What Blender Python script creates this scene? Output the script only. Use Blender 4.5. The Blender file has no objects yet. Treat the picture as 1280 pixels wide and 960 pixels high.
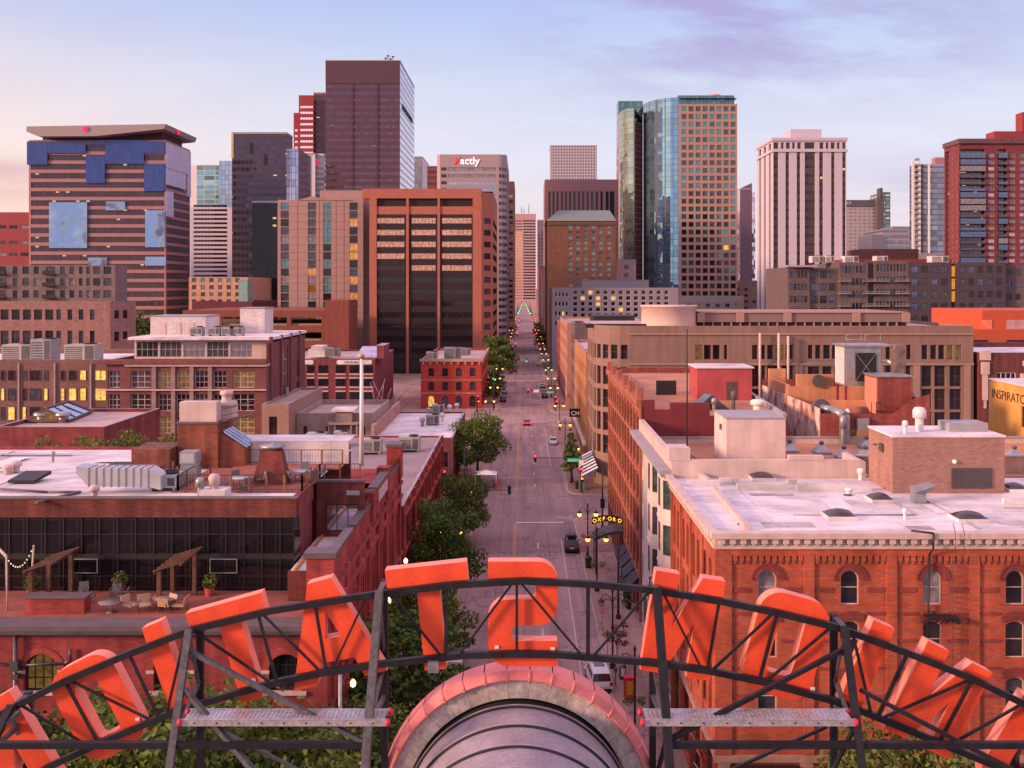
import bpy, math, random
from mathutils import Vector, Matrix
R = random.Random(7)
C = bpy.context.scene.collection
F, H, VX, VY = 1190., 35., 655., 358.      # focal length in photo pixels, eye height, vanishing point of the street

def wx(px, Y): return (px - VX) * Y / F
def wz(py, Y): return H - (py - VY) * Y / F
def V(*a): return Vector(a)

# ------------------------------------------------------------------ mesh builder
class MB:
    def __init__(s):
        s.v = []; s.f = []; s.m = []; s.sm = []
    def quad(s, pts, mi=0, sm=False):
        n = len(s.v); s.v += [tuple(p) for p in pts]
        s.f.append(tuple(range(n, n + len(pts)))); s.m.append(mi); s.sm.append(sm)
    def idx(s, verts, faces, mi=0, sm=False):
        n = len(s.v); s.v += [tuple(p) for p in verts]
        for f in faces:
            s.f.append(tuple(n + i for i in f)); s.m.append(mi); s.sm.append(sm)
    def box(s, x0, x1, y0, y1, z0, z1, mi=0):
        if x0 > x1: x0, x1 = x1, x0
        if y0 > y1: y0, y1 = y1, y0
        if z0 > z1: z0, z1 = z1, z0
        s.idx([(x0,y0,z0),(x1,y0,z0),(x1,y1,z0),(x0,y1,z0),(x0,y0,z1),(x1,y0,z1),(x1,y1,z1),(x0,y1,z1)],
              [(3,2,1,0),(4,5,6,7),(0,1,5,4),(1,2,6,5),(2,3,7,6),(3,0,4,7)], mi)
    def obox(s, c, sx, sy, sz, rz=0, mi=0, M=None):
        M = M or Matrix.Rotation(rz, 3, 'Z')
        c = Vector(c); vs = []
        for z in (-sz/2, sz/2):
            for x, y in ((-sx/2,-sy/2),(sx/2,-sy/2),(sx/2,sy/2),(-sx/2,sy/2)):
                vs.append(c + M @ Vector((x, y, z)))
        s.idx(vs, [(3,2,1,0),(4,5,6,7),(0,1,5,4),(1,2,6,5),(2,3,7,6),(3,0,4,7)], mi)
    def bar(s, p, q, w, h=None, mi=0):
        p = Vector(p); q = Vector(q); h = h or w
        d = q - p; L = d.length
        if L < 1e-6: return
        d.normalize()
        up = Vector((0,0,1)) if abs(d.z) < .95 else Vector((0,1,0))
        a = d.cross(up).normalized(); b = a.cross(d)
        M = Matrix((d, a, b)).transposed()
        s.obox((p+q)/2, L, w, h, mi=mi, M=M)
    def tube(s, p, q, r0, r1=None, n=8, mi=0, caps=True, sm=True):
        p = Vector(p); q = Vector(q); r1 = r0 if r1 is None else r1
        d = (q-p).normalized()
        up = Vector((0,0,1)) if abs(d.z) < .95 else Vector((1,0,0))
        a = d.cross(up).normalized(); b = d.cross(a)
        vs = []
        for c, r in ((p, r0), (q, r1)):
            for i in range(n):
                t = 2*math.pi*i/n
                vs.append(c + a*math.cos(t)*r + b*math.sin(t)*r)
        s.idx(vs, [(i, i+n, (i+1)%n+n, (i+1)%n) for i in range(n)], mi, sm)
        if caps:
            k = len(s.v) - 2*n
            s.f.append(tuple(k+i for i in range(n))); s.m.append(mi); s.sm.append(False)
            s.f.append(tuple(k+n+i for i in reversed(range(n)))); s.m.append(mi); s.sm.append(False)
    def path(s, pts, r, n=6, mi=0):
        for p, q in zip(pts, pts[1:]): s.tube(p, q, r, r, n, mi)
    def lathe(s, c, prof, n=16, mi=0, sm=True):
        vs = []; fs = []
        for r, z in prof:
            for i in range(n):
                t = 2*math.pi*i/n
                vs.append((c[0]+r*math.cos(t), c[1]+r*math.sin(t), c[2]+z))
        for k in range(len(prof)-1):
            for i in range(n):
                fs.append((k*n+i, k*n+(i+1)%n, (k+1)*n+(i+1)%n, (k+1)*n+i))
        s.idx(vs, fs, mi, sm)
    def prism(s, poly, a, b, mi=0, mi_side=None, fn=None):
        """poly of (u,w); fn(u,w,t)->xyz, t in (a,b)"""
        fn = fn or (lambda u, w, t: (u, t, w))
        n = len(poly); k = len(s.v)
        s.v += [tuple(fn(u, w, a)) for u, w in poly] + [tuple(fn(u, w, b)) for u, w in poly]
        s.f.append(tuple(k+i for i in range(n))); s.m.append(mi); s.sm.append(False)
        s.f.append(tuple(k+n+i for i in reversed(range(n)))); s.m.append(mi); s.sm.append(False)
        ms = mi if mi_side is None else mi_side
        for i in range(n):
            j = (i+1) % n
            s.f.append((k+j, k+i, k+n+i, k+n+j)); s.m.append(ms); s.sm.append(False)
    def mesh(s, name, mats, off=None):
        me = bpy.data.meshes.new(name)
        vs = s.v if off is None else [(x-off[0], y-off[1], z-off[2]) for x, y, z in s.v]
        me.from_pydata(vs, [], s.f)
        for m in (mats if isinstance(mats, (list, tuple)) else [mats]): me.materials.append(m)
        me.polygons.foreach_set('material_index', s.m)
        me.polygons.foreach_set('use_smooth', s.sm)
        me.update()
        return me

ORG = {}
def link(name, me, parent=None):
    o = bpy.data.objects.new(name, me); C.objects.link(o)
    if parent is not None: o.parent = parent
    return o
def tag(o, label=None, cat=None, group=None, kind=None):
    if label: o['label'] = label
    if cat: o['category'] = cat
    if group: o['group'] = group
    if kind: o['kind'] = kind
    return o
def empty(name, loc, label, cat, group=None, rz=0):
    o = bpy.data.objects.new(name, None); C.objects.link(o)
    o.empty_display_size = .3
    o.location = loc; o.rotation_euler = (0, 0, rz)
    ORG[o.name] = tuple(loc)
    return tag(o, label, cat, group)
def part(name, mb, mats, parent, world=True, label=None, kind=None):
    """mesh part under parent; world=True: vertices are given in world space (parent not rotated)"""
    off = ORG.get(parent.name) if world else None
    o = link(name, mb.mesh(name, mats, off), parent)
    ORG[o.name] = ORG.get(parent.name, (0,0,0)) if world else (0,0,0)
    if label: o['label'] = label
    if kind: o['kind'] = kind
    return o
def solo(name, mb, mats, label, cat, group=None, kind=None, base=None):
    """a thing that is one mesh"""
    if base is None:
        xs = [v[0] for v in mb.v]; ys = [v[1] for v in mb.v]; zs = [v[2] for v in mb.v]
        base = ((min(xs)+max(xs))/2, (min(ys)+max(ys))/2, min(zs))
    o = link(name, mb.mesh(name, mats, base)); o.location = base
    ORG[o.name] = tuple(base)
    return tag(o, label, cat, group, kind)
def struct(name, mb, mats):
    o = link(name, mb.mesh(name, mats)); o['kind'] = 'structure'; return o
def dup(o, loc=None, rz=None, label=None, group=None, scale=None, parent=None):
    c = o.copy(); C.objects.link(c)
    if parent is not None: c.parent = parent
    for ch in o.children: dup(ch, parent=c)
    if loc is not None: c.location = loc
    if rz is not None: c.rotation_euler = (0, 0, rz)
    if scale is not None: c.scale = scale if hasattr(scale, '__len__') else (scale,)*3
    if label: c['label'] = label
    if group: c['group'] = group
    return c
def text_mb(body, size, depth=.05, mb=None, mi=0, fn=None, align='LEFT', sx=1.):
    cu = bpy.data.curves.new('txt', 'FONT'); cu.body = body; cu.size = size; cu.align_x = align
    cu.extrude = depth/2; cu.resolution_u = 3
    ob = bpy.data.objects.new('txt', cu); C.objects.link(ob)
    dg = bpy.context.evaluated_depsgraph_get(); dg.update()
    me = bpy.data.meshes.new_from_object(ob.evaluated_get(dg))
    mb = mb or MB()
    fn = fn or (lambda u, w, t: (u, t, w))
    mb.idx([fn(v.co.x*sx, v.co.y, -v.co.z) for v in me.vertices], [tuple(p.vertices) for p in me.polygons], mi)
    bpy.data.objects.remove(ob); bpy.data.curves.remove(cu); bpy.data.meshes.remove(me)
    return mb

# ------------------------------------------------------------------ materials
class NT:
    def __init__(s, name):
        s.mat = bpy.data.materials.new(name); s.mat.use_nodes = True
        s.t = s.mat.node_tree; s.bsdf = s.t.nodes['Principled BSDF']
    def n(s, typ, **kw):
        nd = s.t.nodes.new(typ)
        for k, v in kw.items():
            if k == 'i':
                for a, b in v.items(): nd.inputs[a].default_value = b
            else: setattr(nd, k, v)
        return nd
    def l(s, a, b): s.t.links.new(a, b)
    def math(s, op, a, b=None, c=None):
        nd = s.n('ShaderNodeMath', operation=op)
        for k, x in enumerate((a, b, c)):
            if x is None: continue
            if hasattr(x, 'is_linked'): s.l(x, nd.inputs[k])
            else: nd.inputs[k].default_value = x
        return nd.outputs[0]
    def mix(s, fac, a, b, typ='MIX'):
        nd = s.n('ShaderNodeMix', data_type='RGBA', blend_type=typ)
        for k, x in ((0, fac), (6, a), (7, b)):
            if hasattr(x, 'is_linked'): s.l(x, nd.inputs[k])
            else: nd.inputs[k].default_value = (*x, 1) if k and len(x) == 3 else x
        return nd.outputs[2]
    def pos(s): return s.n('ShaderNodeNewGeometry').outputs['Position']
    def noise(s, vec, scale, detail=4, rough=.55, out='Fac'):
        nd = s.n('ShaderNodeTexNoise', i={'Scale': scale, 'Detail': detail, 'Roughness': rough})
        s.l(vec, nd.inputs['Vector']); return nd.outputs[out]
    def remap(s, x, a, b, c, d):
        nd = s.n('ShaderNodeMapRange', i={1: a, 2: b, 3: c, 4: d}); s.l(x, nd.inputs[0]); return nd.outputs[0]
    def mapv(s, vec, scale):
        nd = s.n('ShaderNodeMapping', i={'Scale': scale}); s.l(vec, nd.inputs[0]); return nd.outputs[0]
    def set(s, **kw):
        for k, v in kw.items():
            k = {'color': 'Base Color', 'rough': 'Roughness', 'metal': 'Metallic', 'normal': 'Normal',
                 'spec': 'Specular IOR Level', 'ec': 'Emission Color', 'es': 'Emission Strength'}.get(k, k)
            if hasattr(v, 'is_linked'): s.l(v, s.bsdf.inputs[k])
            else: s.bsdf.inputs[k].default_value = (*v, 1) if k in ('Base Color', 'Emission Color') and len(v) == 3 else v
    def bump(s, h, strength, dist=.02):
        nd = s.n('ShaderNodeBump', i={'Strength': strength, 'Distance': dist}); s.l(h, nd.inputs['Height'])
        s.set(normal=nd.outputs[0])

def dk(c, k): return tuple(x*k for x in c)
MATS = {}
def mat(name, col, rough=.75, metal=0., var=.22, scale=.6, streak=.0, bump=0., spec=.4, fine=0.):
    if name in MATS: return MATS[name]
    t = NT(name); p = t.pos()
    f = t.remap(t.noise(p, scale), .28, .72, 1-var, 1+var)
    if streak:
        g = t.remap(t.noise(t.mapv(p, (1.3, 1.3, .12)), 1.0, 5), .35, .7, 1-streak, 1+streak*.4)
        f = t.math('MULTIPLY', f, g)
    if fine:
        f = t.math('MULTIPLY', f, t.remap(t.noise(p, 9., 3), .3, .7, 1-fine, 1+fine))
    cc = t.n('ShaderNodeCombineColor')
    for i, k in enumerate(col):
        t.l(t.math('MULTIPLY', f, k), cc.inputs[i])
    t.set(color=cc.outputs[0], rough=rough, metal=metal, spec=spec)
    if bump: t.bump(t.noise(p, 6., 5), bump, .03)
    MATS[name] = t.mat; return t.mat

def brick(name, col, mortar=None, bw=.42, bh=.15, var=.25, streak=.3, bump=.25, msize=.022):
    """courses at a size that survives at the distance of the photo; u = x+y works for every axis-aligned wall"""
    if name in MATS: return MATS[name]
    t = NT(name); p = t.pos()
    s = t.n('ShaderNodeSeparateXYZ'); t.l(p, s.inputs[0])
    c = t.n('ShaderNodeCombineXYZ'); t.l(t.math('ADD', s.outputs[0], s.outputs[1]), c.inputs[0]); t.l(s.outputs[2], c.inputs[1])
    b = t.n('ShaderNodeTexBrick', i={'Scale': 1., 'Mortar Size': msize, 'Mortar Smooth': .3, 'Bias': 0., 'Brick Width': bw, 'Row Height': bh})
    t.l(c.outputs[0], b.inputs['Vector'])
    b.inputs['Color1'].default_value = (*dk(col, 1.16), 1)
    b.inputs['Color2'].default_value = (*dk(col, .82), 1)
    b.inputs['Mortar'].default_value = (*(mortar or tuple(x*.55+.05 for x in col)), 1)
    f = t.remap(t.noise(p, .45, 5), .3, .7, 1-var, 1+var)
    g = t.remap(t.noise(t.mapv(p, (1.2, 1.2, .1)), .9, 5), .35, .68, 1-streak, 1.08)
    col2 = t.mix(1., b.outputs['Color'], t.math('MULTIPLY', f, g), 'MULTIPLY')
    t.set(color=col2, rough=.85, spec=.25)
    if bump: t.bump(t.math('SUBTRACT', 1., b.outputs['Fac']), bump, .02)
    MATS[name] = t.mat; return t.mat

def glass(name, tint, dark=.03, refl=.75, pw=1.5, ph=3.8, line=.07, lcol=(.05,.05,.06), wob=.02, wave=.03, rough=.03,
          band=None, bcol=(.2,.1,.1), lit=0., litcol=(1., .72, .3), col2=None, vari=.5):
    """curtain wall: panes with their own slight tilt, mullions, optional spandrel band, a few lit rooms"""
    if name in MATS: return MATS[name]
    t = NT(name)
    g = t.n('ShaderNodeNewGeometry'); p = g.outputs['Position']
    s = t.n('ShaderNodeSeparateXYZ'); t.l(p, s.inputs[0])
    u = t.math('DIVIDE', t.math('ADD', s.outputs[0], s.outputs[1]), pw)
    w = t.math('DIVIDE', s.outputs[2], ph)
    iu = t.math('FLOOR', u); iw = t.math('FLOOR', w)
    fu = t.math('SUBTRACT', u, iu); fw = t.math('SUBTRACT', w, iw)
    c = t.n('ShaderNodeCombineXYZ'); t.l(iu, c.inputs[0]); t.l(iw, c.inputs[1])
    wn = t.n('ShaderNodeTexWhiteNoise', noise_dimensions='2D'); t.l(c.outputs[0], wn.inputs[0])
    mask = t.math('MAXIMUM', t.math('LESS_THAN', fu, line), t.math('LESS_THAN', fw, line*pw/ph))
    # tilt
    vm = t.n('ShaderNodeVectorMath', operation='SUBTRACT'); t.l(wn.outputs['Color'], vm.inputs[0]); vm.inputs[1].default_value = (.5,.5,.5)
    v2 = t.n('ShaderNodeVectorMath', operation='SCALE'); t.l(vm.outputs[0], v2.inputs[0]); v2.inputs[3].default_value = wob
    nz = t.n('ShaderNodeTexNoise', i={'Scale': .11, 'Detail': 2.}); t.l(p, nz.inputs[0])
    v3 = t.n('ShaderNodeVectorMath', operation='SUBTRACT'); t.l(nz.outputs['Color'], v3.inputs[0]); v3.inputs[1].default_value = (.5,.5,.5)
    v4 = t.n('ShaderNodeVectorMath', operation='SCALE'); t.l(v3.outputs[0], v4.inputs[0]); v4.inputs[3].default_value = wave
    a1 = t.n('ShaderNodeVectorMath', operation='ADD'); t.l(g.outputs['Normal'], a1.inputs[0]); t.l(v2.outputs[0], a1.inputs[1])
    a2 = t.n('ShaderNodeVectorMath', operation='ADD'); t.l(a1.outputs[0], a2.inputs[0]); t.l(v4.outputs[0], a2.inputs[1])
    nn = t.n('ShaderNodeVectorMath', operation='NORMALIZE'); t.l(a2.outputs[0], nn.inputs[0])
    k = t.remap(wn.outputs['Value'], 0, 1, 1-vari*.5, 1+vari*.3)
    cc = t.n('ShaderNodeCombineColor')
    for i, q in enumerate(tint): t.l(t.math('MULTIPLY', k, q), cc.inputs[i])
    col = cc.outputs[0]
    rf = t.remap(wn.outputs['Value'], 0, 1, refl*.85, min(1., refl*1.1))
    if col2:
        col = t.mix(t.remap(t.noise(t.mapv(p, (.05,.05,.02)), 1., 3), .45, .6, 0, 1), col, col2)
    m2 = mask
    base = t.mix(mask, col, lcol)
    if band:
        bm = t.math('GREATER_THAN', fw, 1-band)
        base = t.mix(bm, base, bcol); m2 = t.math('MAXIMUM', mask, bm)
    inv = t.math('SUBTRACT', 1., m2)
    t.set(color=base, metal=t.math('MULTIPLY', rf, inv), rough=t.remap(m2, 0, 1, rough, .6), normal=nn.outputs[0], spec=.5)
    if lit:
        w2 = t.n('ShaderNodeTexWhiteNoise', noise_dimensions='3D'); cv = t.n('ShaderNodeCombineXYZ')
        t.l(iu, cv.inputs[0]); t.l(iw, cv.inputs[1]); cv.inputs[2].default_value = 3.7; t.l(cv.outputs[0], w2.inputs[0])
        lt = t.math('MULTIPLY', t.math('LESS_THAN', w2.outputs['Value'], lit), inv)
        inset = t.math('MULTIPLY', t.math('GREATER_THAN', fw, .45), t.math('LESS_THAN', fw, .7))
        t.set(ec=litcol, es=t.math('MULTIPLY', t.math('MULTIPLY', lt, inset), .8))
    MATS[name] = t.mat; return t.mat

def pane(name, col, refl=.35, rough=.05, var=.5, es=0., ec=(1.,.6,.12)):
    """window glass: dim room behind, slight pane to pane change, reflection"""
    if name in MATS: return MATS[name]
    t = NT(name); p = t.pos()
    f = t.remap(t.noise(p, 1.1, 3), .3, .7, 1-var, 1+var)
    cc = t.n('ShaderNodeCombineColor')
    for i, k in enumerate(col): t.l(t.math('MULTIPLY', f, k), cc.inputs[i])
    t.set(color=cc.outputs[0], metal=refl, rough=rough, spec=.6)
    nz = t.noise(p, .35, 2); t.bump(nz, .10, .03)
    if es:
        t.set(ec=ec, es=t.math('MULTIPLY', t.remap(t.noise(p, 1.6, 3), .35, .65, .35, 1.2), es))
    MATS[name] = t.mat; return t.mat
def emit(name, col, es, base=None):
    if name in MATS: return MATS[name]
    t = NT(name); t.set(color=base or col, ec=col, es=es, rough=.5); MATS[name] = t.mat; return t.mat

PD = pane('pane_dark', (.022,.020,.030), .18); PM = pane('pane_mid', (.075,.072,.10), .25); PB = pane('pane_blind', (.24,.21,.24), .12, .35)
PR = pane('pane_reflect', (.42,.40,.48), .85, .04, .2); PL = pane('pane_lit', (.5,.3,.06), .0, .4, .3, .85)
PL2 = pane('pane_lit_dim', (.16,.10,.05), .15, .2, .6, .10); PG = pane('pane_green', (.06,.115,.115), .3); PW = pane('pane_wine', (.035,.018,.025), .2)
WHITE = mat('white_paint', (.74,.69,.70), .5, var=.08); DARKF = mat('dark_frame', (.022,.018,.022), .5); STEEL = mat('galvanised_steel', (.34,.34,.37), .45, .55, var=.2, scale=1.5)
BROWNF = mat('brown_frame', (.10,.06,.055), .6); GREYF = mat('grey_frame', (.30,.27,.28), .6)

# ------------------------------------------------------------------ buildings with real openings
WCACHE = {}
def window_mesh(w, h, arch, style, frame, pmat, rec):
    key = (round(w,2), round(h,2), arch, style, frame.name, pmat.name, rec)
    if key in WCACHE: return WCACHE[key]
    fr = MB(); pn = MB(); nx, nz, t = style
    ax = w/2
    def outline(k):
        if not arch: return [(-ax+k,k),(ax-k,k),(ax-k,h-k),(-ax+k,h-k)]
        r = ax if arch == 1 else (ax*ax+arch*arch)/(2*arch)
        rise = ax if arch == 1 else arch
        cz = h - rise if arch == 1 else h - r
        pts = [(-ax+k, k), (ax-k, k)]
        a0 = math.acos(max(-1, min(1, ax/r)))
        n = 10
        for i in range(n+1):
            a = a0 + (math.pi-2*a0)*i/n
            pts.append(((r-k)*math.cos(a), cz+(r-k)*math.sin(a)))
        return pts
    o = outline(0); q = outline(t); n = len(o)
    for i in range(n):
        j = (i+1) % n
        fr.quad([(o[i][0],-.06,o[i][1]),(o[j][0],-.06,o[j][1]),(q[j][0],-.06,q[j][1]),(q[i][0],-.06,q[i][1])])
        fr.quad([(q[i][0],-.06,q[i][1]),(q[j][0],-.06,q[j][1]),(q[j][0],0,q[j][1]),(q[i][0],0,q[i][1])])
    for i in range(1, nx):
        x = -ax + w*i/nx; fr.box(x-t*.35, x+t*.35, -.05, 0.0, t, h-t*1.1)
    for i in range(1, nz):
        z = h*i/nz; fr.box(-ax+t, ax-t, -.045, .0, z-t*.35, z+t*.35)
    pn.quad([(x, -.012, z) for x, z in q])
    r = (fr, pn, fr.mesh('window', [frame]), pn.mesh('pane', [pmat]))
    WCACHE[key] = r
    return r

class Bld:
    def __init__(s, name, label, loc, cat='building', group=None):
        s.root = empty(name, loc, label, cat, group); s.loc = loc; s.w = []
    def part(s, name, mb, mats, label=None, kind=None, parent=None): return part(name, mb, mats, parent or s.root, True, label, kind)
    def facade(s, mb, o, a, L, z0, z1, holes, d=.25, mi=0, mr=None):
        """wall sheet with openings; o = (x,y) of its left end seen from outside, a = turn, holes = [u0,u1,z0,z1,arch]"""
        a = math.radians(a); ux, uy = math.cos(a), math.sin(a); nx, ny = math.sin(a), -math.cos(a)
        P = lambda u, z, k=0.: (o[0]+ux*u-nx*k, o[1]+uy*u-ny*k, z)
        holes = [h if len(h) == 5 else (*h, 0) for h in holes]
        zs = sorted({round(z, 4) for z in [z0, z1] + [h[2] for h in holes] + [h[3] for h in holes] if z0-1e-6 <= z <= z1+1e-6})
        mr = mi if mr is None else mr
        for za, zb in zip(zs, zs[1:]):
            zc = (za+zb)/2
            row = sorted([h for h in holes if h[2] < zc < h[3]])
            u = 0.
            for h in row:
                if h[0] > u+1e-5: mb.quad([P(u,za),P(h[0],za),P(h[0],zb),P(u,zb)], mi)
                u = h[1]
            if u < L-1e-5: mb.quad([P(u,za),P(L,za),P(L,zb),P(u,zb)], mi)
        for u0, u1, a0, a1, arch in holes:
            if not arch:
                ring = [(u0,a0),(u1,a0),(u1,a1),(u0,a1)]
            else:
                w = u1-u0; ax = w/2; uc = (u0+u1)/2
                r = ax if arch == 1 else (ax*ax+arch*arch)/(2*arch); rise = ax if arch == 1 else arch
                cz = a1-rise if arch == 1 else a1-r; t0 = math.acos(max(-1, min(1, ax/r)))
                arc = [(uc+r*math.cos(t0+(math.pi-2*t0)*i/10), cz+r*math.sin(t0+(math.pi-2*t0)*i/10)) for i in range(11)]
                ring = [(u0,a0),(u1,a0)] + arc
                mid = 5
                for i in range(mid): mb.quad([P(u1,a1),P(*arc[i+1]),P(*arc[i])], mi)
                for i in range(mid, 10): mb.quad([P(u0,a1),P(*arc[i+1]),P(*arc[i])], mi)
                mb.quad([P(u0,a1),P(u1,a1),P(*arc[mid])], mi)
            n = len(ring)
            for i in range(n):
                j = (i+1) % n
                mb.quad([P(*ring[i]),P(*ring[j]),P(*ring[j],d),P(*ring[i],d)], mr)
    def wins(s, o, a, holes, style=(1,2,.07), frame=None, panes=(PD,), d=.2, name='window', sub=True):
        ar = math.radians(a); ux, uy = math.cos(ar), math.sin(ar); nx, ny = math.sin(ar), -math.cos(ar)
        for h in holes:
            u0, u1, z0, z1 = h[:4]; arch = h[4] if len(h) > 4 else 0
            uc = (u0+u1)/2
            loc = (o[0]+ux*uc-nx*d, o[1]+uy*uc-ny*d, z0)
            st = style(h) if callable(style) else style
            s.w.append((u1-u0, z1-z0, arch, st, frame or WHITE, panes(h) if callable(panes) else R.choice(panes), loc, ar, name, sub,
                        (u1-u0)*(z1-z0)*abs(nx*loc[0]+ny*loc[1])/max(1, loc[0]**2+loc[1]**2)**1.5))
    def wall(s, mb, o, a, L, z0, z1, holes, d=.25, mi=0, **kw):
        s.facade(mb, o, a, L, z0, z1, holes, d, mi); s.wins(o, a, holes, d=d-.05, **kw)
    def finish(s):
        by = {}
        for w in s.w: by.setdefault(w[8], []).append(w)
        for name, L in by.items():
            L.sort(key=lambda w: -w[10])
            for w in L[:100]:
                fr, pn, fme, pme = window_mesh(*w[:6], .2)
                off = [w[6][i]-s.loc[i] for i in range(3)]
                if w[9]:
                    o = link(name, fme, s.root); link('pane', pme, o)
                else:
                    key = ('1', fme.name, pme.name)
                    if key not in WCACHE:
                        m = MB(); m.v = list(fr.v); m.f = list(fr.f); m.m = [0]*len(fr.f); m.sm = list(fr.sm)
                        m.idx(pn.v, pn.f, 1); WCACHE[key] = m.mesh('window', [w[4], w[5]])
                    o = link(name, WCACHE[key], s.root)
                o.location = off; o.rotation_euler = (0, 0, w[7])
            if len(L) > 100:
                m = MB(); ms = []
                for w in L[100:]:
                    fr, pn, _, _ = window_mesh(*w[:6], .2)
                    ca, sa = math.cos(w[7]), math.sin(w[7])
                    for src, mm in ((fr, w[4]), (pn, w[5])):
                        if mm not in ms: ms.append(mm)
                        m.idx([(w[6][0]+x*ca-y*sa, w[6][1]+x*sa+y*ca, w[6][2]+z) for x, y, z in src.v], src.f, ms.index(mm))
                s.part(name, m, ms, kind='stuff')
        return s.root
def grid(u0, u1, n, w, z0, nz, dz, h, arch=0):
    """n openings of width w spread over u0..u1 on nz storeys"""
    st = (u1-u0)/n
    return [(u0+st*(i+.5)-w/2, u0+st*(i+.5)+w/2, z0+dz*k, z0+dz*k+h, arch) for k in range(nz) for i in range(n)]
def weighted(*pairs):
    L = [p for p, k in pairs for _ in range(k)]
    return lambda h: R.choice(L)
def flat_roof(mb, x0, x1, y0, y1, z, par=.6, th=.3, mi_r=0, mi_p=1, mi_c=2):
    """roof sheet with parapet ring (inner faces and coping); outer faces come from the walls"""
    mb.quad([(x0+th,y0+th,z),(x1-th,y0+th,z),(x1-th,y1-th,z),(x0+th,y1-th,z)], mi_r)
    t = z+par
    for a, b, c, d in (((x0+th,y0+th),(x1-th,y0+th),(x1,y0),(x0,y0)), ((x1-th,y0+th),(x1-th,y1-th),(x1,y1),(x1,y0)),
                       ((x1-th,y1-th),(x0+th,y1-th),(x0,y1),(x1,y1)), ((x0+th,y1-th),(x0+th,y0+th),(x0,y0),(x0,y1))):
        mb.quad([(*a,z),(*b,z),(*b,t),(*a,t)], mi_p)
        mb.quad([(*a,t),(*b,t),(*c,t),(*d,t)], mi_c)
# ================================================================== station roof and sign
from mathutils.geometry import tessellate_polygon
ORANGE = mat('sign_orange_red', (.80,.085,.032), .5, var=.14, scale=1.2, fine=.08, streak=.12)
ORANGE2 = mat('sign_return_skylit', (.86,.26,.19), .5, var=.10, scale=2.)  # paler than the faces: sky light on the sides put into the colour
TRUSS = mat('truss_black_paint', (.014,.014,.020), .5, var=.4, scale=3., spec=.3)
TRUSSL = mat('truss_worn_grey', (.075,.073,.088), .5, var=.35, scale=3., fine=.3)
YS = 28.0
def round_poly(pts, seg=6):
    out = []; n = len(pts)
    for i, p in enumerate(pts):
        r = p[2] if len(p) > 2 else 0
        P = Vector(p[:2])
        if not r: out.append((P.x, P.y)); continue
        a = (Vector(pts[i-1][:2])-P); b = (Vector(pts[(i+1) % n][:2])-P)
        ang = a.angle(b); a.normalize(); b.normalize()
        d = r/math.tan(ang/2); c = P+(a+b).normalized()*(r/math.sin(ang/2))
        s = P+a*d-c; e = P+b*d-c
        t0 = math.atan2(s.y, s.x); t1 = math.atan2(e.y, e.x); dt = (t1-t0+math.pi) % (2*math.pi)-math.pi
        for k in range(seg+1):
            t = t0+dt*k/seg; out.append((c.x+r*math.cos(t), c.y+r*math.sin(t)))
    return out
def pxw(x, y, Y): return (wx(x, Y), Y, wz(y, Y))
def letter(polys, y0, y1):
    """channel letter: first polygon outer, others holes, in photo pixels of the sign plane"""
    mb = MB(); P = [[Vector((x, -y, 0)) for x, y in pl] for pl in polys]
    flat_ = [p for pl in polys for p in pl]
    k = 0
    tris = tessellate_polygon(P)
    f = [pxw(x, y, YS) for x, y in flat_]
    ins = [(q[0], y0, q[2]) for q in f]; outs = [(q[0], y1, q[2]) for q in f]
    mb.idx(ins, [tuple(t) for t in tris], 0); mb.idx(outs, [tuple(reversed(t)) for t in tris], 0)
    for pl in polys:
        n = len(pl)
        for i in range(n):
            j = (i+1) % n
            a, b = f[k+i], f[k+j]
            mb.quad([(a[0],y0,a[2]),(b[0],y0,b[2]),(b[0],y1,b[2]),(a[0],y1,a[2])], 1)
        k += n
    return mb
def local(tl, rot, pts):
    r = math.radians(rot); rx, ry = math.cos(r), math.sin(r); dx, dy = -math.sin(r), math.cos(r)
    return [(tl[0]+rx*p[0]+dx*p[1], tl[1]+ry*p[0]+dy*p[1], *p[2:]) for p in pts]
def Nsh(w, h, s): return [(0,0),(s,0),(s+1,h*.53),(w-s*.95,0),(w,0),(w,h),(w-s,h),(w-s-1,h*.47),(s*.95,h),(0,h)]
sign = empty('rooftop_sign', (0, 28, 18), 'huge rooftop sign of orange red block letters on a black steel truss, seen from behind', 'sign')
L = []
L.append(('letter S', [round_poly([(610,702),(697,702,24),(697,781,24),(639,782,8),(639,801,6),(697,801),(697,833),(610,833,26),(610,750,24),(670,749,6),(670,729,6),(610,729)])]))
L.append(('letter T', [[(481,713),(583,702),(586,731),(549,735),(558,836),(531,838),(521,738),(484,741)]]))
L.append(('letter A', [[(384,730),(414,722),(484,838),(456,845),(443,822),(402,829),(397,857),(367,864)], [(407,765),(426,795),(406,799)]]))
L.append(('letter T', [[(232,767),(326,741),(333,767),(301,776),(329,871),(302,879),(274,783),(239,793)]]))
L.append(('letter I', [[(177,786),(201,776),(237,880),(212,888)]]))
L.append(('letter O', [round_poly(local((55,849), -27.5, [(0,0,26),(86,0,26),(86,124,26),(0,124,26)])), round_poly(local((55,849), -27.5, [(28,26,5),(58,26,5),(58,98,5),(28,98,5)]))]))
L.append(('letter N', [local((-66,910), -31, Nsh(90,125,29))]))
L.append(('letter N', [local((820,713), 9, Nsh(88,126,30))]))
L.append(('letter O', [round_poly(local((956,734), 15.5, [(0,0,28),(90,0,28),(90,128,28),(0,128,28)])), round_poly(local((956,734), 15.5, [(29,27,5),(61,27,5),(61,100,5),(29,100,5)]))]))
L.append(('letter I', [local((1092,775), 23, [(0,0),(29,0),(29,110),(0,110)])]))
L.append(('letter N', [local((1160,801), 26.5, Nsh(90,122,30))]))
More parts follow.
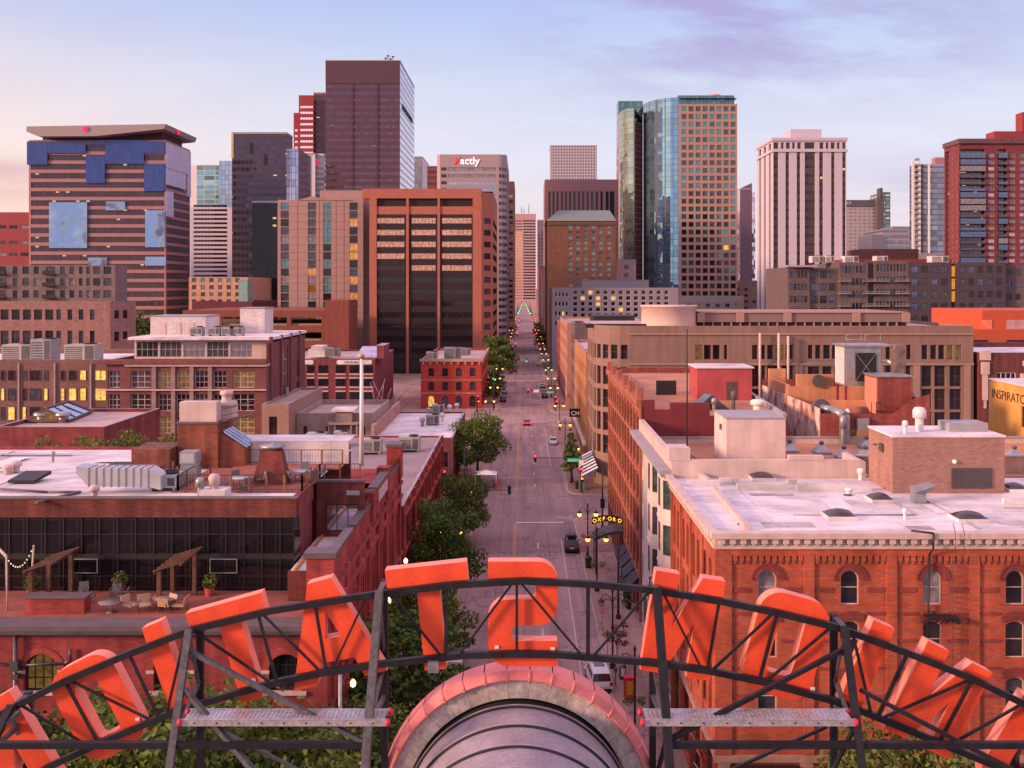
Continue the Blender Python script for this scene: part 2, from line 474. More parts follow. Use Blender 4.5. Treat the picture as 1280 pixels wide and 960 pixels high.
L.append(('letter U', [round_poly(local((1281,866), 31, [(0,0),(29,0),(29,97,4),(61,97,4),(61,0),(90,0),(90,125,28),(0,125,28)]))]))
for nm, pl in L:
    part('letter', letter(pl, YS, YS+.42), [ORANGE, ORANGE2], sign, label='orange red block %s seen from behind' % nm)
# chords
def poly_bar(pts, Y, w, h, mi=0):
    mb = MB()
    P = [Vector(pxw(*a, Y)) for a in pts]; rows = []
    for i, p in enumerate(P):                       # mitred so that the segments share their joints
        d = (P[min(i+1, len(P)-1)]-P[max(i-1, 0)]).normalized(); n = Vector((-d.z, 0, d.x))*(h/2)
        rows.append([p+n+Vector((0,-w/2,0)), p+n+Vector((0,w/2,0)), p-n+Vector((0,w/2,0)), p-n+Vector((0,-w/2,0))])
    for a, b in zip(rows, rows[1:]):
        for i in range(4): mb.quad([a[i], a[(i+1) % 4], b[(i+1) % 4], b[i]], mi)
    mb.quad(rows[0]); mb.quad(rows[-1][::-1])
    return mb
top = [(-170,985),(25,880),(82,851),(162,817),(240,787),(340,763),(475,742),(565,731),(655,726),(740,730),(820,738),(899,751),(967,765),(1046,784),(1134,816),(1215,848),(1280,880),(1450,970)]
bot = [(-120,1062),(60,959),(122,930),(217,890),(300,865),(345,853),(407,840),(475,830),(580,819),(646,817),(697,818),(733,821),(816,828),(885,838),(953,852),(1046,877),(1093,895),(1161,923),(1251,960),(1400,1040)]
YC = 27.84
part('top_chord', poly_bar(top, YC, .16, .185), [TRUSS], sign)
part('bottom_chord', poly_bar(bot, YC-.004, .16, .18), [TRUSS], sign)
webs = [((646,727),(646,817),.10),((735,731),(735,822),.14),((642,727),(573,820),.08),((650,727),(728,820),.08),((812,739),(740,822),.08),((558,733),(557,822),.12),
        ((488,741),(553,822),.08),((394,756),(408,840),.10),((458,746),(414,840),.08),((323,769),(346,853),.10),((328,767),(402,841),.08),((242,788),(340,854),.08),
        ((162,819),(199,898),.09),((230,800),(208,893),.09),((82,853),(123,929),.10),((86,850),(191,901),.08),((26,881),(112,934),.08),((829,741),(878,838),.09),
        ((899,752),(884,838),.10),((967,766),(889,839),.09),((971,767),(949,851),.12),((1040,783),(956,853),.09),((1066,792),(1089,893),.10),((1134,817),(1097,896),.12),
        ((1214,849),(1101,898),.09),((1215,850),(1174,928),.11),((1277,880),(1186,932),.09)]
for a, b, w in webs:
    m = MB(); m.bar(pxw(*a, YC+.012), pxw(*b, YC+.012), w*.78, w*.78); part('web_member', m, [TRUSS], sign)
# front legs lean towards the viewer, rear posts stand upright
legs = [(-9.73, -9.73, 790, .24), (-4.19, -4.36, 741, .27), (3.86, 4.0, 738, .27), (9.31, 9.29, 786, .24), (-14.9, -14.9, 886, .24), (14.75, 14.75, 884, .24)]
for x0, x1, yt, w in legs:
    w *= .84
    zt = wz(yt, 27.7); m = MB()
    dx, dy, dz = (x1-x0), 26.2-27.7, (35-602*26.2/1190)-zt
    k = (zt-17.05)/(-dz)
    m.bar((x0, 27.66, zt+.1), (x0+dx*k, 27.66+dy*k, 17.05), w, w*.8)
    part('leg', m, [TRUSSL if abs(x0) < 9.8 and x0 < 0 else TRUSS], sign)
    m = MB(); m.box(x0-.095, x0+.095, 28.52, 28.71, 17.05, zt+.1); part('post', m, [TRUSS], sign)
    m = MB(); m.bar((x0, 27.66, zt), (x0, 28.6, zt), .16); m.bar((x0, 27.66, zt-.1), (x0, 28.6, zt-2.1), .08)
    m.bar((x0+dx*.8, 27.66+dy*.8, zt+dz*.8), (x0, 28.6, zt+dz*.55), .1); m.bar((x0+dx*.8, 27.66+dy*.8, zt+dz*.8+.1), (x0, 28.55, zt+dz*.8+.1), .12)
    part('cross_brace', m, [TRUSSL], sign)
for a, b in ((-260, 462), (834, 1500)):
    m = MB(); m.bar(pxw(a, 931, 26.42), pxw(b, 931, 26.42), .17, .17); part('tie_beam', m, [TRUSS], sign)
dg = [((234,812,27.5),(461,931,26.4),.15),((231,862,27.),(318,965,26.2),.17),((274,912,28.),(372,962,28.),.1),((834,926,26.45),(1056,811,27.5),.15),
      ((915,962,28.2),(1034,908,28.2),.1),((1070,905,26.8),(1040,965,26.3),.12),((213,890,28.3),(245,868,28.5),.1),((25,890,27.5),(-60,960,26.3),.14),((0,925,28.2),(60,962,28.2),.1),((1075,862,27.),(1290,975,26.2),.13),((838,905,28.3),(822,965,28.3),.14)]
for a, b, w in dg:
    m = MB(); m.bar(pxw(*a), pxw(*b), w*.82, w*.82); part('diagonal_brace', m, [TRUSSL if a[0] < 300 else TRUSS], sign)
m = MB(); A = pxw(535, 827, 27.68); B = pxw(548, 840, 27.68); m.box(A[0], B[0], 27.6, 27.8, B[2], A[2]); m.box(A[0]+.1, A[0]+.17, 27.58, 27.6, B[2]+.08, A[2]-.1)
part('junction_box', m, [STEEL], sign)
for x, y in ((621,809),(691,811),(551,825),(317,850),(172,899),(1016,861)):
    m = MB(); q = pxw(x, y, 27.98); m.box(q[0]-.06, q[0]+.06, 27.97, 28.0, q[2]-.04, q[2]+.04)
    part('maintenance_label', m, [WHITE], sign)
# aluminium scaffold planks
ALU = mat('plank_aluminium', (.52,.50,.54), .38, .6, var=.12, scale=2., fine=.25)
REDP = mat('plastic_red', (.62,.02,.06), .4, var=.1)
def plank(x0, x1, lab):
    z = 35-542*26.4/1190; a, b = wx(x0, 26.4), wx(x1, 26.4)
    r = empty('scaffold_plank', ((a+b)/2, 26.75, z-.16), lab, 'scaffold plank', 'scaffold planks laid in the sign frame')
    m = MB(); m.box(a, b, 26.46, 27.04, z-.04, z)
    n = 46
    for i in range(n):
        x = a+(b-a)*(i+.5)/n
        m.box(x-.03, x+.03, 26.5, 27.0, z, z+.012)
    part('deck', m, [ALU], r)
    for y in (26.4, 27.04):
        m = MB(); m.box(a-.05, b+.05, y, y+.06, z-.17, z+.012); m.box(a-.05, b+.05, y-.012, y, z-.17, z-.15); m.box(a-.05, b+.05, y-.012, y, z-.01, z+.012)
        for i in range(9): m.box(a+(b-a)*(i+.5)/9-.02, a+(b-a)*(i+.5)/9+.02, y-.016, y, z-.11, z-.07, 1)
        part('side_rail', m, [ALU, DARKF], r)
        for x, s in ((a-.05, -1), (b+.05, 1)):
            m = MB(); m.tube((x, y+.03, z-.08), (x+s*.11, y+.03, z-.08), .11, .09, 10); part('end_cap', m, [REDP], r)
plank(229, 480, 'left of two aluminium scaffold planks, laid inside the sign frame under the word STATION')
plank(808, 1066, 'right of two aluminium scaffold planks, laid inside the sign frame under the word UNION')
# station building with curved pediment and vaulted roof
STONE = mat('pediment_stone', (.50,.42,.40), .85, var=.3, scale=1.5, streak=.35, bump=.2, fine=.2)
NEON_PINK = mat('pediment_neon_pink', (.72,.22,.21), .6, var=.16, scale=1.3, streak=.1, fine=.08)  # red neon light from the sign is put into this colour
METAL = mat('roof_metal_mauve', (.33,.275,.325), .55, .1, var=.2, scale=.9, streak=.12, fine=.14)
GAP = mat('dark_gap', (.02,.018,.022), .8)
st = empty('station_building', (0, 28, 0), 'station with grey vaulted metal roof and curved pink pediment in the foreground', 'building')
m = MB(); m.box(-24, 24, 20, 30.2, 0, 17); part('wall', m, [STONE], st)
m = MB(); m.box(-24.3, 24.3, 19.7, 30.5, 17, 17.04); part('roof', m, [METAL], st)
CX, CZ = -.17, 19.18
def ring(mb, r0, y0, r1, y1, t0, t1, n, mi=0):
    for i in range(n):
        a, b = t0+(t1-t0)*i/n, t0+(t1-t0)*(i+1)/n
        mb.quad([(CX+r0*math.cos(a), y0, CZ+r0*math.sin(a)), (CX+r0*math.cos(b), y0, CZ+r0*math.sin(b)),
                 (CX+r1*math.cos(b), y1, CZ+r1*math.sin(b)), (CX+r1*math.cos(a), y1, CZ+r1*math.sin(a))], mi, True)
NB = 19
m = MB(); m2 = MB()
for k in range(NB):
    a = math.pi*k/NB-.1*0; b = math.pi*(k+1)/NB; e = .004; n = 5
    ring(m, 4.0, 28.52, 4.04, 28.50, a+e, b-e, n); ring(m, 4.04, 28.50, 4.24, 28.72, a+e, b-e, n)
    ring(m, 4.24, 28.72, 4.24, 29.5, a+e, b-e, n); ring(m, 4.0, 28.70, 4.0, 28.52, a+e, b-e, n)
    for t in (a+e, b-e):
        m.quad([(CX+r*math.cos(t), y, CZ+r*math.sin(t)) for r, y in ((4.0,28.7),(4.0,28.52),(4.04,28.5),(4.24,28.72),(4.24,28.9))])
    ring(m2, 3.45, 28.60, 4.0, 28.64, a+e*.6, b-e*.6, n); ring(m2, 3.45, 28.95, 3.45, 28.60, a, b, n)
    for rr in (3.80, 3.36): pass
    # rounded roll joints between the blocks
    t = a
    for r0, r1, y, w, mm in ((3.98, 4.26, 28.46, .04, m), (3.47, 3.99, 28.58, .035, m2)):
        c0 = Vector((CX+r0*math.cos(t), y+.07, CZ+r0*math.sin(t))); c1 = Vector((CX+r1*math.cos(t), y+(.3 if mm is m else .07), CZ+r1*math.sin(t)))
        mid = Vector((CX+4.05*math.cos(t), 28.5, CZ+4.05*math.sin(t)))
        if mm is m: mm.tube(c0, mid, w, w, 6); mm.tube(mid, c1, w, w, 6)
        else: mm.tube(c0, c1, w, w, 6)
ring(m2, 3.40, 28.97, 4.2, 28.97, 0, math.pi, 40); ring(m2, 3.0, 29.5, 4.24, 29.5, 0, math.pi, 40)
part('coping', m, [NEON_PINK], st); part('parapet', m2, [STONE], st)
m = MB(); prev = None
y = 28.9; r = 3.36
ring(m, r, 28.95, r, 28.3, 0, math.pi, 64, 1)
y = 28.3
for k in range(8):
    y2 = y-1.22
    ring(m, r-.03, y, r+.06, y-.03, 0, math.pi, 64, 0); ring(m, r+.06, y-.03, r+.05, y-.10, 0, math.pi, 64, 0); ring(m, r+.05, y-.10, r-.02, y-.14, 0, math.pi, 64, 1)  # dark face paints the shadow below each seam lip
    ring(m, r-.02, y-.14, r-.03, y2, 0, math.pi, 64, 0)
    y = y2
part('vault_roof', m, [METAL, GAP], st)
# ================================================================== shared kit for blocks and roofs
def roof_mat(name, col, seam=1.9):
    t = NT(name); p = t.pos(); s_ = t.n('ShaderNodeSeparateXYZ'); t.l(p, s_.inputs[0])
    sl = t.math('MAXIMUM', t.math('LESS_THAN', t.math('FRACT', t.math('DIVIDE', s_.outputs[1], seam)), .045), t.math('LESS_THAN', t.math('FRACT', t.math('DIVIDE', s_.outputs[0], seam*4.3)), .012))
    st = t.remap(t.noise(p, .22, 6, .65), .40, .66, 1.06, .70); f2 = t.remap(t.noise(t.mapv(p, (.25, 1.4, 1)), 1.2, 5), .35, .7, 1.06, .84); g = t.remap(t.noise(p, 7., 3), .3, .7, .93, 1.06)
    pd = t.remap(t.noise(p, .13, 2), .62, .66, 1., .80)
    k = t.math('MULTIPLY', t.math('MULTIPLY', t.math('MULTIPLY', st, f2), t.math('MULTIPLY', g, pd)), t.remap(sl, 0, 1, 1, .82))
    cc = t.n('ShaderNodeCombineColor')
    for i, q in enumerate(col): t.l(t.math('MULTIPLY', k, q), cc.inputs[i])
    t.set(color=cc.outputs[0], rough=.75, spec=.3); return t.mat
ROOFW = roof_mat('roof_membrane_white', (.74,.66,.69))
ROOFG = mat('roof_membrane_grey', (.26,.22,.24), .85, var=.18, scale=.3, fine=.1)
GRAVEL = mat('roof_gravel_tan', (.45,.205,.125), .95, var=.16, scale=.5, fine=.22, bump=.4)
GRAVELP = mat('roof_gravel_pale', (.46,.33,.31), .95, var=.18, scale=.4, fine=.2, bump=.3)
COPE = mat('coping_grey', (.33,.30,.33), .6, var=.15)
CONC = mat('concrete_pale', (.46,.38,.37), .85, var=.14, streak=.15, fine=.06)
LOUVER = mat('louver_dark', (.10,.085,.09), .6)
def block(name, label, x0, x1, y0, y1, h, wall, S=(), side=None, SI=(), roof=None, par=.7, z0=0., d=.3, kw=None, kws=None, cat='building', group=None, cope=None, sub=True):
    """rectangular building: wall, roof; S holes in the face towards the station, side = 'E'/'W' with holes SI"""
    b = Bld(name, label, ((x0+x1)/2, (y0+y1)/2, z0), cat, group)
    m = MB(); kw = dict(kw or {}); kws = dict(kws or kw); kw.setdefault('sub', sub); kws.setdefault('sub', sub)
    b.wall(m, (x0, y0), 0, x1-x0, z0, h+par, list(S), d, **kw)
    if side == 'E': b.wall(m, (x1, y0), 90, y1-y0, z0, h+par, list(SI), d, **kws)
    else: m.quad([(x1,y0,z0),(x1,y1,z0),(x1,y1,h+par),(x1,y0,h+par)])
    if side == 'W': b.wall(m, (x0, y1), -90, y1-y0, z0, h+par, list(SI), d, **kws)
    else: m.quad([(x0,y1,z0),(x0,y0,z0),(x0,y0,h+par),(x0,y1,h+par)])
    m.quad([(x1,y1,z0),(x0,y1,z0),(x0,y1,h+par),(x1,y1,h+par)])
    b.part('wall', m, [wall])
    r = MB(); flat_roof(r, x0, x1, y0, y1, h, par, .35)
    b.part('roof', r, [roof or ROOFG, wall, cope or COPE])
    return b
def hut(b, name, x0, x1, y0, y1, z0, z1, wall, roof, lip=.12):
    m = MB(); m.box(x0, x1, y0, y1, z0, z1-.05); m.box(x0-lip, x1+lip, y0-lip, y1+lip, z1-.05, z1+.1, 1)
    return b.part(name, m, [wall, roof])
def slab(b, name, x0, x1, y0, y1, z0, z1, m_): 
    m = MB(); m.box(x0, x1, y0, y1, z0, z1); return b.part(name, m, m_ if isinstance(m_, list) else [m_])
UNITM = mat('air_unit_beige', (.40,.37,.36), .55, .2, var=.12)
def air_unit(x, y, z, sx, sy, sz, label, rz=0, group='rooftop air units', mm=None):
    r = empty('air_unit', (x, y, z), label, 'air conditioner', group, rz)
    m = MB(); m.box(-sx/2, sx/2, -sy/2, sy/2, .25, sz); m.box(-sx/2-.03, sx/2+.03, -sy/2-.03, sy/2+.03, sz, sz+.05)
    m.box(-sx/2+.1, -sx/2+.25, -sy/2, sy/2, 0, .25); m.box(sx/2-.25, sx/2-.1, -sy/2, sy/2, 0, .25)
    part('casing', m, [mm or UNITM], r, False)
    m = MB()
    for i in range(7): m.box(-sx/2+.15, sx*.1, -sy/2-.03, -sy/2, .4+(sz-.6)*i/7, .4+(sz-.6)*(i+.55)/7)
    m.box(sx*.18, sx/2-.12, -sy/2-.012, -sy/2, .38, sz-.15)
    part('grille', m, [LOUVER], r, False)
    m = MB(); q = min(sx, sy)*.32
    m.lathe((sx*.2, 0, sz+.05), [(q,0),(q,.22),(q*.85,.22),(q*.85,.03),(.08,.03)], 14); part('fan', m, [DARKF], r, False)
    return r
def vent(x, y, z, r_, h, label, kind='cap', mm=None, group='rooftop ventilators'):
    r = empty('roof_vent', (x, y, z), label, 'roof vent', group)
    if kind == 'cap':
        m = MB(); m.lathe((0,0,0), [(r_*.62,0),(r_*.62,h*.6)], 12); part('stack', m, [mm or STEEL], r, False)
        m = MB(); m.lathe((0,0,h*.55), [(.02,0),(r_,0),(r_,h*.3),(r_*.7,h*.42),(.02,h*.45)], 12); part('cap', m, [mm or STEEL], r, False)
    else:
        m = MB(); q = r_
        m.idx([(-q,-q,0),(q,-q,0),(q,q,0),(-q,q,0),(-q,-q,h*.2),(q,-q,h*.2),(q,q,h*.2),(-q,q,h*.2),(-q*.22,-q*.22,h*.7),(q*.22,-q*.22,h*.7),(q*.22,q*.22,h*.7),(-q*.22,q*.22,h*.7)],
              [(0,1,5,4),(1,2,6,5),(2,3,7,6),(3,0,4,7),(4,5,9,8),(5,6,10,9),(6,7,11,10),(7,4,8,11),(8,9,10,11)])
        part('hood', m, [mm or STEEL], r, False)
        m = MB(); m.lathe((0,0,h*.68), [(q*.16,0),(q*.3,h*.1),(q*.34,h*.2),(.02,h*.34)], 10); part('cap', m, [LOUVER], r, False)
    return r
def skylight(b, x, y, z, sx, sy, h=.35):
    m = MB(); n = 8; nn = 6
    m.box(x-sx/2, x+sx/2, y-sy/2, y+sy/2, z, z+.25, 1)
    for i in range(n):
        for j in range(nn):
            P = lambda i, j: (x-sx/2*.94+sx*.94*i/n, y-sy/2*.94+sy*.94*j/nn, z+.26+h*math.sin(math.pi*i/n)**.6*math.sin(math.pi*j/nn)**.6)
            m.quad([P(i,j),P(i+1,j),P(i+1,j+1),P(i,j+1)], 0, True)
    return b.part('skylight', m, [SKYL, ROOFW])
SKYL = pane('skylight_smoked', (.05,.035,.04), .25, .12)

# ================================================================== right side, first block
BR1 = brick('brick_orange_red', (.47,.086,.045), (.27,.11,.08), var=.18, streak=.22)
BR1D = brick('brick_hood_red', (.27,.045,.042), var=.2)
STONEW = mat('painted_stone_cream', (.60,.45,.42), .7, var=.12, streak=.15)
BASEST = mat('sandstone_base', (.42,.25,.20), .8, var=.25, scale=.8, streak=.2, bump=.2)
X0, Y0 = 11.85, 59.
b = Bld('corner_brick_building', 'orange red brick corner building with white roof, arched windows and pale corbelled cornice', (36, 68, 0))
m = MB(); ws = []
for i in range(9):
    uc = 3.27+5.13*i
    ws += [(uc-.58,uc+.58,15.2,17.35,1), (uc-.6,uc+.6,11.9,14.2,.25), (uc-.6,uc+.6,8.3,10.7,.25)]
shop = [(3.27+5.13*i-1.9, 3.27+5.13*i+1.9, .5, 5.2) for i in range(9)]
LW = 49.
b.facade(m, (X0, Y0+.14), 0, LW, 0, 19.5, ws+shop, .32)
b.wins((X0, Y0+.14), 0, ws, (1,2,.07), STONEW, weighted((PD,3),(PW,2),(PB,1),(PM,2)), .22)
b.wins((X0, Y0+.14), 0, shop, (3,2,.09), DARKF, weighted((PD,3),(PW,1),(PL2,1)), .25, name='shop_window')
sw = []
for k in range(4):
    for j in (0, 1):
        u = 1.3+4.25*k+1.75*j
        sw += [(u-.5,u+.5,14.6,17.6,1),(u-.5,u+.5,11.2,13.9,0),(u-.5,u+.5,7.6,10.4,0)]
sa = [(.6+4.4*k,4.0+4.4*k,.4,5.6,1) for k in range(4)]
b.facade(m, (X0+.12, 77.), -90, 18, 0, 19.5, sw+sa, .35)
b.wins((X0+.12, 77.), -90, sw, (1,2,.08), BROWNF, weighted((PD,2),(PM,2),(PB,1)), .25)
b.wins((X0+.12, 77.), -90, sa, (2,2,.1), BROWNF, [PD, PW], .25, name='shop_window')
m.quad([(X0+LW,59,0),(X0+LW,77,0),(X0+LW,77,19.5),(X0+LW,59,19.5)]); m.quad([(X0,77,0),(X0+LW,77,0),(X0+LW,77,19.5),(X0,77,19.5)])
b.part('wall', m, [BR1])
m = MB()                                   # pilasters, panel heads and belts stand proud of the panels
for u0, u1 in [(0,1.04)]+[(5.83+5.13*i-.32, 5.83+5.13*i+.32) for i in range(9)]:
    m.box(X0+u0, X0+u1, Y0, Y0+.14, 5.9, 18.3)
m.box(X0, X0+LW, Y0-.003, Y0+.14, 18.3, 18.75)
for i in range(9):
    a = 1.04 if i == 0 else 5.83+5.13*(i-1)+.32; c = 5.83+5.13*i-.32
    n = 11
    for k in range(n):
        u = a+(c-a)*(k+.5)/n; m.box(X0+u-.13, X0+u+.13, Y0+.01, Y0+.14, 17.95, 18.3)
        m.box(X0+u-.07, X0+u+.07, Y0+.05, Y0+.14, 17.78, 17.95)
for k in range(4): m.box(X0, X0+.12, 77-4.4*k-.4, 77-4.4*k+(.0 if k == 0 else .25), 0, 18.75)
m.box(X0, X0+.12, Y0+.15, Y0+.8, 0, 18.75)
b.part('pilasters', m, [BR1], kind=None)
m = MB()
for i in range(9):
    uc = X0+3.27+5.13*i; hm = MB(); zc = 17.35-.58
    for k in range(10):
        t0, t1 = math.pi*k/10, math.pi*(k+1)/10
        for ra, rb, yy in ((.62,.95,Y0+.06),(.95,1.06,Y0+.02)):
            p = [(uc+r*math.cos(t), yy, zc+r*math.sin(t)) for r, t in ((ra,t0),(rb,t0),(rb,t1),(ra,t1))]
            hm.quad(p[::-1]); hm.quad([(q[0], yy, q[2]) if j < 2 else (q[0], Y0+.14, q[2]) for j, q in enumerate([p[1], p[2], p[2], p[1]])])
    b.part('hood_moulding', hm, [BR1D])
    for zt in (14.2, 10.7):
        hm = MB()
        for k in range(8):
            x = uc-.85+1.7*k/8; h0 = .25*(1-((k-3.5)/4)**2)
            hm.box(x, x+1.7/8+.002, Y0+.05, Y0+.14, zt-.1+h0, zt+.38+h0)
        b.part('hood_moulding', hm, [BR1D])
    a = X0+(1.04 if i == 0 else 5.83+5.13*(i-1)+.32); c = X0+5.83+5.13*i-.32
    for z_, e in ((16.0,.3),(14.6,.16),(12.9,.18),(11.2,.16),(9.5,.18)):
        m.box(a, uc-1.06 if z_ in (16.0,) else uc-.9, Y0+.08, Y0+.14, z_, z_+e); m.box(uc+1.06 if z_ in (16.0,) else uc+.9, c, Y0+.08, Y0+.14, z_, z_+e)
b.part('brick_belts', m, [BR1D], kind='stuff')
m = MB(); m.box(X0-.3, X0+LW, Y0-.45, Y0+.3, 19.45, 19.8); m.box(X0-.1, X0+LW, Y0-.12, Y0+.12, 18.75, 19.0); m.box(X0-.05, X0+LW, Y0-.06, Y0+.1, 19.0, 19.45)
m.box(X0-.4, X0+.15, Y0+.3, 77.2, 19.45, 19.8); m.box(X0-.12, X0+.1, Y0+.12, 77, 18.75, 19.0); m.box(X0-.05, X0+.1, Y0+.1, 77, 19.0, 19.45)
n = 74
for k in range(n):
    u = X0+.2+(LW-.3)*k/n; m.box(u, u+.34, Y0-.34, Y0-.06, 19.12, 19.45); m.box(u+.06, u+.28, Y0-.22, Y0-.06, 18.98, 19.12)
for k in range(26):
    y = Y0+.4+17.4*k/26; m.box(X0-.3, X0-.05, y, y+.34, 19.12, 19.45)
b.part('cornice', m, [STONEW])
m = MB(); m.box(X0-.06, X0+LW, Y0-.08, Y0+.14, 5.5, 5.9); m.box(X0-.06, X0+LW, Y0-.02, Y0+.14, 0, .5)
for i in range(10): m.box(X0+5.13*i-.25+.4, X0+5.13*i+.55+.4, Y0-.03, Y0+.14, .5, 5.5)
m.box(X0-.08, X0+.12, Y0+.14, 77, 5.7, 6.1)
b.part('stone_base', m, [BASEST])
m = MB(); m.quad([(X0,Y0+.2,19.5),(X0+LW,Y0+.2,19.5),(X0+LW,77,19.5),(X0,77,19.5)])
b.part('roof', m, [ROOFW])
def rp(px, py, z): Y = F*(H-z)/(py-VY); return (wx(px, Y), Y)      # a point seen on a roof of height z
m = MB()
for (pa, pc) in (((866,588),(886,604)),((892,612),(934,662))):
    A = rp(*pa, 19.6); B_ = rp(*pc, 19.6); m.bar((*A,19.68),(*B_,19.68),.35,.5)
b.part('parapet_rib', m, [STONEW])
m = MB()
for pa, pc in (((860,607),(900,607)),((900,604),(925,604)),((922,611),(985,611)),((985,606),(996,606)),((996,613),(1090,613)),((1255,630),(1300,630))):
    A = rp(*pa, 19.55); B_ = rp(*pc, 19.55); m.box(A[0], B_[0], A[1], A[1]+.3, 19.5, 19.95)
b.part('roof_curb', m, [ROOFW])
def patches(b, z, rects, mats_):
    for i, (xa, ya, xb_, yb) in enumerate(rects):
        m = MB(); m.quad([(xa,ya,z+.006+.004*i),(xb_,ya,z+.006+.004*i),(xb_,yb,z+.006+.004*i),(xa,yb,z+.006+.004*i)]); b.part('roof_patch', m, [mats_[i % len(mats_)]])
PT1 = mat('roof_patch_grey', (.44,.38,.40), .8, var=.25, scale=1.2); PT2 = mat('roof_patch_clean', (.74,.67,.69), .7, var=.12, scale=.8); PT3 = mat('roof_stain', (.36,.29,.29), .9, var=.35, scale=1.)
patches(b, 19.5, [(15.5,61.2,18.8,62.6),(21.5,66.2,23.1,69.4),(24.6,60.6,26.2,61.6),(31.,62.,36.,62.5),(37.5,66,39.2,69),(16.8,70.5,20.,71.2),(38,61,44,61.8),(28.2,65.0,29.6,67.6)], [PT1, PT2, PT3])
for pts in ([(18.2,64.4,19.56),(26.5,64.4,19.56),(26.5,71.2,19.56)],[(29,60.6,19.56),(29,70.8,19.56)],[(33.5,66.5,19.56),(46,66.5,19.56)]):
    m = MB(); m.path(pts, .045, 5)
    b.part('roof_conduit', m, [COPE])
for x, y in ((14.2,62.0),(24.0,70.6),(36.5,60.9),(43.5,62.0)):
    m = MB(); m.lathe((x,y,19.51),[(.32,0),(.30,.05),(.05,.06)],12); b.part('roof_drain', m, [LOUVER])
for px, py, sx in ((952,599,1.9),(1049,647,2.0),(1099,626,1.6),(1211,650,2.1),(1268,613,1.6)):
    q = rp(px, py, 19.5); skylight(b, q[0], q[1], 19.5, sx, 1.7)
PHB = brick('brick_penthouse_tan', (.35,.18,.15), (.30,.17,.15), bw=.4, bh=.13, var=.08, streak=.1)
hut(b, 'penthouse', 27.6, 36.0, 71.3, 76.2, 19.5, 23.75, PHB, ROOFW, .06)
m = MB(); m.box(32.0, 35.0, 71.22, 71.3, 19.9, 21.4)
for k in range(12): m.box(32.0, 35.0, 71.17, 71.22, 19.92+.125*k, 19.98+.125*k)
b.part('louver', m, [LOUVER])
m = MB(); m.lathe((32.2,71.2,21.9), [(.02,-.16),(.13,-.12),(.16,0),(.13,.12),(.02,.14)], 10); b.part('wall_lamp', m, [emit('lamp_off_white', (.8,.78,.8), .2)])
m = MB(); m.box(27.45,27.6,73,73.7,22.3,22.9); m.box(27.3,27.6,74.4,74.5,22.6,22.7); b.part('wall_box', m, [BROWNF])
m = MB(); m.box(32.6, 35.6, 73, 75, 23.85, 24.5); b.part('equipment_curb', m, [COPE])
# drain pipe, iron balcony and ladder on the front
xp = X0+13.2
m = MB(); m.path([(xp-1.1,Y0-.1,19.9),(xp+.1,Y0-.55,19.85),(xp+.1,Y0-.5,18.9),(xp,Y0-.15,18.4),(xp-.1,Y0-.1,11.0)], .06, 6); b.part('drain_pipe', m, [DARKF])
m = MB(); m.box(xp-.3, xp+1.6, Y0-.75, Y0+.1, 14.62, 14.68); m.box(xp+1.3, xp+1.6, Y0-.9, Y0, 14.4, 14.6)
for k in range(6): m.bar((xp-.3+.35*k, Y0-.75, 14.65), (xp-.3+.35*k, Y0+.0, 14.1), .04)
b.part('iron_balcony', m, [DARKF])
m = MB()
for dx in (1.4, 1.95): m.path([(xp+dx, Y0-.3, 20.4), (xp+dx, Y0-.62, 19.9), (xp+dx, Y0-.62, 18.6), (xp+dx, Y0-.2, 17.9), (xp+dx, Y0-.2, 9.5)], .022, 5)
for k in range(26): m.tube((xp+1.4, Y0-.2, 9.7+.32*k), (xp+1.95, Y0-.2, 9.7+.32*k), .016, n=4)
b.part('ladder', m, [BROWNF])
m = MB(); m.box(X0+.9, X0+5.0, Y0-1.9, Y0-.05, 5.05, 5.35); m.box(X0+1.0, X0+4.9, Y0-1.85, Y0-.1, 4.95, 5.05, 1); b.part('entrance_canopy', m, [DARKF, BROWNF])
b.finish()
for i, (px, py, r_, h, lab) in enumerate(((1076,600,.3,.95,'white round stack on the white roof left of the brick penthouse'),(1061,618,.3,.5,'low white cap beside the middle skylight on the white roof'),(1131,650,.16,.8,'thin pipe vent at the front of the white roof'))):
    q = rp(px, py, 19.5); vent(q[0], q[1], 19.5, r_, h, lab, mm=WHITE)
vent(28.9, 72.2, 23.85, .22, 1.0, 'twin pipe end at the corner of the brick penthouse roof', mm=WHITE)
vent(30.4, 73.2, 23.85, .5, 1.9, 'tall capped flue on the brick penthouse roof', mm=ROOFW)
q = rp(1148, 628, 19.5)
m = MB(); m.idx([(q[0]-.45,q[1]-.4,19.5),(q[0]+.45,q[1]-.4,19.5),(q[0]+.45,q[1]+.4,19.5),(q[0]-.45,q[1]+.4,19.5),(q[0]-.4,q[1]-.4,20.2),(q[0]+.4,q[1]-.4,20.2),(q[0]+.4,q[1]+.4,20.2),(q[0]-.4,q[1]+.4,20.2),(q[0]-.5,q[1]-.9,20.4),(q[0]+.9,q[1]-.9,20.9),(q[0]+.9,q[1]+.4,20.9),(q[0]-.5,q[1]+.4,20.6)],
    [(0,1,5,4),(1,2,6,5),(2,3,7,6),(3,0,4,7),(4,5,9,8),(5,6,10,9),(6,7,11,10),(7,4,8,11),(8,9,10,11)])
solo('duct_hood', m, [STEEL], 'galvanised duct hood on the white roof in front of the brick penthouse', 'duct')

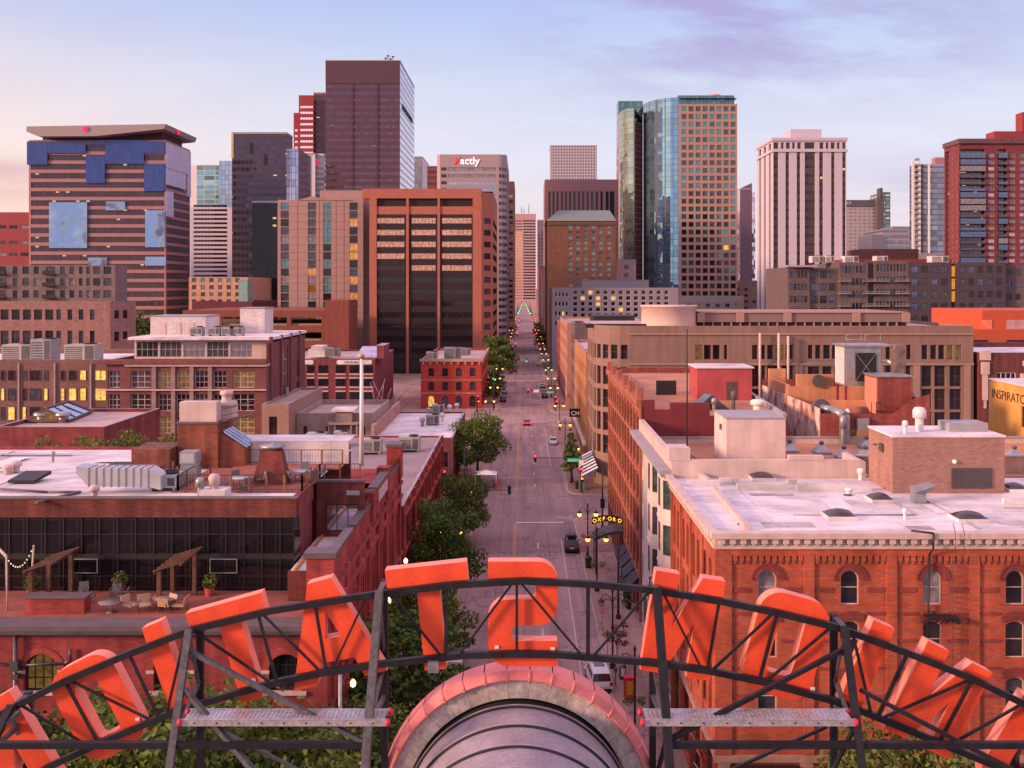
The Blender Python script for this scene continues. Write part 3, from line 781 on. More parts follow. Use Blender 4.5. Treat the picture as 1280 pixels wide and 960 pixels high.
# ---- white bay window building
WHST = mat('white_glazed_stone', (.66,.55,.54), .6, var=.1, streak=.18)
b = Bld('bay_window_building', 'narrow white stone building with stacked bay windows beside the orange brick corner', (36, 88, 0))
m = MB(); X1 = 12.25
ws = []
for u in (.9, 7.6, 9.4, 15.6, 20.6):
    ws += [(u-.42,u+.42,z,z+2.5) for z in (4.9,8.7,12.5,16.3)]
gs = [(1.,6.,.4,3.8),(8,13,.4,3.8),(15,20,.4,3.8)]
b.wall(m, (X1, 99), -90, 22, 0, 19.6, ws+gs, .25, style=(1,2,.07), frame=BROWNF, panes=(PD,PM,PG))
m.quad([(X1+48,77,0),(X1+48,99,0),(X1+48,99,19.3),(X1+48,77,19.3)]); m.quad([(X1,77.02,18),(X1+48,77.02,18),(X1+48,77.02,18.7),(X1,77.02,18.7)])
m.quad([(X1,98.98,0),(X1+48,98.98,0),(X1+48,98.98,18.7),(X1,98.98,18.7)])
b.part('wall', m, [WHST])
for yc in (86.9, 80.3):                                        # bays
    m = MB(); pts = [(X1, yc-1.9), (X1-.85, yc-1.05), (X1-.85, yc+1.05), (X1, yc+1.9)]
    fl = [(4.4,7.9),(8.2,11.7),(12.,15.5),(15.8,19.2)]
    for (p, q) in ((pts[3],pts[2]),(pts[2],pts[1]),(pts[1],pts[0])):
        L_ = math.dist(p, q); ang = math.degrees(math.atan2(q[1]-p[1], q[0]-p[0]))
        hs = [(L_*.5-min(.75,L_*.33), L_*.5+min(.75,L_*.33), z0+.7, z1-.3) for z0, z1 in fl]
        b.wall(m, p, ang, L_, 4.2, 19.4, hs, .15, style=(1,2,.06), frame=BROWNF, panes=(PD,PG,PM))
    for z in (4.2, 19.4): m.quad([(x, y, z) for x, y in pts])
    for z in (4.2, 8.0, 11.8, 15.6): m.prism([(x-(.06 if x < X1 else 0), y) for x, y in pts], z-.12, z+.12, fn=lambda u, w, t: (u, w, t))
    b.part('bay', m, [WHST])
m = MB(); m.box(X1-1.25, X1+.3, 77.1, 99.2, 19.75, 20.1); m.box(X1-.9, X1+.1, 77.1, 99, 19.4, 19.75)
for k in range(24): m.box(X1-1.1, X1-.02, 77.5+.9*k, 77.7+.9*k, 19.45, 19.75)
b.part('cornice', m, [COPE])
m = MB(); m.box(X1-.3, X1+15, 77.05, 77.5, 19.5, 20.95); m.box(X1+9.2, X1+12, 77.0, 77.55, 20.95, 21.3); m.box(X1-.3, X1+.2, 77.5, 99, 20.1, 21.2)
m.box(X1-.5, X1+1.2, 77, 79.2, 20.9, 21.9); m.box(X1+15, X1+15.4, 77.05, 81.5, 19.5, 20.8)
b.part('parapet', m, [STONEW])
m = MB(); m.box(X1+15.4, X1+48, 81.1, 81.5, 19.0, 20.5); m.box(X1+15.4, X1+48, 81.0, 81.6, 20.5, 20.62, 1); m.box(X1+22, X1+24.5, 81.04, 81.1, 19.2, 19.9, 2); m.box(X1+36, X1+38, 81.04, 81.1, 19.2, 19.9, 2)
b.part('inner_parapet', m, [BASEST, COPE, LOUVER])
m = MB(); m.quad([(X1,77,18.7),(X1+48,77,18.7),(X1+48,99,18.7),(X1,99,18.7)]); b.part('roof', m, [GRAVEL])
m = MB(); m.box(X1+1, X1+48, 98.6, 98.95, 18.7, 19.3); m.box(X1+1, X1+48, 98.5, 99.05, 19.3, 19.42, 1); b.part('rear_parapet', m, [STONEW, COPE])
STUC = mat('stucco_pink_white', (.68,.53,.53), .85, var=.12, scale=.8, streak=.12, fine=.05)
m = MB(); m.box(18.5, 23.9, 87, 92.5, 18.7, 22.9); m.box(18.42, 23.98, 86.92, 92.58, 22.9, 23.0, 1); m.box(18.38, 18.5, 89, 89.6, 21.6, 22.1, 2); b.part('stair_penthouse', m, [STUC, COPE, BROWNF])
b.finish()
m = MB(); m.tube((13.4,78.2,20.9),(13.4,78.2,31.5),.07,.05,8); m.tube((13.4,78.2,21.4),(16.2,79.6,19.2),.04,.04,6); m.lathe((13.4,78.2,20.9),[(.4,0),(.4,.12),(.12,.2)],10)
solo('flag_pole', m, [DARKF], 'bare dark flagpole with a brace at the corner of the white building', 'flagpole')
for i, (px, py, k, lab) in enumerate(((987,565,'pyr','pyramid roof vent nearest the white stair penthouse'),(1027,567,'pyr','low pyramid vent near the left end of the gravel roof'),(1055,573,'pyr','dark pyramid vent in front of a row of three'),
        (1081,573,'pyr','pyramid vent at the right of the front pair on gravel'),(1083,560,'pyr','rear pyramid vent near the grey coping'),(1106,560,'pyr','pyramid vent beside the left edge of the brick penthouse'),(1268,573,'pyr','pyramid vent right of the brick penthouse'))):
    q = rp(px, py, 18.7); vent(q[0], min(97.5, q[1]), 18.7, .75, 1.25, lab, k)

# ---- red hotel along the street
BR2 = brick('brick_dark_red', (.30,.062,.055), var=.22, streak=.3)
BR2W = mat('painted_wine_red', (.17,.025,.035), .7, var=.15, scale=.7, streak=.15)
SPB = brick('brick_street_red', (.42,.125,.082), var=.2, streak=.2)
b = Bld('red_hotel', 'red brick hotel with tan gravel roof and long street front behind the white building', (21, 117, 0))
m = MB(); hs = []
for k in range(12):
    u = 1.5+3.05*k
    for z in (5.6, 9.1, 12.6, 16.1, 19.2):
        h = 2.3 if z < 19 else 1.9
        hs += [(u-.95,u-.12,z,z+h),(u+.12,u+.95,z,z+h)]
gl = [(1+4.5*k, 4.6+4.5*k, .4, 3.9) for k in range(8)]
b.wall(m, (12.2, 136), -90, 37, 0, 23.2, hs+gl, .35, style=(1,2,.07), frame=BROWNF, panes=weighted((PD,3),(PW,2),(PM,1)))
m.quad([(27.4,99,0),(27.4,136,0),(27.4,136,22.6),(27.4,99,21.2)]); m.quad([(12.2,136,0),(27.4,136,0),(27.4,136,22.6),(12.2,136,22.6)])
b.part('wall', m, [SPB])
m = MB()
for k in range(13): m.box(12.0, 12.2, 99+3.05*k-.28+.1, 99+3.05*k+.28+.1, 0, 22.6)
for z in (4.5, 8.5, 12.0, 15.5, 18.7, 21.9): m.box(11.97, 12.2, 99.1, 136, z, z+.35)
m.box(11.7, 12.2, 99.05, 136, 22.6, 23.2)
for k in range(6): m.box(11.85, 12.5, 100+7*k, 101+7*k, 23.2, 24.3)
b.part('street_front_piers', m, [SPB])
m = MB(); m.box(12.2, 27.4, 98.95, 99.3, 17, 21.3); m.box(12.2, 13.6, 98.95, 99.3, 21.3, 23.2); m.box(13.6, 15.2, 98.95, 99.3, 21.3, 22.2); m.box(15.2, 19.3, 98.95, 99.3, 21.3, 22.9)
m.box(19.3, 24.5, 98.95, 99.3, 21.3, 21.5); m.box(24.5, 27.4, 98.95, 99.3, 21.3, 21.42)
b.part('stepped_end_wall', m, [BR2W])
m = MB(); m.quad([(12.2,99.2,21.3),(27.4,99.2,21.3),(27.4,136,22.7),(12.2,136,22.7)]); b.part('roof', m, [GRAVEL])
m = MB(); m.idx([(27.0,99.3,21.3),(27.4,99.3,21.3),(27.4,136,22.7),(27.0,136,22.7),(27.0,99.3,21.75),(27.4,99.3,21.75),(27.4,136,23.1),(27.0,136,23.1)],[(0,1,5,4),(1,2,6,5),(2,3,7,6),(3,0,4,7),(4,5,6,7)],1); m.box(12.2, 26.9, 135.6, 136, 22.5, 23.4); b.part('side_parapet', m, [BR2, COPE])
PINKR = mat('painted_red_pink', (.43,.075,.085), .7, var=.12, streak=.15)
hut(b, 'roof_house', 20.2, 26.6, 111, 116, 21.6, 25.5, PINKR, ROOFW, .2)
m = MB(); m.box(23.6, 24.8, 110.93, 111, 21.8, 23.9); b.part('roof_house_door', m, [BROWNF])
m = MB(); q = (20.3, 106.5)
m.idx([(18.6,104.2,21.45),(22.6,104.2,21.45),(22.6,107.5,21.5),(18.6,107.5,21.5),(20.6,104.4,23.1),(20.6,107.3,23.1)], [(0,1,4),(1,2,5,4),(2,3,5),(3,0,4,5)])
b.part('roof_lantern', m, [SKYL])
m = MB(); m.box(16.0, 18.4, 115, 115.4, 21.8, 23.6); b.part('roof_hatch_door', m, [DARKF])
m = MB()
for k in range(10): m.tube((12.5, 100+3.6*k, 23.2), (12.5, 100+3.6*k, 24.5), .03, n=5)
for z in (23.8, 24.5): m.tube((12.5, 100, z), (12.5, 132.4, z), .025, n=5)
b.part('roof_railing', m, [BROWNF])
b.finish()
vent(25.4, 103.5, 21.42, .8, 1.3, 'white domed ventilator on the tan gravel roof of the red hotel', mm=WHITE)
vent(20.6, 103.3, 21.4, .3, 1.5, 'grey capped pipe beside the roof lantern of the hotel', mm=STEEL)
vent(22.9, 104.0, 21.42, .3, 2.2, 'dark flue beside the roof lantern of the hotel', mm=LOUVER)
vent(26.6, 98.2, 18.7, .35, 2.6, 'grey flue pipe in front of the weathered white wall', mm=STEEL)

# ---- weathered brick warehouse with cooling tower
WHB = None
t = NT('peeling_white_brick'); p = t.pos(); f = t.remap(t.noise(t.mapv(p, (.8,.8,.5)), .9, 7, .7), .44, .60, 0, 1)
t.set(color=t.mix(f, (.63,.50,.46), (.30,.10,.075)), rough=.9); t.bump(t.noise(p, 5., 4), .3); WHB = t.mat
b = Bld('weathered_warehouse', 'weathered warehouse with peeling white side wall, dark red end and metal ducts', (37, 111, 0))
m = MB(); hs = [(4+5.*k, 4.6+5*k, 16.5+.3*k*0, 18.6) for k in range(4)]
b.wall(m, (30.8, 123), -90, 24, 0, 22.3, hs, .3, style=(1,1,.06), frame=DARKF, panes=[PD]); b.part('side_wall', m, [WHB])
m = MB(); hs = [(3.2,4.6,18.9,20.2)]
b.wall(m, (30.8, 99.02), 0, 11.4, 0, 21.8, hs, .25, style=(2,2,.07), frame=BROWNF, panes=[PL2])
m.quad([(42.2,99,0),(42.2,123,0),(42.2,123,23),(42.2,99,23)]); m.quad([(30.8,123,0),(42.2,123,0),(42.2,123,23),(30.8,123,23)])
m.idx([(38.4,99.02,21.8),(42.2,99.02,21.8),(42.2,99.02,23.8),(40.4,99.02,23.3)], [(0,1,2,3)])
b.part('wall', m, [BR2])
m = MB(); m.quad([(30.8,99,21.2),(42.2,99,21.2),(42.2,123,21.2),(30.8,123,21.2)]); b.part('roof', m, [GRAVEL])
TANP = mat('parapet_orange_tan', (.58,.27,.15), .85, var=.15, streak=.2)
for q in ((31, 42, 112, 112.4, 21.2, 23.2),(32.2, 36.6, 112.4, 112.8, 23.2, 24.6),(30.9, 33, 120, 120.5, 21.2, 24.6),(31.0, 31.4, 112.45, 120, 21.2, 23.4),(33.0, 42, 104.5, 104.8, 21.2, 22.5)):
    m = MB(); m.box(*q); b.part('parapet', m, [TANP])
hut(b, 'stair_head', 37.6, 41.2, 101.2, 105, 21.2, 25.4, BR2, STEEL, .15)
m = MB(); m.box(37.54, 37.6, 101.4, 104.9, 21.4, 25.2); b.part('stair_head_lit_wall', m, [mat('salmon_sunlit', (.60,.22,.16), .8, var=.1)])  # sunlight on the left side put into a paler wall colour
m = MB()
for z in (21.9, 22.7): m.box(37.0, 37.6, 100.2, 100.25, z, z+.06)
for x in (36.6, 37.1, 37.6): m.box(x-.03, x+.03, 100.2, 100.25, 21.3, 22.8)
b.part('railing', m, [DARKF])
m = MB(); m.box(40.9, 42.0, 104.8, 106.2, 21.2, 28.6); m.idx([(40.4,103.4,22.8),(43.2,103.4,22.0),(43.2,106.4,22.0),(40.4,106.4,22.8),(41,104.8,24.6),(42,104.8,24.6),(42,106.2,24.6),(41,106.2,24.6)],[(0,1,5,4),(1,2,6,5),(2,3,7,6),(3,0,4,7)])
b.part('chimney', m, [mat('rusty_flue', (.20,.14,.13), .7, .2, var=.4, scale=1.5)])
b.finish()
r = empty('cooling_tower', (37.6, 107.5, 22.2), 'big galvanised cooling tower with dark fan mesh on the warehouse roof', 'cooling tower')
m = MB(); m.box(35.7, 39.7, 106, 109.2, 23.9, 28.4); part('casing', m, [STEEL], r)
m = MB(); m.box(36.9, 39.2, 105.9, 106, 24.5, 27.6); m.bar((36.9,105.86,24.5),(39.2,105.86,27.6),.05,mi=1); m.bar((36.9,105.85,27.6),(39.2,105.85,24.5),.05,mi=1); part('intake_mesh', m, [GAP, STEEL], r)
m = MB()
for k in range(6): m.box(35.62, 35.7, 106.1+.52*k, 106.4+.52*k, 24.1, 28.2)
part('side_fins', m, [WHITE], r)
m = MB(); m.box(35.4, 41.0, 105.7, 109.5, 28.3, 28.5)
for x in (35.8, 37.5, 37.9, 39.6): m.tube((x, 105.8, 28.4), (x, 105.8, 29.7), .03, n=5)
m.tube((35.8,105.8,29.6),(37.5,105.8,29.6),.03,n=5); m.tube((37.9,105.8,29.6),(39.6,105.8,29.6),.03,n=5); m.tube((35.8,105.8,29.1),(39.6,105.8,29.1),.03,n=5)
part('top_deck', m, [STEEL], r)
m = MB()
for x in (35.9, 39.5):
    for y in (106.2, 109): m.box(x-.12, x+.12, y-.12, y+.12, 21.25, 23.9)
part('stand', m, [mat('red_steel', (.30,.03,.05), .6)], r)
m = MB(); m.path([(39.7,106.5,26.6),(40.6,106.4,26.7),(41.4,106.0,26.2)], .14, 8); part('pipe', m, [WHITE], r)
r = empty('exhaust_duct', (34.2, 99.5, 21.2), 'fat galvanised exhaust duct bending down the dark red warehouse wall', 'duct')
m = MB(); m.tube((31.6,101.6,22.1),(31.6,101.0,22.1),.95,.95,16); part('fan_housing', m, [LOUVER], r)
m = MB(); m.path([(31.6,101.0,22.1),(32.4,100.0,22.0),(33.2,98.7,21.6)], .42, 12); part('elbow', m, [STEEL], r)
m = MB(); m.box(32.75, 33.65, 98.3, 98.95, 18.72, 21.7); part('drop', m, [STEEL], r)
r = empty('exhaust_fan', (35.0, 99.8, 21.2), 'rusty red exhaust fan drum with a patched grey duct on the warehouse', 'exhaust fan')
m = MB(); m.tube((34.0,99.8,21.75),(36.0,100.2,21.75),.62,.62,14); part('drum', m, [mat('rust_drum', (.28,.10,.08), .7, var=.4)], r)
m = MB(); m.tube((33.98,99.8,21.75),(33.7,99.74,21.75),.5,.3,14); part('inlet', m, [WHITE], r)
m = MB(); m.box(34.5, 35.7, 98.45, 98.96, 18.72, 21.3); m.box(34.46, 35.74, 98.42, 98.9, 19.4, 20.2, 1); part('duct', m, [STEEL, mat('rust_patch', (.36,.17,.10), .8)], r)
r = empty('round_fan', (34.6, 111.8, 21.3), 'round grey fan on the orange tan parapet wall of the warehouse', 'exhaust fan')
m = MB(); m.tube((34.6,111.97,23.9),(34.6,111.6,23.9),.75,.75,18); part('drum', m, [LOUVER], r)
vent(32.9, 98.2, 18.7, .35, 3.0, 'grey flue pipe left of the fat exhaust duct', mm=STEEL)

# ---- yellow painted building at the right edge
YEL = mat('mustard_paint', (.66,.33,.09), .8, var=.12, streak=.12)
b = Bld('mustard_building', 'mustard yellow building with lettered side wall and white roof at the right edge', (60, 102, 0))
m = MB(); hs = [(7.2,8.6,19.7,22.0),(9.1,10.6,19.7,22.0)]
b.wall(m, (54.2, 111), -90, 16, 0, 24.2, hs, .25, style=(1,2,.06), frame=BROWNF, panes=[PD, PW])
m.quad([(54.2,95,0),(66,95,0),(66,95,24.0),(54.2,95,24.0)], 1); m.quad([(54.2,111,0),(66,111,0),(66,111,24.2),(54.2,111,24.2)])
b.part('wall', m, [YEL, BR2])
m = MB(); m.box(54.1, 66, 95, 111.1, 24.15, 24.3); b.part('roof', m, [ROOFW])
mb = text_mb('INSPIRATO', 1.45, .04, fn=lambda u, w, t: (54.17+t*.5, 110.3-u, 22.2+w), sx=1.05); b.part('sign_lettering', mb, [DARKF])
b.finish()
# ================================================================== left side, first block
BRL = brick('brick_wine_red', (.35,.048,.056), var=.26, streak=.4)
BRLF = brick('brick_fascia_dark', (.235,.050,.044), var=.35, streak=.45, bw=.5)
BRLS = brick('brick_street_bright', (.47,.072,.066), (.24,.06,.06), var=.26, streak=.38)
BRSTAIR = brick('brick_stair_rust', (.30,.080,.048), var=.35, streak=.4)
SLATE = mat('slate_ledge', (.13,.095,.105), .6, var=.2, scale=1.2)
DECKT = mat('terrace_tile_red', (.30,.095,.075), .8, var=.2, scale=.8)
DARKG = glass('terrace_glass_black', (.030,.024,.032), .02, .6, 1.25, 2.35, .045, (.008,.006,.008), .02, .02, .03, vari=.6)
WOOD = mat('pergola_wood', (.12,.055,.038), .75, var=.35, scale=2.)
b = Bld('arched_warehouse', 'wine red brick warehouse with arched windows, roof terrace and black glass upper storey', (-36, 74, 0))
XL = -62.; Y1 = 59.
m = MB(); L_ = -12.2-XL
cx = [wx(p, Y1) for p in (220,330-110*3,330,388,52,-60,-170,-280,110)]
cx = [wx(52, Y1), wx(220, Y1)-.35, wx(357, Y1), wx(-116, Y1), wx(-280, Y1), wx(-440, Y1)]
up = [(x-XL-1.05, x-XL+1.05, 9.9, 12.2, 1) for x in cx]; lo = [(x-XL-1.1, x-XL+1.1, 4.9, 8.2, 1) for x in cx]; gr = [(x-XL-1.3, x-XL+1.3, .3, 3.9, 1) for x in cx]
b.facade(m, (XL, Y1), 0, L_, 0, 13.7, up+lo+gr, .4)
b.wins((XL, Y1), 0, up, (4,3,.09), DARKF, lambda h: PL2 if abs(h[0]+XL+1.05-cx[0]) < .1 else R.choice((PD, PW)), .3)
b.wins((XL, Y1), 0, lo+gr, (4,3,.09), DARKF, [PD, PW], .3)
m.quad([(XL,Y1,0),(XL,87,0),(XL,87,19.9),(XL,Y1,13.7)])
b.part('wall', m, [BRL])
for x in cx:                                  # brick arch rings
    for zt, w in ((12.2,1.05),(8.2,1.1),(3.9,1.3)):
        hm = MB(); zc = zt-w
        for k in range(14):
            t0, t1 = math.pi*k/14, math.pi*(k+1)/14
            p = [(x+r*math.cos(t), Y1-.05, zc+r*math.sin(t)) for r, t in ((w+.03,t0),(w+.42,t0),(w+.42,t1),(w+.03,t1))]
            hm.quad(p[::-1]); hm.quad([p[1],(p[1][0],Y1,p[1][2]),(p[2][0],Y1,p[2][2]),p[2]])
        b.part('arch_ring', hm, [BRLS])
for x in cx:
    for z in (9.7, 4.7):
        m = MB(); m.box(x-1.3, x+1.3, Y1-.16, Y1+.1, z, z+.22); b.part('sill', m, [STONEW])
for x in cx:
    for s in (-1, 1):
        m = MB(); m.box(x+s*1.25-.24, x+s*1.25+.24, Y1-.06, Y1+.02, 11.0, 11.22); b.part('impost', m, [STONEW])
m = MB(); m.box(XL, -13.4, Y1-.5, Y1+1.2, 13.95, 14.1); m.box(XL, -13.4, Y1-.55, Y1-.4, 13.7, 13.98); m.box(XL, -13.4, Y1-.35, Y1, 13.55, 13.75, 1)
b.part('ledge', m, [SLATE, DARKF])
m = MB(); m.box(XL, -13.4, Y1-.62, Y1-.48, 13.62, 13.82)
b.part('gutter', m, [mat('gutter_grey', (.12,.11,.13), .45, .5)])
for k in range(2):
    x = wx(22, Y1)-16.4*k
    m = MB(); m.tube((x,Y1-.28,13.6),(x,Y1-.28,0),.13,.13,8); m.box(x-.26,x+.26,Y1-.5,Y1-.05,11.3,11.9); m.box(x-.22,x+.22,Y1-.45,Y1-.05,10.8,11.1)
    m.path([(x,Y1-.25,11.6),(x+3.0,Y1-.2,11.75),(x+3.35,Y1-.2,11.85),(x+3.35,Y1-.2,12.6)], .08, 6); m.path([(x,Y1-.25,11.5),(x-3.2,Y1-.2,12.1)], .06, 6)
    b.part('drain_pipe', m, [mat('gutter_grey', (.12,.11,.13))])
m = MB(); m.tube((wx(426,Y1), Y1-.2, 11), (wx(426,Y1), Y1-.2, 0), .12, .12, 8); b.part('drain_pipe', m, [STEEL])
m = MB(); m.quad([(XL,Y1+1.1,13.9),(-13.0,Y1+1.1,13.9),(-13.0,67,13.9),(XL,67,13.9)]); b.part('terrace_floor', m, [DECKT])
# black glass storey
XG = -15.9; YG = 66.
m = MB(); m.quad([(XL,YG,13.9),(XG,YG,13.9),(XG,YG,19.0),(XL,YG,19.0)]); m.quad([(XG,YG,13.9),(XG,67.6,13.9),(XG,67.6,19.0),(XG,YG,19.0)])
b.part('glass_wall', m, [DARKG])
for k in range(38):
    x = XL+.1+1.25*k*1.0
    if x < XG: 
        m = MB(); m.box(x-.045, x+.045, YG-.07, YG, 13.9, 19.0); b.part('mullion', m, [DARKF])
m = MB(); m.box(XL, XG, YG-.06, YG, 16.1, 16.45); m.box(XL, XG, YG-.05, YG, 17.8, 17.87); m.box(XL, XG, YG-.05, YG, 14.9, 14.97); b.part('glass_transom', m, [GAP])
m = MB(); m.quad([(XG+.003,67.6,13.9),(XG+.003,71.4,13.9),(XG+.003,71.4,19.3),(XG+.003,67.6,19.3)]); m.box(XL, XG+.12, YG-.18, YG+.4, 19.02, 20.3); m.box(XG-.3, XG+.1, YG+.4, 71.4, 19.02, 20.3)
b.part('brick_fascia', m, [BRLF])
m = MB(); m.box(XL, XG+.2, YG-.26, YG+.35, 20.3, 20.4); b.part('fascia_coping', m, [SLATE])
m = MB(); m.quad([(XL,YG,20.15),(XG,YG,20.15),(XG,88,19.95),(XL,88,19.95)]); b.part('roof', m, [ROOFW])
m = MB(); m.box(XL, -16, 87.7, 88, 0, 20.2); b.part('rear_wall', m, [BRL])
for p0 in (wx(360*.25, YG), wx(1055*.25, YG)):          # balcony insets in the glass
    m = MB(); m.box(p0, p0+1.9, YG-.3, YG-.24, 15.2, 16.2); m.box(p0+.06, p0+1.84, YG-.31, YG-.23, 15.26, 16.14, 1); b.part('glass_balcony', m, [GREYF, DARKG])
patches(b, 20.13, [(-52,70,-48,71),(-44.5,78,-43,83),(-38,68.6,-36,69.6),(-47,84,-40,84.7),(-36.5,80.5,-33.,82.2),(-30,84,-24,84.8)], [PT1, PT2, PT3])
for pts in ([(-56,76,20.2),(-39,76,20.2),(-39,70,20.25)],[(-46,67,20.3),(-46,86,20.1)]):
    m = MB(); m.path(pts, .05, 5); b.part('roof_conduit', m, [COPE])
# recessed bay right of the glass box, side yard roof
m = MB(); b.wall(m, (-15.9, 73), 0, 3.7, 13.5, 20.0, [(.7,3.2,16.2,18.3)], .2, style=(3,1,.08), frame=DARKF, panes=[PR]); m.quad([(-12.25,73,13.5),(-12.25,93,13.5),(-12.25,93,18.4),(-12.25,73,18.4)])
b.part('recessed_wall', m, [BRLF])
m = MB(); m.box(-15.9, -12.3, 72.9, 73.4, 20.0, 20.15); b.part('recess_coping', m, [SLATE])
m = MB(); m.box(-13.6, -12.6, 72.93, 73, 19.0, 19.35); b.part('vent_grille', m, [COPE])
m = MB(); m.quad([(-15.8,64,15.8),(-12.5,64,15.8),(-12.5,73,15.8),(-15.8,73,15.8)]); m.box(-15.85, -12.5, 63.8, 64, 13.9, 15.9, 1); b.part('side_roof', m, [ROOFW, BRLF])
m = MB(); m.bar((-15.4,64.1,15.9),(-15.4,72.8,15.9),.18,.25); b.part('side_roof_edge', m, [mat('ochre_edge', (.52,.25,.08), .7)])
# street front with piers and stepped parapet
m = MB(); hs = []
for k in range(7):
    u = 3.2+4.6*k
    for j in range(4):
        if u+1.0*j < 33: hs += [(u+.95*j-.32,u+.95*j+.32,9.6,13.2,1),(u+.95*j-.32,u+.95*j+.32,5.2,8.2,0)]
hs = [h for h in hs if h[1] < 34]
gs = [(2.6+4.6*k,6.4+4.6*k,.4,3.9) for k in range(7)]
b.wall(m, (-12.2, 59), 90, 35, 0, 16.4, hs+gs, .4, style=(1,2,.07), frame=BROWNF, panes=(PD,PW))
m.box(-12.6, -12.22, 60.6, 94, 16.35, 17.6)
m.quad([(-12.2,94,0),(-30,94,0),(-30,94,17),(-12.2,94,17)]); m.quad([(-30,87,17),(-12.4,87,17),(-12.4,94,17),(-30,94,17)])
b.part('street_front', m, [BRLS])
m = MB()
for k in range(8): m.box(-12.2, -11.98, 60.5+4.6*k-.35, 60.5+4.6*k+.35, 0, 16.2)
for z in (4.4, 8.7, 14.3, 15.6): m.box(-12.2, -11.93, 59.3, 94, z, z+.3)
b.part('street_piers', m, [BRLS])
m = MB(); m.box(-12.75, -12.1, 60.6, 67.8, 17.6, 17.85); m.box(-12.75, -12.1, 68.6, 76, 17.6, 17.85); m.box(-12.75,-12.1,82,93,17.6,17.85)
b.part('parapet_coping', m, [SLATE])
m = MB(); m.box(-13.7, -11.95, 59.9, 61.1, 13.7, 17.9); m.box(-13.85, -11.8, 59.75, 61.25, 17.9, 18.25, 1); b.part('corner_pier', m, [BRLS, SLATE])
for q in ((-13.0, -11.95, 75.6, 77.2, 16.3, 18.6),(-13.0, -11.95, 84, 85.3, 16.3, 19.0)):
    m = MB(); m.box(*q); b.part('parapet_pier', m, [BRLS])
m = MB(); m.box(-13.3, -11.95, 92.2, 94, 16.3, 19.4); m.box(-13.4, -11.85, 92.1, 94.1, 19.4, 19.7, 1); b.part('parapet_pier', m, [BRLS, SLATE])
m = MB(); m.box(-12.62, -11.98, 77.2, 84, 17.6, 18.5); m.box(-12.7, -11.9, 77.2, 84, 18.5, 18.7, 1); b.part('raised_parapet', m, [BRLS, SLATE])
m = MB(); m.box(-11.97, -11.9, 78.2, 83.2, 17.3, 18.2); b.part('date_panel', m, [STONEW])
# roof: brick stair house with lean-to skylight
hut(b, 'stair_house', wx(222,78), wx(272,78), 78, 82, 20.05, 23.8, BRSTAIR, SLATE, .08)
m = MB(); xa = wx(273, 78); m.idx([(xa,78.4,20.1),(xa+2.0,78.6,20.1),(xa+2.0,81.6,20.1),(xa,81.6,20.1),(xa,78.4,23.0),(xa+2.0,78.6,21.7),(xa+2.0,81.6,21.7),(xa,81.6,23.0)],[(0,1,5,4),(1,2,6,5),(2,3,7,6)]); b.part('lean_to', m, [BRSTAIR])
m = MB(); 
for k in range(4):
    y = 78.5+.78*k; m.quad([(xa+.1,y,23.05),(xa+2.15,y,21.72),(xa+2.15,y+.6,21.72),(xa+.1,y+.6,23.05)])
b.part('lean_to_skylight', m, [PR])
m = MB(); m.box(wx(222,78)+.1, wx(270,78), 78.1, 79.3, 23.9, 25.5); m.box(wx(240,78), wx(282,78), 79.8, 81.4, 23.9, 25.0)
b.part('roof_plant', m, [STONEW])
m = MB(); m.lathe((wx(256,78)+1, 80.5, 25.0), [(.9,0),(.9,.3),(.4,.35),(.4,.8),(.55,.85),(.55,1.15),(.02,1.2)], 12); b.part('cowl', m, [STONEW])
m = MB(); z0=24.2; m.bar((wx(280,78),78,24),(wx(305,78),80.6,24.2),.5,.06); m.bar((wx(278,78),78,24.9),(wx(305,78),80.4,25.3),.06); m.bar((wx(278,78),77.9,24.4),(wx(305,78),80.3,24.7),.05); b.part('cat_ladder', m, [BROWNF])
m = MB(); m.box(wx(173,78), wx(220,78), 76.6, 80, 20.05, 21.9); b.part('brick_shed', m, [BRSTAIR])
# deck on the roof
m = MB(); m.box(wx(222,70), XG-.1, 68.6, 77.4, 20.16, 20.24); m.box(wx(300,80), wx(432,80), 77.4, 79.6, 20.1, 20.2); b.part('roof_deck', m, [DECKT])
m = MB(); m.box(wx(300,82), wx(440,82), 80.4, 80.6, 20.0, 21.9); m.quad([(wx(300,82),80.4,21.92),(wx(440,82),80.4,21.92),(wx(440,82),84,21.92),(wx(300,82),84,21.92)]); b.part('white_screen_wall', m, [ROOFW])
POST = mat('rail_post_rust', (.26,.10,.045), .6)
def railing(pts, z, n, nm='railing', h=1.15):
    m = MB(); L = list(zip(pts, pts[1:]))
    for (p, q), k in zip(L, n):
        for i in range(k+1):
            x = p[0]+(q[0]-p[0])*i/k; y = p[1]+(q[1]-p[1])*i/k
            m.box(x-.06, x+.06, y-.06, y+.06, z, z+h)
        m.bar((*p,z+h),(*q,z+h),.05,mi=1); m.bar((*p,z+.12),(*q,z+.12),.04,mi=1)
        nb = int(math.dist(p,q)/.22)
        for i in range(nb):
            x = p[0]+(q[0]-p[0])*i/nb; y = p[1]+(q[1]-p[1])*i/nb; m.bar((x,y,z+.1),(x,y,z+h),.014,mi=1)
    b.part(nm, m, [POST, DARKF])
railing([(wx(223,68.5),72),(wx(223,68.5),68.4),(XG-.05,68.4),(XG-.05,71.3)], 20.3, [2,7,2])
railing([(wx(300,79.5),79.5),(wx(428,79.5),79.5)], 20.2, [5])
railing([(wx(201,72),74.5),(wx(201,72),72),(wx(260,72),72.6)], 20.2, [2,3])
railing([(-15.7,71.4),(-15.7,73.2),(-12.6,73.2)], 20.2, [1,2])
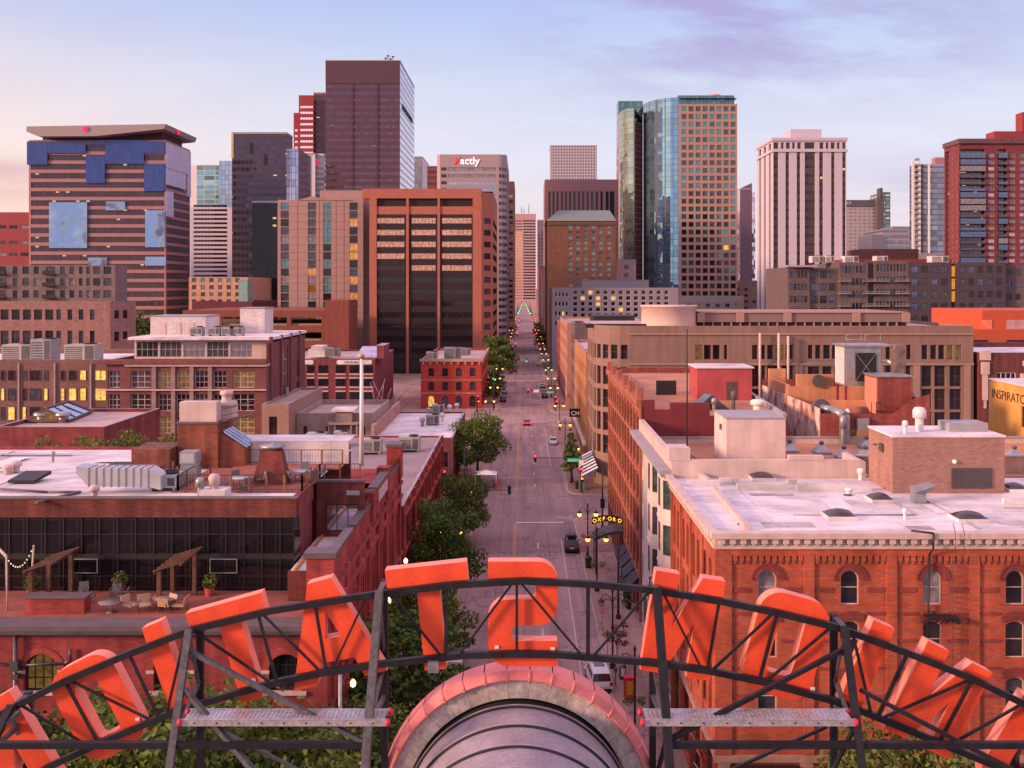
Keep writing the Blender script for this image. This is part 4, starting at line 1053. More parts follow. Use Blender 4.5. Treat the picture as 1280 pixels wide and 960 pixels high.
hm = MB(); x = wx(340, 71.5); hm.idx([(x-1.35,70.8,20.2),(x+1.35,70.8,20.2),(x+1.2,72.6,20.2),(x-1.2,72.6,20.2),(x-.75,71.2,22.7),(x+.75,71.2,22.7),(x+.7,72.2,22.7),(x-.7,72.2,22.7)],[(0,1,5,4),(1,2,6,5),(2,3,7,6),(3,0,4,7),(4,5,6,7)])
b.part('brick_fireplace', hm, [BRLF])
m = MB(); m.lathe((x,71.7,22.7),[(.5,0),(.85,.2),(1.0,.3),(.2,.35),(.02,.6)],10); b.part('fireplace_cap', m, [STEEL])
b.finish()
m = MB(); x = wx(452, 79); m.tube((x,79,20.1),(x,79,29.0),.2,.13,12); m.lathe((x,79,29.0),[(.15,0),(.26,.16),(.22,.36),(.02,.46)],12,1)
solo('flag_pole', m, [WHITE, mat('finial_gold', (.5,.3,.1), .4, .5)], 'tall white pole with a round finial on the left rooftop', 'flagpole')
def rL(px, py, z=20.1): Y = F*(H-z)/(py-VY); return (wx(px, Y), Y)
# ducts and plant on the white roof
r = empty('roof_duct', (*rL(145,618), 20.1), 'long ribbed galvanised duct lying on the left white roof', 'duct')
q0 = rL(95, 618); q1 = rL(185, 618); m = MB()
ps = [(q0[0], .5, 1.9), (q0[0]+.9, 1.3, 1.75), (q1[0], 1.3, 1.75), (q1[0]+.9, 1.0, 1.2)]
for (xa, ha, ta), (xb, hb, tb) in zip(ps, ps[1:]):
    za = ta-ha; zb = tb-hb
    m.idx([(xa,q0[1],20.2+za),(xb,q0[1],20.2+zb),(xb,q0[1]+1.4,20.2+zb),(xa,q0[1]+1.4,20.2+za),(xa,q0[1],20.2+ta),(xb,q0[1],20.2+tb),(xb,q0[1]+1.4,20.2+tb),(xa,q0[1]+1.4,20.2+ta)],[(3,2,1,0),(4,5,6,7),(0,1,5,4),(1,2,6,5),(2,3,7,6),(3,0,4,7)])
DUCT = mat('duct_pale_steel', (.50,.50,.54), .4, .4, var=.12, scale=1.)
part('casing', m, [DUCT], r)
m = MB()
for k in range(9):
    xx = q0[0]+.9+(q1[0]-q0[0]-.9)*k/8; m.box(xx-.025, xx+.025, q0[1]-.05, q0[1]+1.45, 20.6, 22.0)
part('seams', m, [STEEL], r)
air_unit(*rL(208,612), 20.15, 2.0, 1.6, 1.1, 'galvanised fan unit at the right end of the ribbed duct', mm=DUCT)
r = empty('exhaust_hood', (*rL(238,603), 20.2), 'galvanised exhaust hood standing in front of the brick stair house', 'exhaust hood'); q = rL(238, 603)
m = MB(); m.idx([(q[0]-.75,q[1]-.5,20.2),(q[0]+.75,q[1]-.5,20.2),(q[0]+.75,q[1]+.5,20.2),(q[0]-.75,q[1]+.5,20.2),(q[0]-.55,q[1]-.5,21.6),(q[0]+.55,q[1]-.5,21.6),(q[0]+.55,q[1]+.5,21.6),(q[0]-.55,q[1]+.5,21.6)],[(0,1,5,4),(1,2,6,5),(2,3,7,6),(3,0,4,7)]); m.box(q[0]-.62,q[0]+.62,q[1]-.6,q[1]+.6,21.6,22.5)
part('body', m, [STEEL], r)
m = MB(); m.box(q[0]-.5,q[0]+.5,q[1]-.62,q[1]-.6,21.7,22.4); part('mesh', m, [DUCT], r)
for px, py, r_, h, lab in ((118,624,.35,1.0,'pale mushroom vent in front of the ribbed duct'),(268,622,.42,1.7,'white stacked cowl vent beside the deck railing'),(66,577,.2,.9,'thin capped vent standing alone on the left white roof'),(250,623,.3,1.5,'grey cylinder flue left of the white cowl vent'),(10,592,.45,.7,'low pale vent at the left edge of the white roof'),(20,590,.45,.9,'second low pale vent at the left edge, slightly taller')):
    q = rL(px, py); vent(q[0], q[1], 20.1, r_, h, lab, mm=STONEW if 'pale' in lab or 'white stacked' in lab else STEEL)
m = MB(); q = rL(268,623); m.box(q[0]-.9, q[0]+.9, q[1]-.5, q[1]+.9, 20.15, 20.75); solo('vent_plinth', m, [ROOFW], 'white stepped plinth under the stacked cowl vent', 'plinth')
for (px, py, lab) in ((35,602,'dark flat roof hatch tilted on the left white roof'),(146,590,'dark flat roof hatch behind the ribbed duct')):
    q = rL(px, py); m = MB(); m.idx([(q[0]-1.0,q[1]-1.0,20.2),(q[0]+1.0,q[1]-1.0,20.2),(q[0]+1.3,q[1]+1.0,20.5),(q[0]-.7,q[1]+1.0,20.5),(q[0]-1.0,q[1]-1.0,20.4),(q[0]+1.0,q[1]-1.0,20.4),(q[0]+1.3,q[1]+1.0,20.75),(q[0]-.7,q[1]+1.0,20.75)],[(3,2,1,0),(4,5,6,7),(0,1,5,4),(1,2,6,5),(2,3,7,6),(3,0,4,7)])
    solo('roof_hatch', m, [DARKF], lab, 'roof hatch')
m = MB(); m.path([(*rL(0,613),20.2),(*rL(60,617),20.2),(*rL(96,617),20.2)], .1, 6); m.bar((*rL(45,630),20.2),(*rL(100,617),20.25),.35,.12); solo('roof_pipe', m, [LOUVER], 'dark pipe run snaking along the front of the left white roof', 'pipe')
# furniture
SHRUBS = []
CHM = mat('chair_grey_mesh', (.17,.15,.16), .6); CUSH = mat('cushion_tan', (.48,.30,.20), .9, var=.15)
def chair_proto(name, lab, seat_m, fr_m, w=.55):
    r = empty(name, (0,0,0), lab, 'chair')
    m = MB(); m.box(-w/2,w/2,-w/2,w/2,.42,.48); part('seat', m, [seat_m], r, False)
    m = MB(); m.idx([(-w/2,w/2-.05,.48),(w/2,w/2-.05,.48),(w/2,w/2,.48),(-w/2,w/2,.48),(-w/2,w/2+.08,1.0),(w/2,w/2+.08,1.0),(w/2,w/2+.13,1.0),(-w/2,w/2+.13,1.0)],[(0,1,5,4),(1,2,6,5),(2,3,7,6),(3,0,4,7),(4,5,6,7)]); part('backrest', m, [seat_m], r, False)
    for sx in (-1,1):
        for sy in (-1,1):
            m = MB(); m.box(sx*(w/2-.04)-.02, sx*(w/2-.04)+.02, sy*(w/2-.04)-.02, sy*(w/2-.04)+.02, 0, .42); part('leg', m, [fr_m], r, False)
        m = MB(); m.box(sx*w/2-.03, sx*w/2+.03, -w/2, w/2, .64, .68); m.box(sx*w/2-.02, sx*w/2+.02, -w/2, -w/2+.04, .42, .64); part('armrest', m, [fr_m], r, False)
    return r
def table_proto(name, lab, rad, mt):
    r = empty(name, (0,0,0), lab, 'table')
    m = MB(); m.lathe((0,0,.71),[(.01,0),(rad,0),(rad,.04),(.01,.04)],20); part('tabletop', m, [mt], r, False)
    m = MB(); m.tube((0,0,.03),(0,0,.71),.05,.05,8); part('stem', m, [CHM], r, False)
    m = MB(); m.lathe((0,0,0),[(.3,0),(.3,.03),(.05,.05)],12); part('base', m, [CHM], r, False)
    return r
TBL = mat('table_glass_pale', (.45,.50,.50), .15, .2, var=.05); TBD = mat('table_brown', (.20,.12,.11), .5)
ch = chair_proto('patio_chair', 'grey mesh patio chair', CHM, CHM, .62); ch2 = chair_proto('cushioned_chair', 'tan', CUSH, BROWNF, .8)
tb = table_proto('patio_table', 'round pale', .85, TBL); tb2 = table_proto('round_table', 'low', .75, mat('table_top_grey', (.33,.28,.29), .5)); tb3 = table_proto('coffee_table', 'coffee', 1.05, TBD)
first = {}
def place(o, x, y, z, rz, lab, grp):
    if o.name in first: return dup(o, (x,y,z), rz, lab, grp)
    first[o.name] = 1; o.location = (x,y,z); o.rotation_euler = (0,0,rz); o['label'] = lab
    if grp: o['group'] = grp
    return o
for px, py, nm, n in ((302,609,'left',4),(378,600,'right',5)):
    q = rL(px, py, 20.24); place(tb, q[0], q[1], 20.24, 0, 'round pale glass table on the roof deck, %s of the brick fireplace' % nm, 'deck tables')
    for k in range(n):
        a = 2*math.pi*(k+.35)/n; place(ch, q[0]+1.35*math.cos(a), q[1]+1.35*math.sin(a), 20.24, a-math.pi/2, 'grey mesh patio chair around the deck table %s of the brick fireplace' % nm, 'patio chairs at the deck table %s of the fireplace' % nm)
def rT(px, py): Y = F*(H-14.0)/(py-VY); return (wx(px, Y), Y)
for px, py, lab in ((132,765,'rear of two small round grey terrace tables'),(121,774,'front of two small round grey terrace tables')):
    q = rT(px, py+4); place(tb2, q[0], max(61.6,q[1]), 13.9, 0, lab, 'small terrace tables')
q = rT(195, 772); place(tb3, q[0], 62.6, 13.9, 0, 'low brown round coffee table among tan cushioned chairs', None)
for px, py, rz, lab in ((174,768,.5,'tan cushioned terrace chair left of the coffee table, facing the camera'),(209,762,-.6,'tan cushioned chair behind the coffee table, nearest the right pergola'),(214,772,-1.6,'tan cushioned chair at the right side of the coffee table'),(190,779,2.9,'tan cushioned chair at the front of the coffee table, back turned'),(157,768,1.2,'brown low chair between the small tables and the cushioned chairs')):
    q = rT(px, py); place(ch2, q[0], max(61.8, q[1]), 13.9, rz, lab, 'cushioned terrace chairs')
chd = chair_proto('terrace_chair', 'dark', CHM, CHM, .6)
for px, dx, rz, lab in ((132,-1.1,1.5,'dark mesh terrace chair left of the small grey tables'),(132,1.1,-1.4,'dark mesh terrace chair right of the small grey tables'),(132,.2,.1,'dark mesh terrace chair behind the small grey tables'),(95,0,.4,'dark mesh terrace chair right of the brick counter')):
    place(chd, wx(px,63.4)+dx, 63.4+(1.1 if abs(dx) < .5 else 0), 13.9, rz, lab, 'dark terrace chairs')
for px, y, lab in ((40,64.8,'potted terrace shrub by the left glass doors'),(150,65.2,'potted terrace shrub against the glass between the pergolas'),(262,65.,'potted terrace shrub right of the right pergola')):
    r = empty('potted_shrub', (wx(px,y), y, 13.9), lab, 'potted plant'); m = MB(); m.lathe((0,0,0),[(.28,0),(.38,.55),(.32,.55)],10); part('pot', m, [BRLS], r, False)
    SHRUBS.append(r)
def pergola(px, lab):
    x = wx(px, 64); r = empty('pergola', (x, 64, 13.9), lab, 'pergola', 'pergolas on the terrace')
    for dx, dy in ((-.9,-1.3),(.6,1.1),(-.9,1.1)):
        m = MB(); m.box(x+dx-.13, x+dx+.13, 64+dy-.13, 64+dy+.13, 13.9, 16.4+.3*(dx+.9)); part('post', m, [WOOD], r)
    m = MB()
    for k in range(6): m.bar((x-1.05, 62.0+.72*k, 16.45), (x+.95, 62.0+.72*k, 17.05), .13, .07)
    part('slats', m, [WOOD], r)
    m = MB(); m.bar((x-.9,61.8,16.38),(x-.9,65.7,16.38),.1,.14); m.bar((x+.8,61.8,16.9),(x+.8,65.7,16.9),.1,.14); part('beam', m, [WOOD], r)
pergola(68, 'sloping slatted wood pergola at the left of the terrace'); pergola(225, 'sloping slatted wood pergola at the right of the terrace')
m = MB(); x = wx(75, 62); m.box(x-1.9, x+1.9, 61.3, 62.2, 13.9, 14.9); m.box(x-2, x+2, 61.2, 62.3, 14.9, 15.0, 1); solo('brick_counter', m, [BRLS, SLATE], 'low brick bar counter under the left pergola', 'counter')
r = empty('string_light_poles', (wx(22,62), 62, 13.9), 'two leaning pale poles holding a string of bulbs on the terrace', 'string lights')
a = Vector((wx(8,62), 62, 17.4)); c = Vector((wx(42,64), 64, 17.6))
m = MB(); m.tube((wx(9,62),62,13.9),a,.06,.06,8); m.bar(a,(wx(-8,63),63,18.0),.12); part('pole', m, [STONEW], r)
m = MB(); m.tube((wx(38,64),64,13.9),c,.06,.06,8); part('pole', m, [STONEW], r)
cb = MB(); pts = [a.lerp(c, t/12)+Vector((0,0,-1.0*4*(t/12)*(1-t/12))) for t in range(13)]; cb.path(pts, .015, 4); part('cable', cb, [DARKF], r)
for p in pts[1:-1]:
    m = MB(); m.lathe(p, [(.01,-.1),(.05,-.06),(.05,-.02),(.02,.02)], 6); part('bulb', m, [emit('bulb_warm', (1,.8,.5), .5)], r)

# ---- low grey-roofed buildings along the street
b = block('low_grey_roof_building', 'low red brick street building with a flat grey roof and four air units', -34, -12.2, 96, 141.5, 12.6, BRL, [], 'E',
    [h for k in range(10) for h in ((1.2+4.5*k,2.3+4.5*k,8.6,11.4,.3),(2.9+4.5*k,4.0+4.5*k,8.6,11.4,.3),(1.2+4.5*k,4.0+4.5*k,4.9,7.4),(1.0+4.5*k,4.2+4.5*k,.4,3.6))], roof=mat('roof_asphalt_mauve', (.27,.205,.225), .9, var=.16, scale=.25, fine=.12), par=.25, kw=dict(style=(1,2,.07), frame=BROWNF, panes=(PD,PW)))
m = MB()
for k in range(11): m.box(-12.2, -11.95, 96.1+4.5*k-.3, 96.1+4.5*k+.3, 0, 12.9)
for z in (4.2, 8.0, 11.7): m.box(-12.2, -11.9, 96, 141.5, z, z+.22)
b.part('street_piers', m, [BRLS]); b.finish()
for px, py, sx, lab in ((396,558,2.6,'leftmost air unit on the grey roof, wide and louvred'),(427,556,1.9,'smaller air unit right of the leftmost one on the grey roof'),(464,566,2.8,'air unit just right of the tall white pole'),(512,563,2.8,'air unit nearest the street edge of the grey roof')):
    q = rL(px, py, 12.7); air_unit(q[0], q[1], 12.65, sx, 2.0, 1.9, lab)
b = block('white_roof_street_building', 'low brick street building with a pale roof crowded with vents past the first cross street', -26, -12.2, 163, 197, 8.8, brick('brick_plum', (.20,.05,.06)), [(2+3*k,4+3*k,4,6.6) for k in range(4)], 'E',
    [(1+3.3*k,3.2+3.3*k,4.6,7.2) for k in range(10)]+[(1+3.3*k,3.6+3.3*k,.4,3.6) for k in range(10)], roof=ROOFW, par=.3, kw=dict(style=(1,2,.07), frame=BROWNF, panes=(PD,PW)))
m = MB(); m.box(-26.2, -25.6, 163, 197, 8.8, 11.2); b.part('party_wall', m, [mat('party_wall_tan', (.40,.22,.19), .9)])
b.finish()
for i, (px, py, k) in enumerate(((528,533,0),(541,531,1),(553,527,2),(536,520,0),(548,517,1),(562,516,2),(571,514,2))):
    q = rL(px, py, 8.8)
    if k == 1: air_unit(q[0], q[1], 8.8, 2.4, 2, 1.9, 'air unit on the pale street roof, %s' % ('front one' if i < 3 else 'rear one'))
    else: vent(q[0], q[1], 8.8, .5, 1.7, 'vent on the pale street roof, %s' % ['dark stack nearest the party wall','','pale cap in the middle','grey cap behind the front air unit','','pale cap near the street edge','pale cap at the far corner'][i], mm=STEEL if i in (0,3) else WHITE)
# long awning and cabinets hidden by trees are left out; terrace house behind the grey roof
TANW = mat('stucco_tan_grey', (.36,.26,.24), .85, var=.12, streak=.15)
b = block('courtyard_building', 'low tan courtyard building with planters and small entrance porch behind the grey roof', -39.7, -26.3, 166, 186, 12.0, TANW, [(1.2,1.9,7.5,10.6),(5.2,5.8,8.0,10.6),(11.4,12.0,7.0,10.6)], roof=GRAVELP, par=.9, kw=dict(style=(1,1,.06), frame=BROWNF, panes=(PD,)))
m = MB(); m.box(-33.8, -28.6, 163.6, 166, 11.2, 11.5); m.box(-33.2, -29.2, 164, 168, 13.4, 13.8, 1); m.box(-32.6, -29.8, 164.5, 166, 11.5, 13.4)
for x in (-33.6, -32.6, -29.8, -28.8): m.box(x-.14, x+.14, 163.9, 164.2, 4, 11.2)
b.part('porch', m, [TANW, ROOFW])
m = MB(); m.box(-39.7, -34.5, 161.4, 162, 4, 7.9); m.box(-29, -26.3, 161.4, 162, 4, 7.9); b.part('planter_wall', m, [BR2W])
m = MB(); m.box(-39.7, -34, 162.2, 162.4, 9.6, 9.75)
for k in range(5): m.box(-39.7+1.3*k, -39.55+1.3*k, 162.2, 162.4, 7.9, 9.6)
b.part('terrace_rail', m, [GREYF]); m = MB(); m.box(-39.7,-26.3,162,165.9,0,7.6); b.part('podium', m, [BR2W]); b.finish()
r = empty('twig_sculpture', (-27, 182, 12.9), 'tangled white rod sculpture beyond the courtyard porch', 'sculpture'); 
for k in range(8):
    m = MB(); a0 = R.uniform(0, 6.28); x = -26.6+R.uniform(-2,2); m.tube((x,182,12.9),(x+R.uniform(-2.6,2.6),182+R.uniform(-1,1),15.5+R.uniform(0,2.2)),.07,.06,5); part('rod', m, [STONEW], r)
b = block('brown_corner_block', 'tan brick corner block with shaded door between the brick flats and the courtyard', -44.35, -39.8, 161, 188, 14.6, mat('stucco_brown_tan', (.34,.20,.16), .85, var=.12), [(1.2,2.6,8,13)], roof=GRAVELP, par=.5, kw=dict(style=(1,1,.08), frame=BROWNF, panes=(PW,))); b.finish()

# ---- small red building with glass pyramid
b = block('pyramid_skylight_building', 'small red brick building with glass pyramid skylight on its flat roof', -69, -54.7, 124, 143, 16.2, brick('brick_red_small', (.27,.045,.055)), [(10.0,11.0,12.6,14.4),(11.8,12.8,12.6,14.4)], 'E', [], roof=GRAVELP, par=.5, kw=dict(style=(1,2,.07), frame=BROWNF, panes=(PD,)))
P_ = [(wx(32,131),131,16.5),(wx(86,131),131,16.5),(wx(115,141),141,16.5),(wx(60,141),141,16.5)]
A1 = (wx(56,131),131,18.15); A2 = (wx(85,141),141,17.9)
m = MB(); m.quad([P_[1],P_[2],A2,A1]); b.part('skylight_pane', m, [pane('pyramid_glass', (.55,.55,.66), .9, .06, .15)])
m = MB(); m.quad([P_[0],P_[1],A1]); b.part('skylight_gable', m, [PL2])
m = MB(); m.quad([P_[3],P_[0],A1,A2]); b.part('skylight_rear_pane', m, [PW])
m = MB()
for s_, e_ in ((P_[0],A1),(P_[1],A1),(P_[0],P_[1]),(P_[1],P_[2]),(P_[2],A2),(A1,A2)): m.bar(s_, e_, .3)
for k in (1,2): m.bar(Vector(P_[1]).lerp(Vector(P_[2]),k/3), Vector(A1).lerp(Vector(A2),k/3), .14)
b.part('skylight_frame', m, [mat('frame_brown_red', (.14,.06,.06), .6)]); b.finish()
for px, py, lab in ((52,527,'round grey fan drum at the left of the glass pyramid'),(79,527,'round grey fan drum at the right of the glass pyramid')):
    q = rL(px, py, 16.3); r = empty('fan_drum', (*q, 16.2), lab, 'exhaust fan'); m = MB(); m.lathe((*q,16.2),[(.7,0),(.75,1.0),(.6,1.1)],14); part('drum', m, [STEEL], r); m = MB(); m.lathe((*q,17.2),[(1.05,0),(1.05,.3),(.5,.5),(.02,.5)],14); part('cap', m, [STEEL], r)
# ================================================================== second and later blocks, left
BRB = brick('brick_mauve_brown', (.215,.105,.10), var=.12, streak=.12, bw=.6, bh=.2)
BRR = brick('brick_flats_red', (.215,.065,.068), var=.15, streak=.15)
PGOLD = pane('pane_gold', (.85,.42,.13), .75, .08, .35); PTEAL = pane('pane_teal', (.12,.25,.28), .6, .08, .4); PPINK = pane('pane_pink_sky', (.80,.47,.42), .9, .05, .35)  # gold and pink tints paint the sunset sky reflected in the panes
PCOP = pane('pane_copper', (.68,.36,.26), .88, .05, .4)  # copper tint paints the warm sky reflected in the upper rows
PBLUE = pane('pane_blue', (.10,.14,.26), .5, .06, .3)
b = block('brown_brick_office', 'long mauve brown brick office with yellow lit windows and pale roof plant', -130, wx(137,175), 175, 205, 20.6, BRB,
    [], roof=ROOFW, par=.9)
m = MB()
x0 = -130; Yq = 174.95
rows = [(456,465),(473,483),(496,504)]
cols = [(-20,-8),(1,6),(10,19),(28,33),(37,51),(55,60),(76,81),(86,96),(100,108),(119,133)]
for z0, z1 in ((17.7,19.6),(14.0,16.3),(10.4,12.9)):
    for a, c in cols+[(q-145, w-145) for q, w in cols]+[(q-290, w-290) for q, w in cols]:
        xa, xb = wx(a,175), wx(c,175)
        if xa < x0+1: continue
        fr, pn, fm, pm = window_mesh(xb-xa, z1-z0, 0, (max(1, int((xb-xa)/1.0)),1,.08), BROWNF, PL if R.random() < (.1 if z0 > 17 else .5) and a > 0 else R.choice((PD,PW,PM)), .2)
        o = link('window', fm, b.root); off = ((xa+xb)/2-b.loc[0], Yq-b.loc[1], z0-b.loc[2]); o.location = off; link('pane', pm, o)
for px in (24, 69, 114, -30, -75):
    mm = MB(); mm.box(wx(px,175)-.12, wx(px,175)+.12, 174.7, 174.9, 8, 20.9); b.part('downpipe', mm, [COPE])
b.finish()
for px, sx, lab, mm in ((27,4.6,'beige rooftop unit at the left of the mauve brown office roof',UNITM),(57,3.2,'grey rooftop unit in the middle of the mauve brown office roof',STEEL),(105,4.8,'beige rooftop unit at the right of the mauve brown office roof',UNITM)):
    air_unit(wx(px,184), 184, 20.6, sx*1.2, 4, 3.2 if mm is UNITM else 4.2, lab, mm=mm)
# flats with big windows
b = Bld('brick_flats', 'red brick loft flats with large white framed windows and glazed top floor', (-58, 178, 0))
xa, xb = wx(133,164), wx(333,164); m = MB(); hs = []; LL = xb-xa
for z in (6.0, 10.0, 13.9, 17.9):
    for k, (a, c) in enumerate(((2,17),(30,55),(64,81),(87,104),(110,127),(133,150),(158,185))):
        u0, u1 = (a)*164/F, (c)*164/F; hs.append((u0,u1,z-.4,z+2.6))
b.wall(m, (xa,164), 0, LL, 0, 21.6, hs, .5, style=(3,3,.14), frame=STONEW, panes=weighted((PD,4),(PW,3),(PL2,3),(PM,2)))
he = [(u,u+1.6,z,z+2.9) for u in (3,9,16,22) for z in (5.6,9.6,13.5,17.5)]+[(11.5,15,3.,24.)]
b.wall(m, (xb,164), 90, 29, 0, 25.2, he, .4, style=lambda h: (2,1,.1) if h[3]-h[2] < 5 else (2,8,.14), frame=STONEW, panes=[PM,PD,PR])
m.quad([(xa,193,0),(xa,164,0),(xa,164,21.6),(xa,193,21.6)]); m.quad([(xb,193,0),(xa,193,0),(xa,193,25),(xb,193,25)])
m.quad([(xa+3,170,21.6),(xa+3,193,21.6),(xa+3,193,25.2),(xa+3,170,25.2)][::-1])
b.part('wall', m, [BRR])
m = MB()
for px in (193, 217, 240, 263): m.box(wx(px,164)-.35, wx(px,164)+.35, 163.7, 164, 0, 21.3)
b.part('pale_piers', m, [mat('pier_mauve', (.28,.185,.19), .8)])
m = MB(); m.box(xa-1.4, xb+.1, 163.3, 166, 21.6, 22.3); m.box(xa-.8, xb, 163.5, 164, 17.1, 17.3, 1); m.box(wx(157,164), xb+.1, 163.5, 166, 21.25, 21.6, 1); b.part('balcony_band', m, [BRR, STONEW])
m = MB(); hp = [(.35+4.15*k, 4.2+4.15*k, 22.5, 25.3) for k in range(6)]
px0 = wx(168,168); b.wall(m, (px0,168), 0, xb-px0, 22.2, 25.6, [h for h in hp if h[1] < xb-px0-.2], .2, style=(4,2,.1), frame=STONEW, panes=[PM,PD,PG,PR]); b.part('top_floor_wall', m, [STONEW])
m = MB(); m.box(px0-.6, xb+.3, 166.6, 193, 25.6, 26.1); m.box(xa, px0-.6, 169, 193, 25.2, 25.5, 1); b.part('roof', m, [ROOFW, BRR])
WHB2 = brick('white_painted_brick', (.66,.57,.58), (.55,.47,.47), var=.08, streak=.1)
m = MB(); m.box(wx(188,176), wx(257,176), 176, 184, 26, 29.4); m.box(wx(187,176), wx(258,176), 175.9, 184.2, 29.4, 29.6, 1); b.part('white_stair_house', m, [WHB2, STEEL])
for a, c in ((200,207),(220,226),(230,243)):
    m = MB(); m.box(wx(a,176), wx(c,176), 175.9, 175.99, 26.1, 28.3); b.part('door', m, [STONEW])
m = MB(); m.box(wx(300,180), wx(331,180), 180, 186, 26, 30.8); m.box(wx(299,180), wx(332,180), 179.9, 186.1, 30.8, 31.0, 1); b.part('white_lift_house', m, [WHB2, STEEL])
m = MB()
for k in range(4): m.box(xb-.05, xb+.35, 166+7*k, 167+7*k, 0, 26.2)
b.part('side_fins', m, [BRR])
b.finish()
for px, lab in ((270,'grey air unit between the two white roof houses, left'),(287,'grey air unit between the two white roof houses, middle'),(298,'grey air unit against the right white roof house'),(248,'small grey air unit in front of the white stair house'),(345,'air unit on the brown corner block roof')):
    air_unit(wx(px,172), 171.5 if px != 345 else 176, 26.1 if px != 345 else 14.8, 2.2, 1.8, 1.5, lab, mm=STEEL)
# brick garage-like building with painted address
b = block('address_brick_building', 'plum red brick building with open dark bays and a white painted street address', wx(340,262), wx(468,262), 262, 300, 14.6, brick('brick_plum_red', (.27,.055,.07), var=.15), [], 'E', [], roof=GRAVELP, par=.5)
xq = wx(340,262); hs = []
m = MB()
for px0, px1 in ((343,352),(357,368),(372,380),(384,393),(398,410),(420,432),(437,449),(454,466)):
    for z0, z1 in ((11.2,13.3),(7.6,9.6),(3.0,5.9),(.2,2.6)):
        fr, pn, fm, pm = window_mesh(wx(px1,262)-wx(px0,262), z1-z0, 0, (3,1,.07), DARKF, R.choice((PD,PD,PW)), .2)
        o = link('window', fm, b.root); o.location = ((wx(px0,262)+wx(px1,262))/2-b.loc[0], 261.95-b.loc[1], z0); link('pane', pm, o)
    for z in (10.7, 9.65, 7.1, 6.0):
        mm = MB(); mm.box(wx(px0,262)-.1, wx(px1,262)+.1, 261.8, 262, z, z+.32); b.part('pale_sill', mm, [STONEW])
m = MB(); A = wx(421,262); B_ = wx(465,262); m.prism(round_poly([(A,13.55,.5),(B_,13.55,.5),(B_,14.75,.5),(A,14.75,.5)]), 261.85, 261.95); b.part('sign_board', m, [mat('sign_white', (.72,.66,.66), .7)])
b.part('sign_lettering', text_mb('1776 BLAKE ST', .95, .04, fn=lambda u, w, t: (A+2.0+u, 261.82+t, 13.8+w), sx=.82), [DARKF])
m = MB(); m.prism(round_poly([(wx(379,262),13.55),(wx(392,262),13.55,.5),(wx(392,262),14.75,.5),(wx(379,262),14.75)]), 261.85, 261.95); b.part('sign_board', m, [MATS['sign_white']])
m = MB(); m.idx([(wx(444,266),266,15.2),(wx(478,266),266,15.2),(wx(478,266),274,17.8),(wx(447,266),274,17.8)],[(0,1,2,3)]); b.part('solar_array', m, [glass('solar_glass', (.35,.35,.5), pw=1.2, ph=1.0, line=.12, lcol=(.6,.5,.5))])
m = MB(); m.box(wx(385,268), wx(410,268), 268, 274, 15.1, 17.2); m.box(wx(389,268), wx(404,268), 267.9, 274.1, 17.2, 18.2); b.part('white_plant_house', m, [ROOFW])
hut(b, 'roof_house', wx(471,264), wx(480,264), 264, 274, 15, 18.6, MATS['brick_plum_red'], COPE)
b.finish()
air_unit(wx(416,268), 268, 15.1, 4, 3, 2.6, 'grey plant unit beside the white plant house on the address building', mm=STEEL)
# small red corner building
RED3 = brick('brick_vivid_red', (.50,.055,.045), (.3,.06,.05), var=.15, streak=.15)
b = block('small_red_corner_building', 'small vivid red brick corner building with bracketed cornice on the left of the street', wx(526,272), -12.2, 272, 322, 13.4, RED3,
    grid(1.0,16.8,4,1.7,9.3,1,0,2.4,.3)+grid(1.0,16.8,4,1.7,5.3,1,0,2.4,.3)+grid(1.0,16.8,4,1.9,.6,1,0,3.2,1), 'E', grid(1,49,11,1.6,9.3,1,0,2.4,.3)+grid(1,49,11,1.6,5.3,1,0,2.4,.3)+grid(1,49,8,3.4,.5,1,0,3.4),
    roof=GRAVELP, par=.7, kw=dict(style=(1,2,.1), frame=BROWNF, panes=weighted((PD,4),(PM,2),(PL,1))), kws=dict(style=(1,2,.1), frame=BROWNF, panes=(PD,PM,PW)))
m = MB(); xa = wx(526,272); m.box(xa-.3, -11.7, 271.5, 272, 13.5, 14.3); m.box(-12.2, -11.7, 272, 322, 13.5, 14.3)
for k in range(9): m.box(xa+.5+2.*k, xa+1.0+2.*k, 271.6, 272, 12.7, 13.5)
for k in range(24): m.box(-12.2, -11.75, 272.4+2.1*k, 272.9+2.1*k, 12.7, 13.5)
b.part('cornice', m, [mat('cornice_tan', (.42,.26,.2), .8)])
m = MB(); m.box(xa, -12.12, 271.9, 272, 8.1, 8.4); m.box(xa, -12.12, 271.9, 272, 4.3, 4.7); m.box(-12.2, -12.1, 272, 322, 8.1, 8.4); b.part('string_course', m, [BASEST]); b.finish()
for k, (px, Y, lab) in enumerate(((540,282,'left air unit on the small red corner building'),(566,284,'big middle air unit on the small red corner building'),(582,300,'right rear air unit on the small red corner building'))):
    air_unit(wx(px,Y), Y, 13.4, 3.2 if k != 1 else 5, 3, 2.2 if k != 1 else 3.4, lab, mm=STEEL)
